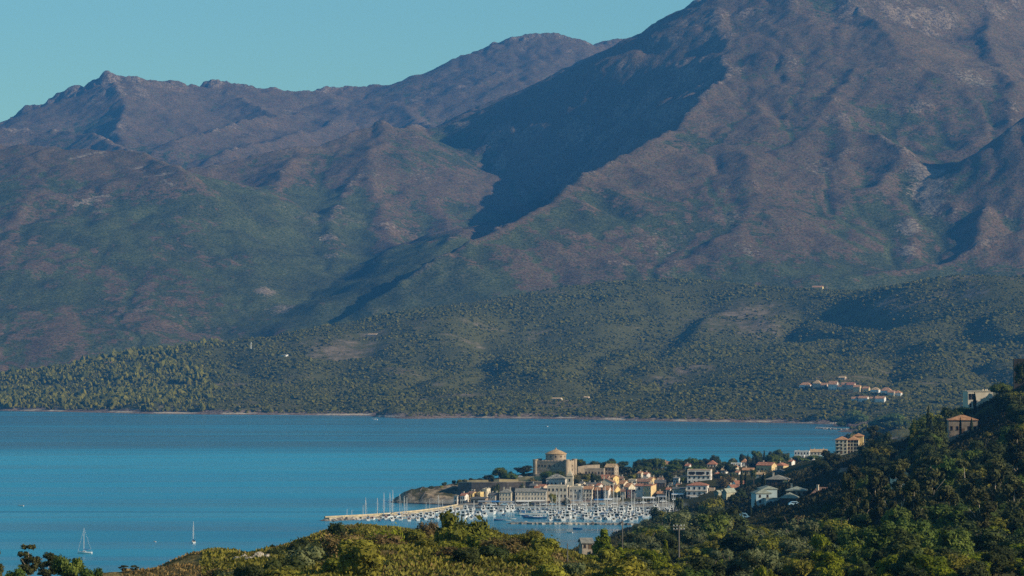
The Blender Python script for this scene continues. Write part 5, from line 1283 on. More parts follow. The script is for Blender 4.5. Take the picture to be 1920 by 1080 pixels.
# ---- hamlet on the hill across the bay
def far_house(label, px0, px1, base, eave, ridge, roof, wall, tiles, nx=2, nf=1, yaw=-20, grp='houses of the hillside hamlet across the bay', name='hillside_house', style='w', chim=0):
    hp = hit_hill((px0 + px1) / 2, base)
    k = 0
    while hp is None and k < 12:
        k += 1; hp = hit_hill((px0 + px1) / 2, base + 2 * k)
    d = hp.y if hp else 6200.0
    if k: base, eave, ridge = base + 2 * k, eave + 2 * k, ridge + 2 * k
    W = (px1 - px0) * d / F
    return house(label, px0, px1, base, eave, ridge, d, roof, wall, tiles, nx, nf, style, yaw, dp=min(10, W * .8), name=name, group=grp, chim=chim, zfun=hill_z)
far_house('westernmost hamlet house, low and white with tan roof', 1498.5, 1523, 729, 722, 717, 'hip', 'white', 'orange', 4, 1)
far_house('tallest hamlet house with peach gable wall', 1523.5, 1542, 729, 719, 712.5, 'hip', 'peach', 'tan', 3, 2)
far_house('low tan roofed house right of the tallest hamlet house', 1539, 1553, 728, 722.5, 718, 'gx', 'peach', 'orange', 2, 1)
far_house('white fronted hamlet house with dark gable shadow and orange roof', 1553, 1573, 731, 721, 714.5, 'gx', 'white', 'orange', 3, 2)
far_house('narrow orange roofed house between two taller hamlet houses', 1571, 1584, 731, 725, 720, 'gx', 'cream', 'orange', 2, 1)
far_house('peach hamlet house with sloping orange roof at the middle of the row', 1577, 1591, 731, 721.5, 717, 'gx', 'peach', 'orange', 2, 2)
far_house('large red orange hamlet house with balconied white front', 1587, 1605.5, 732, 722, 717, 'gx', 'peach', 'red', 3, 2)
far_house('tan roofed hamlet house with bright orange end wall', 1600, 1616, 735, 726, 722, 'gx', 'ochre', 'orange', 2, 2)
far_house('small hamlet house with one bright orange wall standing alone', 1617, 1632.5, 735, 728.5, 725, 'gx', 'ochre', 'orange', 2, 1)
far_house('white balconied hamlet house with hipped tan roof', 1632, 1651.5, 738, 731, 726, 'hip', 'white', 'tan', 3, 1)
far_house('wide orange roofed hamlet house stepping down the slope', 1651, 1674, 741, 732.5, 726.5, 'hip', 'white', 'orange', 4, 1)
far_house('low orange roofed hamlet house joined to the wide one', 1664, 1680, 743, 736, 732, 'gx', 'cream', 'orange', 2, 1)
far_house('easternmost hamlet house, white with orange roof', 1675, 1693, 744, 737, 732, 'hip', 'white', 'orange', 3, 1)
far_house('lower row end house with orange roof and white front', 1596, 1611, 754, 748, 744, 'gx', 'white', 'orange', 2, 1)
far_house('lower row long white house with flat fronted terraces', 1609, 1630, 754, 747, 742.5, 'gx', 'white', 'orange', 5, 1)
far_house('lower row house with bright yellow end wall', 1630, 1641, 754, 747.5, 744, 'gx', 'ochre', 'orange', 2, 1)
far_house('lower row double house with yellow gable and white front', 1640, 1662, 755, 747.5, 743, 'gx', 'white', 'orange', 4, 1)
far_house('pale roofed house alone in the scrub above the hamlet', 1572, 1588, 712, 708.5, 705.5, 'gx', 'peach', 'tan', 3, 1)
SOLO = 'lone houses in the scrub across the bay'
far_house('low pale house on the scrub slope above the western pine wood', 688, 708, 630, 627.5, 625.5, 'mono', 'cream', 'tan', 3, 1, grp=SOLO)
far_house('low white house among the pines near the western crest', 196, 215, 684, 680.5, 678.5, 'mono', 'white', 'rbrown', 3, 1, grp=SOLO)
far_house('small pale house in the middle of the western scrub slope', 524, 540, 669, 666, 664.5, 'mono', 'white', 'grey', 2, 1, grp=SOLO)
far_house('white farmhouse beside the terraced clearing near the shore', 1033, 1055, 751, 748, 745.5, 'gx', 'cream', 'tan', 4, 1, grp=SOLO)
far_house('small tan roofed barn right of the terraced clearing', 1094, 1106, 748, 745.5, 743, 'gx', 'peach', 'tan', 2, 1, grp=SOLO)
far_house('yellow house on the skyline of the wooded hill', 1523, 1545, 543, 539, 536, 'gx', 'yellow', 'orange', 3, 1, grp=SOLO)
far_house('low white house by the round pines behind the beach', 1630, 1648, 803, 799.5, 797, 'gx', 'white', 'orange', 3, 1, grp=SOLO)
# ------------------------------------------------------------------ jetty, breakwater, boats
ORD = ['first', 'second', 'third', 'fourth', 'fifth', 'sixth', 'seventh', 'eighth', 'ninth', 'tenth', 'eleventh', 'twelfth', 'thirteenth', 'fourteenth', 'fifteenth', 'sixteenth', 'seventeenth', 'eighteenth', 'nineteenth', 'twentieth'] + ['twenty-' + q for q in ('first', 'second', 'third', 'fourth', 'fifth', 'sixth', 'seventh', 'eighth', 'ninth')] + ['thirtieth'] + ['thirty-' + q for q in ('first', 'second', 'third', 'fourth', 'fifth', 'sixth', 'seventh', 'eighth', 'ninth')] + ['fortieth'] + ['forty-' + q for q in ('first', 'second', 'third', 'fourth', 'fifth', 'sixth', 'seventh', 'eighth', 'ninth')]
def stone_bank(name, label, path, half, ztop, cat, top_mat, rock_mat, seed, rock_side=1.0, parts=('walkway', 'rock_armour'), crown=None):
    """a stone mole along (px, d) points: rock armour flanks under a paved top"""
    P2 = [Vector((xat(p, d), d, 0)) for p, d in path]
    pts = []
    for a, b in zip(P2[:-1], P2[1:]):
        n = max(2, int((b - a).length / 1.3))
        pts += [a.lerp(b, i / n) for i in range(n)]
    pts.append(P2[-1])
    rs = np.random.RandomState(seed)
    r = empty(name, pts[0], 0, label, cat); o = pts[0]
    V, Fq = [], []; cols = 9
    for i, p in enumerate(pts):
        t = (pts[min(i + 1, len(pts) - 1)] - pts[max(i - 1, 0)]).normalized(); nn = Vector((t.y, -t.x, 0))
        e = min(1.0, (i + .6) / 5.0, (len(pts) - i) / 3.0)
        for j in range(cols):
            u = -1 + 2 * j / (cols - 1); au = abs(u)
            z = ztop * .93 if au < .45 else ztop * .93 - (au - .45) / .55 * (ztop + 1.6)
            w = half * u * (1.0 + .9 * max(0, au - .45)) * (.55 + .45 * e)
            q = p + nn * w - o
            rough = .55 if au > .4 else .08
            V.append((q.x + rough * rs.normal() * .6, q.y + rough * rs.normal() * .6, (z if e > .9 else z - (1 - e) * 1.6) + rough * rs.normal() * .8))
    V = np.array(V); n = len(pts); idx = np.arange(n * cols).reshape(n, cols)
    Q = np.stack([idx[:-1, :-1], idx[:-1, 1:], idx[1:, 1:], idx[1:, :-1]], -1).reshape(-1, 4)
    mesh_np(parts[1], V, [Q], rock_mat, r, smooth=False)
    secs = []
    for i in range(3, n - 1):
        p = pts[i]; t = (pts[min(i + 1, n - 1)] - pts[i - 1]).normalized(); nn = Vector((t.y, -t.x, 0)); w = half * .42
        secs.append([p + nn * w + Vector((0, 0, ztop * .5)) - o, p + nn * w + Vector((0, 0, ztop + .02)) - o, p - nn * w + Vector((0, 0, ztop + .02)) - o, p - nn * w + Vector((0, 0, ztop * .5)) - o])
    MB().loft(secs).build(parts[0], top_mat, r)
    if crown:
        secs = []
        for i in range(3, n - 1):
            p = pts[i]; t = (pts[min(i + 1, n - 1)] - pts[i - 1]).normalized(); nn = Vector((t.y, -t.x, 0)); a, b = -half * .40, -half * .22
            secs.append([p + nn * a + Vector((0, 0, ztop + .025)) - o, p + nn * a + Vector((0, 0, ztop + crown)) - o, p + nn * b + Vector((0, 0, ztop + crown)) - o, p + nn * b + Vector((0, 0, ztop + .025)) - o])
        MB().loft(secs).build('sea_wall', top_mat, r)
    return r
t = NT('breakwater_rock'); P = t.pos(); n = t.noise(P, .6, 4, .65); v = t.voro(P, .45, 'Color'); vr = t.sep(v)
M_ROCK = t.base(t.mix(t.map(t.math('ADD', t.math('MULTIPLY', n, .5), t.math('MULTIPLY', vr[0], .5)), .25, .75), rgb(.10, .085, .07), rgb(.40, .35, .28)), .95, .1)
t.bump(t.voro(P, .45), 1.0, .8)
M_MOLE = paint('sunlit_mole_paving', (0.42, 0.345, 0.22), .25, .25, stain=(0.28, 0.22, 0.15))
stone_bank('jetty', 'long curving stone jetty with pale paved top at the harbour mouth', [(603, 1862), (640, 1873), (690, 1888), (740, 1908), (790, 1938), (830, 1972), (862, 2012)], 5.0, 1.7, 'jetty', M_MOLE, M_ROCK, 3, crown=0.7)
stone_bank('breakwater', 'low stone breakwater across the inner harbour water', [(943, 1834), (990, 1831), (1050, 1828), (1120, 1826), (1190, 1822), (1240, 1815)], 2.6, 1.0, 'breakwater', M_CONC, M_ROCK, 4)
stone_bank('breakwater', 'short dark stone breakwater at the beach across the bay', [(1531, 4010), (1560, 3960), (1600, 3925), (1640, 3915)], 6.5, 1.6, 'breakwater', M_CONC, M_ROCK, 5)
gb = MB()
M_HULL = paint('white_boat_paint', (0.72, 0.71, 0.68), .04, .8, .35, .5)
M_HULLB = paint('blue_boat_paint', (0.06, 0.13, 0.26), .08, .8, .35, .5)
M_HULLR = paint('red_canvas', (0.52, 0.10, 0.045), .1, .8)
M_CANB = paint('blue_canvas', (0.05, 0.17, 0.36), .1, .8)
M_CANY = paint('yellow_canvas', (0.70, 0.42, 0.04), .1, .8)
M_CANG = paint('grey_canvas', (0.22, 0.24, 0.26), .1, .8)
M_SAIL = paint('furled_sail_cloth', (0.55, 0.53, 0.48), .06, .8)
M_ALU = paint('mast_aluminium', (0.60, 0.58, 0.54), .04, .8, .4, .5)
M_TEAK = paint('teak_deck', (0.36, 0.25, 0.15), .12, 2.0)
M_ANTI = paint('dark_waterline_paint', (0.05, 0.06, 0.09), .1, 1.0)
def hull_secs(L, B, fb, n=9, transom=.8):
    """sections from stern (-L/2) to bow (+L/2), bow along +y"""
    secs = []
    for i in range(n):
        u = i / (n - 1); y = -L / 2 + L * u
        b = B / 2 * (transom + (1 - transom) * math.sin(min(1, u / .45) * math.pi / 2) if u < .45 else max(.02, (1 - ((u - .45) / .55) ** 2.2)))
        z = fb * (1 + .28 * max(0, u - .4) / .6)
        dr = -.35 * (1 - .5 * u)
        secs.append([(b, y, z), (b * .93, y, z * .45), (b * .70, y, 0.02), (b * .25, y, dr), (-b * .25, y, dr), (-b * .70, y, .02), (-b * .93, y, z * .45), (-b, y, z)])
    return secs
def hull(L, B, fb, mat, r, transom=.8):
    b = MB(); secs = hull_secs(L, B, fb, transom=transom); b.loft(secs)
    h = b.build('hull', mat, r)
    s = MB(); st = []
    for q in secs: st.append([(q[2][0] * 1.01 + .01, q[2][1], .02), (q[2][0] * 1.02 + .015, q[2][1], .16), (q[5][0] * 1.02 - .015, q[2][1], .16), (q[5][0] * 1.01 - .01, q[2][1], .02)])
    return h, secs
def deck(secs, r, mat, inset=.12):
    b = MB(); n = len(secs); v = []
    for q in secs:
        w = max(.005, q[0][0] - inset); v += [(w, q[0][1], q[0][2] + .03), (-w, q[0][1], q[0][2] + .03)]
    b.add(v, [(2 * i, 2 * i + 1, 2 * i + 3, 2 * i + 2) for i in range(n - 1)]); return b.build('deck', mat, r)
def cabin_box(b, x, y0, y1, z0, z1, sl=.25, tp=.86):
    b.add([(-x, y0, z0), (x, y0, z0), (x * .9, y1, z0), (-x * .9, y1, z0), (-x * tp, y0 + .05, z1), (x * tp, y0 + .05, z1), (x * tp * .85, y1 - (y1 - y0) * sl, z1), (-x * tp * .85, y1 - (y1 - y0) * sl, z1)],
          [(3, 2, 1, 0), (4, 5, 6, 7), (0, 1, 5, 4), (1, 2, 6, 5), (2, 3, 7, 6), (3, 0, 4, 7)])
def band(x, y0, y1, z0, z1, sl, f0, f1, tp=.86):
    """a dark window band a little proud of a cabin box"""
    def ring(f):
        k = 1 + (tp - 1) * f; ye = y1 - (y1 - y0) * sl * f; kk = .9 + (.85 * tp - .9) * f
        return [(-x * k - .02, y0 + .25, z0 + (z1 - z0) * f), (-x * kk - .02, ye + .03, z0 + (z1 - z0) * f), (x * kk + .02, ye + .03, z0 + (z1 - z0) * f), (x * k + .02, y0 + .25, z0 + (z1 - z0) * f)]
    a, c = ring(f0), ring(f1)
    b = MB(); b.add(a + c, [(0, 1, 5, 4), (1, 2, 6, 5), (2, 3, 7, 6)]); 
    b.add([(-x * .55, y0 - .02, z0 + (z1 - z0) * .12), (x * .55, y0 - .02, z0 + (z1 - z0) * .12), (x * .5, y0 + .02, z0 + (z1 - z0) * .85), (-x * .5, y0 + .02, z0 + (z1 - z0) * .85)], [(0, 1, 2, 3)])
    return b
BOAT = {}
def make_sail(key, L, mast, hullm, cover, boom_cover):
    r = empty('sailing_boat', (0, 0, 0)); B = L * .31; fb = L * .095
    h, secs = hull(L, B, fb, hullm, r, .72); deck(secs, r, M_TEAK if cover != M_HULL else M_HULL)
    c = MB(); cabin_box(c, B * .30, -L * .08, L * .22, fb + .03, fb + .03 + L * .05, .3); ca = c.build('cabin', M_HULL, r)
    band(B * .30, -L * .08, L * .22, fb + .03, fb + .03 + L * .05, .3, .3, .75).build('window_band', M_GLASS, ca)
    m = MB(); my_ = L * .06; m.tube([(0, my_, fb), (0, my_, fb + mast * .5), (0, my_, fb + mast)], [.15, .14, .11], 6)
    for u in (.38, .68): m.tube([(-B * .30, my_, fb + mast * u), (B * .30, my_, fb + mast * u)], .05, 4)
    mo = m.build('mast', M_ALU, r)
    b = MB(); b.tube([(0, my_ - .1, fb + L * .13), (0, -L * .36, fb + L * .12)], .09, 6); bo = b.build('boom', M_ALU, mo)
    s = MB(); s.tube([(0, my_ - .25, fb + L * .155), (0, -L * .12, fb + L * .15), (0, -L * .34, fb + L * .138)], [.30, .26, .14], 7); s.build('furled_sail', boom_cover, bo)
    g = MB()
    for x, y in ((0, L * .49), (0, -L * .49), (-B * .48, my_), (B * .48, my_)): g.tube([(x, y, fb * 1.1), (0, my_, fb + mast * .985)], .014, 3, cap=False)
    g.tube([(0, L * .47, fb * 1.4), (0, my_ + .3, fb + mast * .9)], .06, 5); g.build('rigging', M_ALU, r)
    if cover is not None and cover != M_HULL:
        v = MB(); v.add([(-B * .33, -L * .14, fb + .1), (B * .33, -L * .14, fb + .1), (B * .30, -L * .03, fb + L * .055), (-B * .30, -L * .03, fb + L * .055), (-B * .30, -L * .14, fb + L * .115), (B * .30, -L * .14, fb + L * .115), (B * .27, -L * .05, fb + L * .115), (-B * .27, -L * .05, fb + L * .115)], [(4, 5, 6, 7), (0, 4, 7, 3), (1, 2, 6, 5), (2, 3, 7, 6)])
        v.build('spray_hood', cover, r)
    unlink_tree(r); BOAT[key] = (r, L)
def make_motor(key, L, decks, hullm=M_HULL, canopy=None, mast=True):
    r = empty('motor_boat', (0, 0, 0)); B = L * .34; fb = L * .115
    h, secs = hull(L, B, fb, hullm, r, .9); deck(secs, r, M_HULL if L > 7 else M_TEAK)
    z = fb + .03; x = B * .40; y0, y1 = -L * .20, L * .24
    par = r
    for k in range(decks):
        hh = L * (.135 if k == 0 else .115); c = MB(); cabin_box(c, x, y0, y1, z, z + hh, .38)
        c.box(-x * .92, x * .92, y0 - L * .05, y1 - (y1 - y0) * .36, z + hh + .002, z + hh + .09)
        ca = c.build('cabin' if k == 0 else 'flybridge', M_HULL, r); band(x, y0, y1, z, z + hh, .38, .38, .82).build('window_band', M_GLASS, ca)
        z += hh + .092; x *= .78; y0 += L * .03; y1 -= L * .10
    if canopy:
        v = MB(); zz = fb + L * .17; v.box(-B * .36, B * .36, -L * .42, -L * .205, zz, zz + .12)
        for sx in (-1, 1): v.box(sx * B * .35 - .04, sx * B * .35 + .04, -L * .41, -L * .39, fb, zz - .002)
        v.build('canopy', canopy, r)
    if mast:
        m = MB(); m.tube([(0, y0 + .3, z), (0, y0 + .1, z + L * .15)], [.07, .04], 5); m.tube([(-.5, y0 + .25, z + L * .06), (.5, y0 + .25, z + L * .06)], .06, 4); m.build('radar_mast', M_ALU, r)
    rl = MB()
    for sx in (-1, 1):
        pts = [(sx * max(.04, q[0][0] - .06), q[0][1], q[0][2] + .62) for q in secs[4:]]; rl.tube(pts, .03, 4)
        for q in secs[4:]: rl.tube([(sx * max(.04, q[0][0] - .06), q[0][1], q[0][2]), (sx * max(.04, q[0][0] - .06), q[0][1], q[0][2] + .62)], .025, 3)
    rl.build('railing', M_ALU, r)
    unlink_tree(r); BOAT[key] = (r, L)
def make_dinghy(key, L, mat, cover=None):
    r = empty('rowing_boat', (0, 0, 0)); B = L * .36; fb = L * .12
    h, secs = hull(L, B, fb, mat, r, .85); deck(secs, r, M_TEAK if cover is None else cover, .14)
    b = MB()
    for y in (-.2, .1): b.box(-B * .4, B * .4, L * y, L * y + .25, fb + .04, fb + .09)
    b.build('bench', M_TEAK, r)
    e = MB(); e.box(-.18, .18, -L / 2 - .28, -L / 2 - .02, fb * .3, fb + .35); e.build('outboard_motor', M_CANG, r)
    unlink_tree(r); BOAT[key] = (r, L)
make_sail('s_white', 10.5, 14.0, M_HULL, M_CANB, M_CANB); make_sail('s_grey', 11.5, 15.5, M_HULL, M_CANG, M_SAIL); make_sail('s_blue', 11, 15, M_HULLB, M_HULL, M_SAIL); make_sail('s_plain', 9.5, 12.5, M_HULL, M_HULL, M_CANB)
make_motor('m_small', 6.5, 1, canopy=M_CANB, mast=False); make_motor('m_small2', 7.0, 1, canopy=M_HULL, mast=False); make_motor('m_mid', 9.5, 2); make_motor('m_mid2', 9, 1, canopy=M_CANG); make_motor('m_big', 12.5, 2, mast=True); make_motor('m_red', 6.5, 1, canopy=M_HULLR, mast=False); make_motor('m_yel', 6.5, 1, canopy=M_CANY, mast=False); make_motor('m_blue', 8, 1, M_HULLB, M_HULL)
make_dinghy('d_white', 4.5, M_HULL); make_dinghy('d_blue', 5, M_CANB, M_CANB); make_dinghy('d_dark', 5.5, M_HULLB)
KIND = {'s': ('sailing boat', 'sail'), 'm': ('motor boat', 'motor'), 'd': ('small open boat', 'open')}
LOOK = {'s_white': 'sailing boat with blue sail cover', 's_grey': 'sailing boat with grey spray hood', 's_blue': 'dark blue hulled sailing boat', 's_plain': 'short white sailing boat', 'm_small': 'small boat with blue canopy', 'm_small2': 'small boat with white canopy', 'm_mid': 'white motor cruiser with flybridge', 'm_mid2': 'motor boat with grey canopy', 'm_big': 'large two decked motor yacht', 'm_red': 'motor boat under red canopy', 'm_yel': 'motor boat under yellow canopy', 'm_blue': 'dark blue hulled motor boat', 'd_white': 'small white open boat', 'd_blue': 'small blue open boat', 'd_dark': 'small dark open boat'}
BOATS = []
def boat(key, px, d, heading=None, s=1.0, row='', mastpy=None, label=None):
    src, L = BOAT[key]; o = copy_tree(src); o.location = (xat(px, d), d, 0.02)
    o.rotation_euler = (0, 0, R(rng.uniform(-14, 14) if heading is None else heading))
    o.scale = (s, s, s)
    if mastpy is not None:
        m = {'s_white': 14.0, 's_grey': 15.5, 's_blue': 15.0, 's_plain': 12.5}[key] + L * .095
        o.scale = (s, s, (at(px, mastpy, d).z) / m)
    o['category'] = KIND[key[0]][0]
    if label: o['label'] = label
    BOATS.append((key, px, o, row)); return o
def finish_boats():
    by = {}
    for key, px, o, row in BOATS:
        if 'label' in o: continue
        by.setdefault((key, row), []).append((px, o))
    for (key, row), l in by.items():
        l.sort(key=lambda q: q[0])
        for i, (px, o) in enumerate(l):
            o['group'] = 'boats ' + row
            o['label'] = LOOK[key] + ' ' + row + ('' if len(l) == 1 else ', %s from the left' % ORD[i])
# the two yachts at anchor and small craft in the bay
boat('s_plain', 160, d_sea(1038), 82, .72, mastpy=990, label='white sailing yacht at anchor with rolled sails, broadside above the dark trees')
boat('s_white', 363.5, d_sea(1018), 12, .66, mastpy=978, label='white sailing boat with blue boom cover, anchored stern on in open water')
boat('d_white', 291, d_sea(1016), 30, .5, label='tiny white dinghy floating between the two anchored yachts')
boat('d_white', 40, d_sea(949), 70, .9, label='distant small white boat far out on the bay')
boat('d_blue', 1083, d_sea(992), 84, 1.0, label='small blue boat moored in front of the inner breakwater')
boat('d_white', 1068, d_sea(999), 60, .8, label='small white boat lying lower than the blue one off the breakwater')
boat('d_white', 1024, d_sea(800), 40, 1.3, label='speck of a white boat under the terraced clearing far across the bay')
boat('m_small2', 702, d_sea(787.5), 80, 1.2, label='tiny motor boat close to the pale beach across the bay')
# masts along the jetty
J = 'moored along the stone jetty'
for px, d, key, py in [(685.5, 1897, 's_white', 933), (708, 1903, 's_grey', 934), (720, 1896, 's_white', 924), (730.5, 1898, 's_grey', 924), (737, 1908, 's_blue', 919), (749, 1908, 's_white', 926), (757.5, 1914, 's_plain', 930), (763, 1920, 's_plain', 933), (821, 1950, 's_grey', 928)]:
    boat(key, px, d, rng.uniform(-30, 10), .9, J, mastpy=py)
for px, d, key in [(677, 1872, 'm_yel'), (700, 1874, 'm_red'), (724, 1880, 'm_red'), (690, 1868, 'm_small'), (741, 1876, 'm_small2'), (712, 1862, 'd_dark'), (752, 1872, 'm_small'), (767, 1862, 'm_red'), (775, 1892, 'm_mid2'), (784, 1900, 'm_blue'), (790, 1884, 'm_mid'), (800, 1908, 'm_mid2'), (797, 1880, 'm_small'), (808, 1892, 'm_mid'), (812, 1918, 'm_small2'), (820, 1884, 'm_small'), (826, 1908, 'm_mid2'), (838, 1932, 'm_mid'), (734, 1866, 'm_small2'), (783, 1868, 'm_small2')]:
    boat(key, px, d, None, 1.0, J)
K = 'below the yellow quay houses'
for px, d, key in [(846, 1955, 'm_mid'), (852, 1925, 'm_small2'), (858, 1965, 'm_mid2'), (862, 1900, 'm_mid'), (868, 1940, 'm_small'), (874, 1972, 'm_mid'), (878, 1905, 'm_mid2'), (884, 1935, 'm_mid'), (887, 1968, 'm_blue'), (893, 1898, 'm_small2'), (897, 1925, 'm_mid2'), (844, 1905, 'm_small'), (835, 1900, 'm_mid'), (870, 1880, 'm_big'), (884, 1880, 'm_small'), (900, 1890, 'm_small2'), (856, 1882, 'm_small2'), (908, 1912, 'm_mid2')]:
    boat(key, px, d, None, 1.0, K)
boat('s_plain', 889, 1915, 8, .9, K, mastpy=938)
Q = 'moored stern on at the town quay'
for px, d, key in [(905.5, 1972, 'm_mid'), (917.5, 1962, 'm_big'), (931, 1975, 'm_mid2'), (941, 1968, 'm_small2'), (950.5, 1972, 'm_mid'), (960, 1975, 'm_mid'), (923, 1930, 'm_big'), (940, 1945, 'm_mid2'), (945, 1928, 'd_dark'), (972, 1975, 'm_small'), (981, 1972, 'm_blue'), (992, 1974, 'm_small2'), (1000, 1970, 'm_small'), (1009, 1974, 'm_small2'), (1018, 1972, 'm_small'), (1027, 1973, 'm_small2'), (1036, 1974, 'm_small')]:
    boat(key, px, d, None, 1.0, Q)
for px, d, key in [(935, 1868, 'd_dark'), (950, 1862, 'd_white'), (990, 1895, 'd_dark'), (1003, 1890, 'm_blue'), (1012, 1893, 'm_blue'), (985, 1915, 'd_blue'), (1022, 1918, 'd_white'), (975, 1925, 'm_small'), (960, 1880, 'd_white')]:
    boat(key, px, d, rng.uniform(60, 100), 1.0, 'on the open basin')
G = 'in the marina middle rows'
for px, d, key, py in [(1024.5, 1960, 's_white', 921), (1035, 1945, 's_plain', 931), (1043.5, 1900, 's_grey', 919.5), (1047.5, 1905, 's_plain', 926), (1050, 1915, 's_white', 917.5), (1062.5, 1965, 's_grey', 916), (1074.5, 1950, 's_white', 921), (1087, 1968, 's_plain', 924), (1090.5, 1955, 's_grey', 911), (1097, 1940, 's_plain', 921), (1108, 1950, 's_plain', 929), (1119.5, 1965, 's_grey', 915.5), (1134, 1940, 's_blue', 908), (1138.5, 1950, 's_plain', 931), (1145, 1960, 's_white', 922), (1149.5, 1935, 's_grey', 907), (1157.5, 1945, 's_white', 925), (1168, 1955, 's_plain', 927), (1183.5, 1935, 's_blue', 913), (1188.5, 1885, 's_grey', 922), (1206, 1940, 's_white', 930), (1224.5, 1950, 's_plain', 934), (1234, 1945, 's_white', 930), (1243, 1950, 's_plain', 933), (1249.5, 1955, 's_grey', 920), (1254, 1940, 's_white', 923), (1262, 1945, 's_grey', 921), (1012, 1965, 's_plain', 940), (990, 1975, 's_plain', 938), (1003, 1962, 's_plain', 942), (1276, 1960, 's_plain', 932)]:
    boat(key, px, d, None, .9, G, mastpy=py)
for px, d, key in [(1066, 1955, 'm_big'), (1065, 1880, 'm_big'), (1083, 1962, 'm_mid'), (1092, 1888, 'm_mid2'), (1099, 1884, 'm_mid'), (1118, 1955, 'm_big'), (1117, 1890, 'm_big'), (1131, 1885, 'm_mid2'), (1040, 1878, 'm_small'), (1046, 1872, 'm_mid2'), (1031, 1868, 'm_small2'), (1055, 1866, 'm_mid2'), (1076, 1872, 'm_small2'), (1108, 1875, 'm_small'), (1124, 1868, 'm_small2'), (1140, 1880, 'm_mid'), (1148, 1895, 'm_mid2'), (1152, 1955, 'm_mid'), (1156, 1880, 'm_small'), (1166, 1950, 'm_big'), (1164, 1895, 'm_mid'), (1172, 1885, 'm_mid2'), (1180, 1955, 'm_big'), (1178, 1905, 'm_mid'), (1195, 1950, 'm_mid'), (1198, 1905, 'm_mid2'), (1192, 1872, 'm_small2'), (1204, 1915, 'm_mid'), (1212, 1900, 'm_mid2'), (1215, 1945, 'm_small2'), (1220, 1915, 'm_mid'), (1230, 1925, 'm_small2'), (1240, 1928, 'm_mid2'), (1252, 1925, 'm_mid'), (1264, 1928, 'm_small2'), (1272, 1940, 'm_mid2'), (1258, 1915, 'm_small'), (1244, 1905, 'm_small'), (1130, 1952, 'm_mid'), (1143, 1930, 'm_small2'), (1160, 1925, 'm_mid2'), (1188, 1925, 'm_small'), (1104, 1925, 'm_small2'), (1088, 1925, 'm_mid2'), (1078, 1915, 'm_small'), (1056, 1920, 'm_mid'), (1170, 1862, 'm_mid2'), (1184, 1858, 'm_small'), (1150, 1860, 'm_small2')]:
    boat(key, px, d, None, 1.0, G)
taken = [(px, o.location.y) for k_, px, o, r_ in BOATS]
for d in (1975, 1948, 1922, 1898, 1878):
    for px in range(1032, 1286, 7):
        pp = px + rng.uniform(-2, 2)
        if d < 1900 and pp > 1200: continue
        if any(abs(pp - a) < 5.5 and abs(d - b) < 11 for a, b in taken) or rng.random() < .42: continue
        boat(rng.choice(['m_small', 'm_small2', 'm_mid', 'm_mid2', 'm_mid2', 'm_small2', 'm_blue']), pp, d, None, rng.uniform(.9, 1.15), G); taken.append((pp, d))
finish_boats()
for px, d, wpx, hh, lab in [(1035, 1938, 120, 0, 'narrow floating pontoon before the long grey building'), (1150, 1915, 190, 0, 'long floating pontoon between the middle rows of the marina'), (770, 1884, 110, 0, 'floating pontoon beside the jetty boats')]:
    w = wpx * d / F; b = MB(); b.box(-w / 2, w / 2, -1.1, 1.1, .05, .55)
    r = empty('pontoon', (xat(px, d), d, 0), R(3), lab, 'pontoon', 'floating pontoons of the marina'); b.build('deck', M_CONC, r)
    for i in range(6):
        q = MB(); q.tube([(-w / 2 + w * (i + .5) / 6, 1.3, -2), (-w / 2 + w * (i + .5) / 6, 1.3, 2.2)], .16, 6); q.build('pile', M_ALU, r)
# grass on the inner breakwater
plain = []
# ------------------------------------------------------------------ planting, each tree and bush on its own
def row(key, items, d=None, group=None, label=None, zone=None):
    for it in items:
        px, dd, w = it[0], it[1], it[2]; top = it[3] if len(it) > 3 else None
        plant_px(key, px, dd, w, top, group=group, label=label, zone=zone)
def L(key, px, d, w, top, label): plant_px(key, px, d, w, top, label=label)
# town: named trees
L('dpine', 936, 2120, 32, 873, 'tall grey green tree standing highest above the rampart')
L('upine', 956, 2106, 34, 882, 'broad dark stone pine on the rampart terrace')
L('oak', 915, 2112, 24, 888, 'small grey tree left of the tall one above the rampart')
L('oak', 983, 2150, 38, 871.5, 'wide dark evergreen left of the citadel wall')
L('upine', 1028, 2098, 34, 878, 'flat pine in front of the citadel front wall')
L('upine', 1047, 2100, 22, 876.5, 'smaller pine in front of the citadel corner')
L('bush_grey', 980, 2066, 18, 903, 'round grey green bush covering the end of the rampart')
L('oak', 928, 2058, 18, 909, 'dark round tree between the quay houses and the rampart')
L('bush_olive', 930, 2020, 18, 938, 'yellow green bush at the foot of the olive beige house')
L('oliveg', 1037, 2018, 17, 926, 'tall yellow green tree in front of the flat topped building')
L('bush_bright', 995, 2016, 9, 938, 'small bright yellow bush by the white awning')
L('oak', 1060, 2012, 16, 936, 'dark tree before the gable of the quay restaurant')
L('oak', 1021, 2014, 12, 942, 'dark round tree on the quay below the long grey building')
L('bush_dry', 1001, 2088, 22, 891, 'brown tinged bush below the citadel beside the parked cars')
L('upine', 1231, 2360, 35, 850, 'tall umbrella pine standing alone against the water')
L('upine', 1201, 2180, 42, 872, 'broad bright green umbrella pine behind the old town roofs')
L('upine', 1234, 2170, 40, 876, 'dark umbrella pine beside the broad bright green one')
L('upine', 1270, 2330, 36, 855, 'large pine just behind the white gabled villa')
L('dpine', 1262, 2240, 30, 868, 'tall pine clump in front of the white gabled villa')
L('upine', 1296, 2360, 30, 857, 'dark spreading tree right of the large pine')
L('upine', 1305, 2200, 44, 867, 'wide green pine behind the white flat roofed house')
L('oak', 1290, 2150, 26, 884, 'dark tree left of the white flat roofed house')
L('oak', 1251, 2120, 30, 884, 'grey brown tree below the umbrella pines')
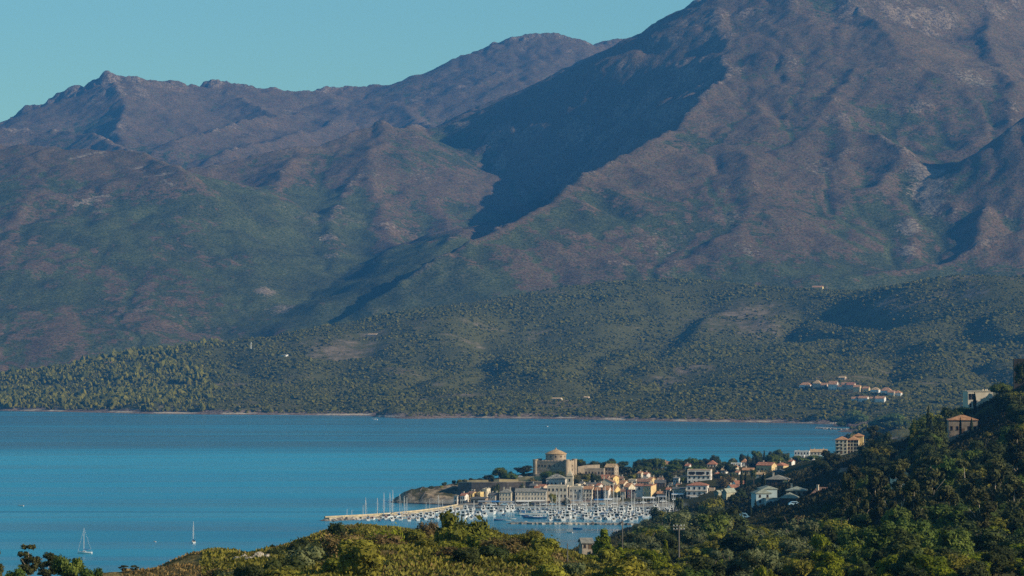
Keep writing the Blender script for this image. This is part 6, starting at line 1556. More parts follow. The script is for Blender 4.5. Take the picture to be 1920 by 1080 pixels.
L('oak', 1354, 2280, 24, 867, 'round dark tree right of the wide hipped tan roof')
L('oak', 1368, 2250, 28, 866, 'large dark olive tree in the dry field')
L('bush_grey', 1374, 2120, 16, 884, 'lone round bush on the dry grass')
L('oak', 1346, 2060, 26, 885, 'scrubby tree right of the white flat roofed house')
L('bush_dry', 1360, 2020, 36, 893, 'brown thicket between the white houses and the red roofs')
L('oak', 1171, 2200, 22, 870, 'dark round tree right of the tall stone building')
L('oak', 1131, 2190, 20, 862, 'large dark bush left of the tall stone building')
L('dpine', 1106, 2180, 10, 868, 'small tree in front of the pale retaining wall')
L('oak', 1091, 2170, 18, 862, 'dark shrubby tree right of the citadel turret')
L('oak', 1112, 2110, 14, 886, 'dark tree against the ruined stone range')
L('oliveg', 1098, 2090, 18, 889, 'yellow green tree below the ruined stone range')
L('oak', 1118, 2084, 22, 890, 'dark tree above the slate roofed house')
L('oak', 1080, 2088, 14, 897, 'dark tree right of the church tower')
L('cyp', 1187.5, 2190, 4.5, 866, 'single dark cypress behind the umbrella pines')
L('oak', 1160, 2110, 18, 893, 'dark tree right of the small sunlit yellow house')
L('oliveg', 1186, 2120, 16, 888, 'bright green tree above the dull brown roofed house')
for i, (px, top, w) in enumerate([(1402, 850, 5), (1411, 854, 5), (1413.5, 853, 4.5), (1432.5, 843, 5), (1437.5, 851, 4), (1441.5, 850, 5)]):
    L('cyp', px, 2440, w, top, 'slim dark cypress, %s from the left in the row behind the ochre houses' % ORD[i])
L('oak', 1420.5, 2450, 12, 850, 'rounded brown tree standing among the row of cypresses')
plant_px('palm', 1444, 2440, 5, 844, label='tall palm at the end of the row of cypresses')
L('upine', 1458, 2430, 24, 849, 'wide round pine right of the cypress row')
L('dpine', 1475, 2440, 12, 852, 'small palm like tree right of the round pine')
L('olive', 1472, 2300, 22, 862, 'low grey tree behind the hipped ochre house')
L('oak', 1410, 2330, 16, 866, 'dark bush below the first cypress of the row')
for px, w, top, lab in [(1494, 24, 853, 'large round pine left of the flat white house'), (1506, 34, 857, 'broad dark round pine in front of the flat white house'), (1525, 26, 852, 'round green pine below the tan roofed seafront house'), (1537, 18, 850, 'round pine beside the turquoise roof')]:
    L('upine', px, 2380, w, top, lab)
L('cyp', 1389.5, 1700, 5.5, 878, 'tallest cypress, black against the dry field')
L('cyp', 1397.5, 1680, 5.5, 880, 'second tall cypress just right of the tallest one')
plant_px('palm', 1412.5, 1720, 9, 877, label='tall palm tree with bare trunk right of the two cypresses')
L('cyp', 1431.5, 1640, 10, 886, 'broad dark conifer left of the dark veranda villa')
L('cyp', 1416, 1300, 5, 935, 'small cypress against the pale blue villa')
L('cyp', 1407, 1290, 4.5, 944, 'shorter cypress at the left corner of the pale blue villa')
plant_px('palm', 1272, 1560, 13, 929, label='dark shaggy palm rising before the olive grey quay house')
L('oak', 1282, 1540, 22, 944, 'dark tree hanging below the shaggy palm')
L('oliveg', 1335, 1400, 46, 921, 'big olive green tree in front of the columned terrace')
L('oak', 1311, 1480, 22, 942, 'dark tree at the foot of the columned terrace house')
L('cyp', 1302, 900, 5, 990, 'slim valley cypress right of the wooden power pole')
L('cyp', 1430, 820, 6, 985, 'slim dark valley cypress standing among the olive trees')
L('oak', 1390, 1520, 22, 918, 'dark tree right of the long green roofed shed')
L('oak', 1378, 1480, 22, 924, 'dark tree below the long green roofed shed')
# pines and cypresses on the right hand slope
L('upine', 1733, 1330, 62, 764, 'broad umbrella pine on the skyline left of the orange villa')
L('cyp', 1740, 1290, 9, 758, 'tall black cypress in front of the broad umbrella pine')
L('cyp', 1745, 1270, 9, 776, 'second black cypress touching the tall one')
L('pine', 1713, 1290, 24, 789, 'bright green pine below the broad umbrella pine')
L('upine', 1806, 1400, 52, 758, 'flat dark pine between the white cubic villa and the orange roof')
L('upine', 1877, 1400, 48, 711, 'dark flat topped pine left of the ivy house')
L('cyp', 1827, 1400, 6.5, 735, 'slim cypress in front of the white cubic villa')
L('cyp', 1800, 1280, 5, 781, 'cypress before the left end of the orange roof')
L('cyp', 1821, 1282, 6, 783, 'cypress before the right end of the orange roof')
L('cyp', 1844, 1390, 5, 757, 'small cypress right of the white cubic villa')
L('oak', 1916, 1368, 34, 676, 'dark ivy growing over the stone house')
L('euc', 1640, 1600, 46, 802, 'tall brown tinged tree beside the apartment block')
L('oak', 1655, 1560, 36, 812, 'dark leafy tree right of the brown tinged tree')
L('oak', 1620, 1560, 26, 826, 'dark tree at the right foot of the apartment block')
L('oak', 1560, 1500, 40, 846, 'dark dense tree below the apartment block')
L('oak', 1540, 1440, 40, 858, 'dark round tree beside the stepped white gables')
# bright pines at the bottom of the valley
for px, d, w, top, lab in [(1132, 520, 66, 984, 'bright yellow green conical pine in front of the inner harbour'), (1163, 480, 44, 1022, 'lower bright pine right of the conical one'), (1248, 560, 26, 1015, 'small bright pine left of the wooden power pole')]:
    L('pine', px, d, w, top, lab)
for i, (px, d, w, top) in enumerate([(1540, 560, 40, 1008), (1585, 540, 52, 1014), (1640, 520, 58, 1006), (1722, 520, 50, 1008), (1778, 600, 58, 988), (1790, 520, 56, 1010), (1860, 560, 56, 1006), (1850, 470, 66, 1032), (1670, 440, 60, 1036), (1560, 430, 46, 1046), (1430, 430, 40, 1046), (1745, 430, 56, 1046), (1900, 470, 50, 1050), (1610, 425, 44, 1052), (1500, 480, 46, 1052)]):
    plant_px('bpine', px, d, w, top, group='bright pines at the foot of the hillside', zone='among the sunlit pines at the foot of the hillside')
# eucalyptus stand
for i, (px, d, w, top) in enumerate([(1745, 800, 96, 852), (1690, 820, 74, 870), (1640, 830, 66, 868), (1808, 780, 84, 858), (1865, 770, 84, 850), (1602, 860, 58, 862), (1900, 700, 78, 880), (1770, 660, 74, 900), (1712, 680, 66, 910), (1660, 700, 64, 916), (1835, 640, 76, 906), (1905, 850, 70, 812), (1588, 760, 52, 902), (1610, 730, 56, 912)]):
    plant_px('euc', px, d, w, top, group='eucalyptus stand on the hillside', zone='in the eucalyptus stand on the hillside')
# left foreground
for i, (px, d, w, top, lab) in enumerate([(54, 350, 52, 1018, 'tall ragged eucalyptus standing above the low trees by the water'), (92, 345, 56, 1041, 'low leafy eucalyptus right of the tall ragged one'), (132, 340, 62, 1043, 'wide dark eucalyptus clump by the water'), (176, 338, 48, 1054, 'last and lowest eucalyptus of the waterside clump'), (-8, 345, 36, 1028, 'cut off eucalyptus branch at the frame edge'), (233, 352, 24, 1058, 'small spindly eucalyptus by the dry grass'), (253, 350, 22, 1058, 'small leafy sapling beside the spindly eucalyptus'), (28, 338, 54, 1060, 'low dark bushy eucalyptus under the tall ragged one')]):
    L('euc' if i not in (2, 3, 7) else 'dpine', px, d, w, top, lab)
# ---- scattered growth, kept out of houses and off the views
def clear_of_houses(x, y, m):
    for bx, by, W, p0, p1 in BUILT:
        if abs(x - bx) < W * .5 + m and by - 4 - m < y < by + 14 + m: return False
    return True
def hides_house(px, d, top, w):
    for bx, by, W, p0, p1 in BUILT:
        if d < by and p0 - w * .4 < px < p1 + w * .4 and by < 3300:
            base = proj((bx, by, near_z(bx, by)))[1]
            if top < base - 3: return True
    return False
placed = [(o.location.x, o.location.y, o.scale[0]) for k, o, z, f in PLANTED]
def scatter(keys, n, region, wr, group, zone, gap=.55, hs=(.7, 1.15), tries=40, free=False):
    """region() gives (px, d); wr gives the width in metres"""
    done = 0
    for _ in range(n * tries):
        if done >= n: break
        px, d = region(); x = xat(px, d); z = near_z(x, d)
        if z < 1.2: continue
        w = rng.uniform(*wr) if wr[1] < 20 else min(10.5, max(2.2, rng.uniform(*wr) * d / F)); k = rng.choice(keys)
        if any((x - a) ** 2 + (d - b) ** 2 < ((w + c) * .5 * gap) ** 2 for a, b, c in placed if abs(d - b) < 12): continue
        h = TH[k] * w * hs[1]; top = proj((x, d, z + h))[1]; wp = w * F / d
        if 425 < px < 560 and 290 < d < 392: continue
        if d < 1900 and top < max(ceil_py(px), ceil_py(px - wp * .35), ceil_py(px + wp * .35)) - 2: continue
        if not free and (not clear_of_houses(x, d, w * .4) or hides_house(px, d, top, wp)): continue
        plant(k, x, d, w, group=group, zone=zone, hs=rng.uniform(*hs)); placed.append((x, d, w)); done += 1
    return done
CEIL = [(380,1062),(420,1044),(480,1032),(520,1010),(560,994),(620,978),(640,976),(720,979),(800,974),(870,970),(930,976),(960,990),(1000,990),(1060,1006),(1090,1026),(1115,1020),(1160,992),(1190,968),(1215,950),(1260,946),(1290,946),(1320,924),(1345,920),(1400,936),(1420,952),(1460,950),(1500,954),(1530,946),(1570,896),(1600,850),(1650,806),(1700,792),(1740,764),(1800,762),(1850,747),(1870,717),(1920,692)]
def ceil_py(px): return float(np.interp(px, [c[0] for c in CEIL], [c[1] for c in CEIL]))
def tri(a, b): return rng.uniform(a, b)
# scrub knoll
def reg_knoll():
    px = tri(395, 1230); d = 480 - 210 * rng.random() ** 1.1
    return px, d
KG = 'scrub bushes on the near knoll'
for px, d, w, top, key, lab in [(868, 395, 92, 968, 'oliveg', 'largest olive green tree of the scrub knoll with dark shaded side'), (950, 350, 84, 1008, 'bush_olive', 'wide feathery bush on the right of the scrub knoll'), (633, 428, 40, 977, 'bush_dark', 'dark bush on the left crest of the scrub knoll'), (742, 405, 40, 985, 'bush_bright', 'rounded yellow green bush on top of the scrub knoll'), (690, 365, 66, 1008, 'bush_dark', 'broad dark bush below the knoll crest'), (640, 395, 60, 998, 'bush_olive', 'broad olive bush under the left crest bush'), (1000, 425, 50, 986, 'oliveg', 'rounded olive tree at the right end of the knoll crest'), (706, 300, 66, 1044, 'bush_dark', 'dark bush with bright top low on the knoll'), (845, 310, 44, 1032, 'bush_grey', 'pale grey green bush in front of the largest tree'), (905, 425, 70, 978, 'bush_olive', 'long bright bush behind the largest knoll tree'), (800, 428, 46, 978, 'bush_dry', 'brown bush on the crest left of the largest tree'), (1010, 345, 60, 1042, 'bush_olive', 'round olive bush low on the right of the knoll'), (560, 420, 46, 1000, 'bush_dark', 'dark bush where the knoll meets the water'), (520, 405, 44, 1020, 'bush_dark', 'dark scrub at the left shoulder of the knoll'), (425, 385, 24, 1048, 'bush_dark', 'small green bush beside the pale boulders')]:
    plant_px(key, px, d, w, top, label=lab, group=KG)
placed = [(o.location.x, o.location.y, o.scale[0]) for k, o, z, f in PLANTED]
print('knoll', scatter(['bush_olive'] * 6 + ['bush_dark'] * 3 + ['bush_dry'] * 2 + ['bush_grey'] + ['bush_bright'] * 2, 152, reg_knoll, (1.5, 4.6), KG, 'on the scrub knoll', gap=.62, free=True, hs=(.5, .95)))
# valley floor and right-hand slope
def reg_valley():
    px = tri(1060, 1560); d = 430 + 1150 * rng.random() ** 1.1
    return px, d
print('valley', scatter(['oak'] * 4 + ['olive'] * 4 + ['oliveg'] * 3 + ['dpine'] * 1, 175, reg_valley, (40, 76), 'trees of the valley below the villas', 'in the valley below the villas', gap=.72))
def reg_slope():
    px = tri(1480, 1990); d = 430 + 1150 * rng.random() ** .9
    return px, d
print('slope', scatter(['oak'] * 7 + ['oliveg'] * 1 + ['dpine'] * 3, 215, reg_slope, (42, 84), 'trees on the dark hillside', 'on the dark hillside', gap=.66))
print('slope bushes', scatter(['bush_dark'] * 3 + ['bush_olive'] * 2 + ['bush_dry'] * 2, 30, reg_slope, (20, 40), 'bushes on the dark hillside', 'on the dark hillside', gap=.5))
print('valley bushes', scatter(['bush_dark'] * 2 + ['bush_olive'] * 3 + ['bush_dry'] * 3 + ['bush_grey'], 30, reg_valley, (18, 38), 'bushes of the valley', 'in the valley below the villas', gap=.5))
def reg_bottom():
    return tri(1150, 1990), tri(395, 560)
print('bottom', scatter(['bpine'] * 3 + ['oak'] * 4 + ['oliveg'] * 3, 46, reg_bottom, (46, 74), 'trees at the foot of the hillside', 'b', gap=.6, free=True, hs=(.6, .9)))
print('bottom bushes', scatter(['bush_dark'] * 3 + ['bush_olive'] * 3 + ['bush_dry'] * 2, 28, reg_bottom, (26, 48), 'bushes at the foot of the hillside', 'b', gap=.6, free=True))
def reg_mid():
    return tri(1110, 1600), tri(440, 800)
print('mid', scatter(['oak'] * 2 + ['oliveg'] * 4 + ['olive'] * 3, 75, reg_mid, (36, 64), 'trees at the foot of the hillside', 'b', gap=.55, free=True, hs=(.5, .85)))
def reg_mid2():
    return tri(1190, 1440), tri(470, 840)
print('mid2', scatter(['oak'] * 2 + ['oliveg'] * 3 + ['olive'] * 3, 46, reg_mid2, (34, 56), 'trees at the foot of the hillside', 'b', gap=.45, hs=(.5, .8)))
print('mid bushes', scatter(['bush_olive'] * 2 + ['bush_dark'] * 2 + ['bush_dry'], 30, lambda: (tri(1150, 1460), tri(410, 620)), (22, 40), 'bushes at the foot of the hillside', 'b', gap=.45, hs=(.6, .9)))
def reg_corner():
    return tri(1760, 1990), tri(390, 660)
print('corner', scatter(['bpine'] * 2 + ['oak'] * 3, 34, reg_corner, (44, 66), 'trees at the foot of the hillside', 'b', gap=.5, free=True, hs=(.6, .9)))
def reg_town():
    px = tri(1080, 1560); d = tri(2050, 2700)
    return px, d
print('town', scatter(['oak'] * 5 + ['upine'] * 3 + ['olive'] * 2 + ['dpine'], 95, reg_town, (4.5, 10), 'trees of the upper town and peninsula', 'on the peninsula behind the old town', gap=.8))
def reg_ramp():
    px = tri(866, 1000); d = tri(2096, 2150)
    return px, d
print('ramp', scatter(['bush_dark', 'bush_grey', 'oak'], 18, reg_ramp, (2.2, 4.5), 'bushes on the rampart terrace', 'on the rampart terrace', gap=.7, free=True))
def reg_cape():
    px = tri(808, 868); d = tri(2085, 2140)
    return px, d
print('cape', scatter(['bush_dark', 'bush_olive'], 12, reg_cape, (2, 4.5), 'bushes on the rocky cape', 'on the rocky cape before the rampart', gap=.7, free=True))
# round pines behind the far beach
def hill_plant(key, px, py, wpx, label=None, group=None, zone=None):
    hp = hit_hill(px, py)
    if hp is None: return
    w = wpx * hp.y / F
    plant(key, hp.x, hp.y, w, label=label, group=group, z=hp.z, zone=zone)
for px, py, w in [(1566, 800, 30), (1590, 800, 38), (1612, 801, 36), (1655, 797, 32), (1676, 798, 38), (1600, 792, 34), (1640, 806, 26), (1690, 806, 34), (1665, 812, 30), (1578, 806, 22)]:
    hill_plant('upine', px, py, w, group='round pines behind the far beach', zone='behind the far beach')
# labels for what came out of loops: what it looks like, where it stands, and its place in its row
NAMES = {'bush_olive': 'olive green bush', 'bush_dark': 'dark green bush', 'bush_dry': 'dry brown bush', 'bush_grey': 'grey green bush', 'bush_bright': 'bright green bush', 'oak': 'dark evergreen oak', 'olive': 'grey green olive tree', 'oliveg': 'yellow green olive tree', 'upine': 'umbrella pine', 'pine': 'conical pine', 'dpine': 'mid green pine', 'bpine': 'bright yellow pine', 'euc': 'pale trunked eucalyptus'}
cells = {}
for key, o, zone, auto in PLANTED:
    if auto: cells.setdefault((key, ''), []).append(o)
LAND = [('the wooden power pole', 1273, 1040), ('the conical bright pine', 1132, 1030), ('the pale blue villa', 1428, 940), ('the twin dark villas', 1485, 930), ('the terracotta roofed villa', 1536, 935), ('the hidden pale roofed house', 1690, 895), ('the broad skyline umbrella pine', 1733, 790), ('the orange roofed villa', 1808, 795), ('the apartment block', 1590, 835), ('the ivy grown stone house', 1915, 700), ('the largest knoll tree', 868, 1000), ('the pale boulders', 500, 1058), ('the wide feathery bush', 950, 1040), ('the knoll crest bush', 633, 990), ('the orange roofed cottage', 1270, 1038), ('the grey roofed cottage', 1098, 1018), ('the columned terrace house', 1310, 925), ('the tall umbrella pine', 1231, 865), ('the citadel', 1040, 870), ('the church', 1050, 900), ('the cypress row', 1425, 860), ('the ochre houses', 1450, 878), ('the green roofed sheds', 1365, 930), ('the two tall cypresses', 1393, 900), ('the dark veranda villa', 1460, 902), ('the stone house tower front', 1210, 925), ('the lower right corner pines', 1800, 1040), ('the middle eucalyptus stand', 1745, 900), ('the right frame edge', 1910, 950), ('the bottom frame edge', 1620, 1078), ('the bottom right frame corner', 1915, 1060), ('the valley cypress', 1430, 1000)]
for (key, zone), objs in cells.items():
    sub = {}
    for o in objs:
        px, py = proj((o.location.x, o.location.y, o.location.z + TH[key] * o.scale[0] * .5))
        l = min(LAND, key=lambda q: (q[1] - px) ** 2 + (1.6 * (q[2] - py)) ** 2)
        rel = 'above' if py < l[2] - 14 else 'below' if py > l[2] + 14 else 'beside'
        sub.setdefault((l[0], rel), []).append((px, o))
    for (lm, rel), l in sub.items():
        l.sort(key=lambda q: q[0])
        for i, (px, o) in enumerate(l):
            base = '%s %s %s' % (NAMES[key], rel, lm)
            if len(l) > 1: base += ', %s from the left' % ORD[min(i, 38)]
            o['label'] = base
# ---- low growth between the plants: uncountable
def near_z_v(x, y):
    u = x / y; i = np.clip((u - U[0]) / (U[1] - U[0]), 0, len(U) - 1.001); a = i.astype(int); p = i - a
    b = np.clip(np.searchsorted(D, y) - 1, 0, len(D) - 2); v = (y - D[b]) / (D[b + 1] - D[b])
    return (NZ[b, a] * (1 - p) + NZ[b, a + 1] * p) * (1 - v) + (NZ[b + 1, a] * (1 - p) + NZ[b + 1, a + 1] * p) * v
def undergrowth(name, label, n, px0, px1, d0, d1, size, mat, seed, patch, thr, up=1.0, zmin=1.5):
    rs = np.random.RandomState(seed)
    d = d0 + (d1 - d0) * rs.rand(n) ** .8; px = rs.uniform(px0, px1, n); x = (px - 960) / F / _c * d
    z = near_z_v(x, d); k = (fbm(x, d, patch, 3, seed) > thr) & (z > zmin); x, d, z = x[k], d[k], z[k]; n = len(x)
    s = size * (.5 + rs.rand(n)) * np.clip(d / 1100, .32, 1.3) * (1 if size > .5 else 2.5); p = np.stack([x, d, z], -1)
    a = rs.normal(size=(n, 3)); a[:, 2] *= .35; a /= np.linalg.norm(a, axis=1)[:, None]
    b = rs.normal(size=(n, 3)) * .5; b[:, 2] += up; b /= np.linalg.norm(b, axis=1)[:, None]
    c = p + b * (s * .35)[:, None]
    V = np.stack([c - a * (s * .35)[:, None], c - b * (s * .4)[:, None], c + a * (s * .35)[:, None], c + b * (s * .6)[:, None]], 1).reshape(-1, 3)
    tag(mesh_np(name, V, [np.arange(4 * n).reshape(n, 4)], mat), label, name.replace('_', ' '), kind='stuff')
undergrowth('dry_grass', 'straw coloured dry grass between the scrub bushes and at the lower left edge', 90000, 230, 1150, 255, 450, .34, leaf_mat('straw_grass', (0.16, 0.11, 0.04), (0.34, 0.24, 0.08), .2, .2), 401, 16, .02)
undergrowth('low_scrub', 'low brown and green heath covering the ground of the knoll', 170000, 380, 1250, 255, 470, .50, leaf_mat('heath_twigs', (0.064, 0.065, 0.011), (0.175, 0.160, 0.024), .2, .25), 402, 9, -.18, .7)
undergrowth('hillside_scrub', 'dark low undergrowth between the trees of the hillside', 190000, 1060, 2000, 430, 1700, 1.0, leaf_mat('undergrowth_leaves', (0.022, 0.026, 0.009), (0.065, 0.060, 0.020), .2, .12), 403, 30, -.25, .7)
undergrowth('peninsula_scrub', 'low dry scrub on the slopes round the upper town', 30000, 1060, 1560, 2060, 2750, 1.1, leaf_mat('peninsula_scrub_leaves', (0.035, 0.036, 0.012), (0.12, 0.095, 0.04), .2, .1), 404, 40, -.02, .6)
# ------------------------------------------------------------------ poles, boulders, cars
def pole(label, px, d, base, top, arm=True, r0=.16):
    b = at(px, base, d); b.z = near_z(b.x, b.y); h = at(px, top, d).z - b.z
    r = empty('utility_pole', b, R(12), label, 'power pole', 'power poles in the valley')
    m = MB(); m.tube([(0, 0, -.6), (0, 0, h)], [r0, r0 * .7], 8); m.build('post', M_WOODGREY, r)
    if arm:
        for z in (.12, .75):
            a = MB(); a.box(-1.1, 1.1, -.06, .06, h - z - .12, h - z); ca = a.build('crossarm', M_WOODGREY, r)
            for x in (-1, -.4, .4, 1):
                i = MB(); i.lathe([(.05, h - z + .002), (.10, h - z + .06), (.05, h - z + .12), (.09, h - z + .18), (.03, h - z + .26)], 8, Matrix.Translation((x, 0, 0))); i.build('insulator', M_FRAME, ca)
    else:
        c = MB(); c.lathe([(r0 * .9, h + .002), (.02, h + .25)], 8); c.build('cap', M_WOODGREY, r)
M_WOODGREY = paint('weathered_grey_wood', (0.12, 0.105, 0.09), .25, 2.0)
M_RUST = paint('rusty_brown_steel', (0.085, 0.045, 0.032), .25, 2.0)
pole('tall wooden power pole with crossarms standing in the valley', 1273, 640, 1068, 985, True, .20)
pole('bare brown pole rising beside the conical bright pine', 1167, 560, 1040, 979, False, .12)
pole('thin dark pole among the bushes on the right of the knoll', 1064, 400, 1085, 1022, False, .09)
pole('slender street pole by the quay at the foot of the wooded slope', 1519, 2900, 848, 836, False, .25)
# pale boulders at the knoll's edge
t = NT('pale_boulder'); P = t.coord('Object'); oi = t.n('ShaderNodeObjectInfo'); n = t.noise(P, 1.6, 4, .65)
t.base(t.mix(t.map(n, .35, .65), rgb(.15, .125, .10), rgb(.42, .36, .28)), .95, .1); t.bump(n, .6, .3); M_BOULDER = t.m
def boulder_proto(seed):
    iv, itf = ICO3; rs = np.random.RandomState(seed); off = rs.uniform(0, 50, 3)
    d = 1 + .34 * perlin(iv[:, 0] * 1.3 + off[0], iv[:, 1] * 1.3 + iv[:, 2] * 1.1 + off[1], seed) + .15 * perlin(iv[:, 0] * 3 + off[1], iv[:, 2] * 3 + iv[:, 1] * 2 + off[2], seed + 1)
    V = iv * d[:, None]
    for k in range(5):                       # flat broken faces
        nrm = rs.normal(size=3); nrm /= np.linalg.norm(nrm); c = rs.uniform(.62, .85); s = V @ nrm; V = V - np.outer(np.maximum(s - c, 0), nrm)
    V *= np.array([.5, .42, .36]); o = mesh_np('boulder', V, [itf], M_BOULDER, smooth=False); C.objects.unlink(o); return o
BP = [boulder_proto(s) for s in range(5)]
bl = []
for i in range(58):
    px = rng.triangular(410, 552, 500); u = (px - 410) / 142.0
    py = 1064 - 18 * math.sin(min(1, u * 1.15) * math.pi / 2) + rng.uniform(-9, 11) + 8 * max(0, u - .6)
    d = 372 + 14 * u + rng.uniform(-9, 9)
    x = xat(px, d); s = rng.uniform(.5, 1.45) * (1.35 if rng.random() < .2 else 1)
    o = rng.choice(BP).copy(); C.objects.link(o); hp = at(px, py, d)
    o.location = (x, d, max(near_z(x, d), min(hp.z, near_z(x, d) + .7)) + s * .10); o.scale = (s, s, s * rng.uniform(.7, 1.1)); o.rotation_euler = (rng.uniform(-.4, .4), rng.uniform(-.4, .4), rng.uniform(0, 6.28)); bl.append((px, s, o))
bl.sort(key=lambda q: q[0])
for i, (px, s, o) in enumerate(bl):
    tag(o, 'pale grey boulder in the heap on the edge of the knoll', 'boulder', 'pale boulders heaped on the knoll edge')
# cars
def car_proto(key, mat, van=False):
    r = empty('parked_car', (0, 0, 0)); L_, W_, H_ = (4.3, 1.75, 1.45) if not van else (5.2, 2.0, 2.3)
    b = MB(); prof = [(-L_ / 2, .35), (-L_ / 2, .85), (-L_ * .42, 1.0), (-L_ * .30, H_), (L_ * .12, H_), (L_ * .28, .95), (L_ * .47, .82), (L_ / 2, .6), (L_ / 2, .35)] if not van else [(-L_ / 2, .4), (-L_ / 2, H_ - .1), (-L_ * .47, H_), (L_ * .20, H_), (L_ * .36, 1.35), (L_ * .48, 1.1), (L_ / 2, .8), (L_ / 2, .4)]
    b.loft([[(x, s * W_ / 2 * (1 if z < 1.0 else .86), z) for x, z in prof] for s in (-1, -.9, .9, 1)]); b.build('body', mat, r)
    for s in (-1, 1):
        w = MB(); 
        q = [(-L_ * .36, .98), (-L_ * .28, H_ - .12), (L_ * .10, H_ - .12), (L_ * .22, .98)] if not van else [(L_ * .05, 1.3), (L_ * .05, H_ - .25), (L_ * .18, H_ - .25), (L_ * .30, 1.35)]
        w.add([(x, s * (W_ / 2 * .95 if z < 1.2 else W_ / 2 * .88) + s * .03, z) for x, z in q] + [(x, s * (W_ / 2 * .80), z) for x, z in q], [(0, 1, 2, 3), (7, 6, 5, 4), (0, 4, 5, 1), (1, 5, 6, 2), (2, 6, 7, 3), (3, 7, 4, 0)]); w.build('side_window', M_GLASS, r)
    for x in (-L_ * .30, L_ * .30):
        for s in (-1, 1):
            w = MB(); w.lathe([(.02, -.11), (.33, -.11), (.33, .11), (.02, .11)], 14, Matrix.Translation((x, s * (W_ / 2 - .10), .33)) @ Matrix.Rotation(math.pi / 2, 4, 'X')); w.build('wheel', M_TYRE, r)
    unlink_tree(r); CAR[key] = r
CAR = {}; M_TYRE = paint('black_tyre', (.02, .02, .02), .1, 2.0)
car_proto('white', paint('white_car_paint', (.70, .70, .68), .02, 1, .3, .5)); car_proto('silver', paint('silver_car_paint', (.40, .41, .42), .02, 1, .3, .5)); car_proto('dark', paint('dark_car_paint', (.04, .045, .06), .02, 1, .3, .5)); car_proto('blue', paint('pale_blue_van_paint', (.22, .40, .50), .02, 1, .35, .5), True); car_proto('cyan', paint('pale_blue_car_paint', (.30, .46, .56), .02, 1, .35, .5))
for key, px, d, rz, lab, grp in [('white', 976, 2122, 10, 'white car parked nearest the dark evergreen below the citadel', 'cars parked below the citadel'), ('white', 982, 2114, -6, 'white car parked in the middle of the row below the citadel', 'cars parked below the citadel'), ('silver', 988, 2118, 5, 'silver car parked in the row below the citadel', 'cars parked below the citadel'), ('white', 994, 2110, -4, 'white car at the right end of the row below the citadel', 'cars parked below the citadel'), ('dark', 998, 2122, 0, 'dark car parked against the citadel wall', 'cars parked below the citadel'),
                           ('blue', 1380, 1150, 8, 'pale blue van parked below the pale blue villa', None), ('blue', 1392, 1152, -4, 'second pale blue van parked close to the first', None), ('cyan', 1490, 1120, 10, 'small pale blue car among the bushes below the terracotta roofed villa', None), ('silver', 1372, 2200, 0, 'silver car parked in the dry field by the red roofs', None), ('white', 1489, 2200, 8, 'white car parked below the round pines', None)]:
    o = copy_tree(CAR[key]); o.location = on_near(px, d); o.rotation_euler = (0, 0, R(rz)); tag(o, lab, 'van' if key == 'blue' else 'car', grp)
# canopies and cars along the quay
def canopy(px, w, d, mat, label):
    r = empty('cafe_canopy', on_near(px, d), R(-4), label, 'canopy', 'cafe canopies along the quay')
    c = MB(); c.add([(-w / 2, -1.6, 2.5), (w / 2, -1.6, 2.5), (w / 2, 1.6, 3.0), (-w / 2, 1.6, 3.0), (-w / 2, -1.6, 2.2), (w / 2, -1.6, 2.2), (w / 2, 1.6, 2.9), (-w / 2, 1.6, 2.9)], [(0, 1, 2, 3), (7, 6, 5, 4), (0, 4, 5, 1), (1, 5, 6, 2), (2, 6, 7, 3), (3, 7, 4, 0)]); c.build('cover', mat, r)
    for x in (-.48, -.16, .16, .48):
        p = MB(); p.tube([(x * w, -1.5, -.2), (x * w, -1.5, 2.195)], .06, 5); p.build('post', M_ALU, r)
for px, w, mt, lab in [(909, 8, M_CANG, 'grey cafe canopy on the quay before the brown stone building'), (926, 7, M_CANB, 'blue cafe canopy before the olive beige quay house'), (950, 9, M_CANG, 'grey canopy along the front of the tall cream house'), (1012, 10, M_WOODGREY, 'dark canopy at the right end of the long grey building'), (1082, 7, M_CANG, 'grey canopy before the blue grey flat topped building'), (1104, 7, M_WOODGREY, 'dark canopy under the red awning house'), (1124, 6, M_CANB, 'blue canopy before the brown quay house'), (1140, 5, M_HULL, 'white canopy before the steep orange roofed house'), (1198, 5, M_WOODGREY, 'dark canopy at the foot of the tower like house'), (1216, 8, M_HULL, 'long white canopy at the foot of the patched yellow house'), (1240, 6, M_CANG, 'grey canopy under the blue shuttered house'), (1270, 7, M_HULL, 'white canopy before the olive grey quay house')]:
    canopy(px, w, 2016, mt, lab)
qc = 0
for i in range(20):
    px = 905 + 19 * i + rng.uniform(-4, 4); key = rng.choice(['white', 'silver', 'dark', 'white', 'cyan']); o = copy_tree(CAR[key]); o.location = on_near(px, 2012); o.location.z = max(o.location.z, 1.6); o.rotation_euler = (0, 0, R(rng.choice([0, 180]) + rng.uniform(-6, 6)))
    tag(o, {'white': 'white', 'silver': 'silver', 'dark': 'dark', 'cyan': 'pale blue'}[key] + ' car parked on the town quay, %s from the left' % ORD[i], 'car', 'cars parked on the town quay')
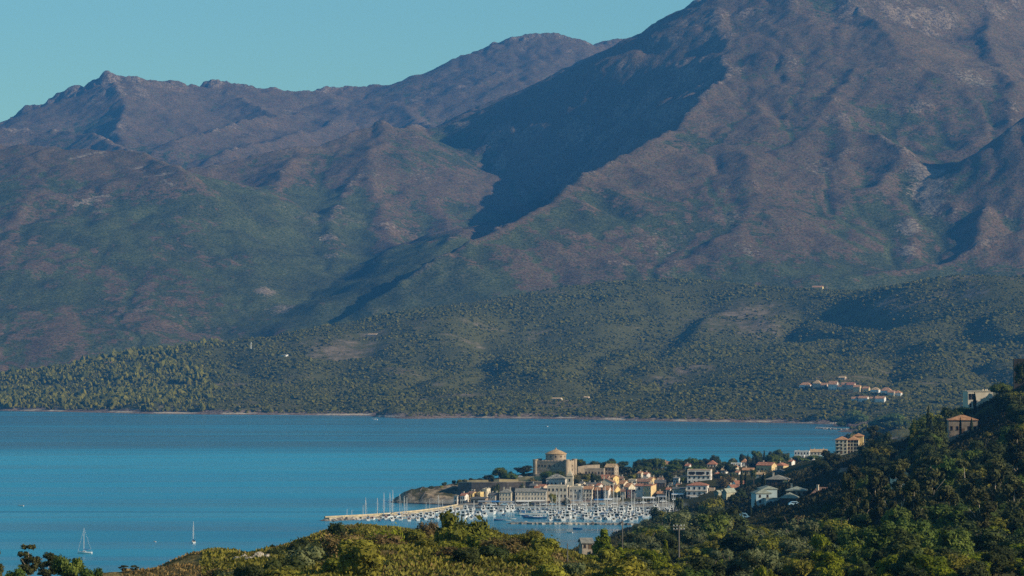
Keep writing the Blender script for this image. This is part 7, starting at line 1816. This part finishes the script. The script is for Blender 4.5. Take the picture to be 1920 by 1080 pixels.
# lamp posts on the jetty and quay
def lamp(px, d, h, label, z0=2.3):
    r = empty('street_lamp', (xat(px, d), d, z0), 0, label, 'street lamp', 'lamp posts of the harbour')
    m = MB(); m.tube([(0, 0, -.2), (0, 0, h)], [.10, .07], 6); m.build('post', M_ALU, r)
    a = MB(); a.tube([(0, 0, h - .15), (.5, 0, h + .1), (1.0, 0, h + .1)], .05, 5); a.build('arm', M_ALU, r)
    q = MB(); q.box(.75, 1.35, -.18, .18, h - .02, h + .12); q.build('lamp_head', M_CANG, r)
for i, (px, d, h) in enumerate([(651, 1876, 3.6), (660, 1879, 2.8), (681, 1886, 5.2), (799, 1946, 4.2), (806, 1950, 6.0), (830, 1972, 4.4)]): lamp(px, d, h, 'slim lamp post on the stone jetty, %s from its tip' % ORD[i])
# radio mast on the far summit and pylons
def mast(px, py, d, h, label, zf=None):
    z = at(px, py, d).z
    r = empty('lattice_mast', (xat(px, d), d, z), 0, label, 'mast', 'masts on the hills')
    m = MB()
    for sx, sy in ((-1, -1), (1, -1), (1, 1), (-1, 1)): m.tube([(sx * h * .07, sy * h * .07, -3), (sx * .2, sy * .2, h)], .22, 4)
    for k in range(6):
        u = k / 6; w = h * .07 * (1 - u) + .2 * u; m.tube([(-w, -w, h * u), (w, -w, h * u + h * .08)], .14, 3); m.tube([(w, w, h * u), (-w, w, h * u + h * .08)], .14, 3)
    m.build('lattice', M_ALU, r)
    a = MB(); a.box(-h * .10, h * .10, -.2, .2, h * .78, h * .80); a.build('crossarm', M_ALU, r)
hp = hit_hill(471, 657)
if hp: mast(471, 657, hp.y, 14, 'pale lattice pylon among the yellow pines on the western slope')
hp = hit_hill(179, 690)
# ------------------------------------------------------------------ haze: one closed box of thin air round everything
t = NT('haze_air')
t.t.nodes.remove(t.b)
v = t.n('ShaderNodeVolumePrincipled'); t.l(v.outputs[0], t.out.inputs['Volume'])
v.inputs['Color'].default_value = rgb(0.09, 0.40, 1.0); v.inputs['Density'].default_value = HAZE_DENSITY
v.inputs['Anisotropy'].default_value = 0.0
hz = MB(); hz.box(-3600, 3600, -420, 13300, -17, 1420)
tag(hz.build('haze', t.m), kind='stuff')
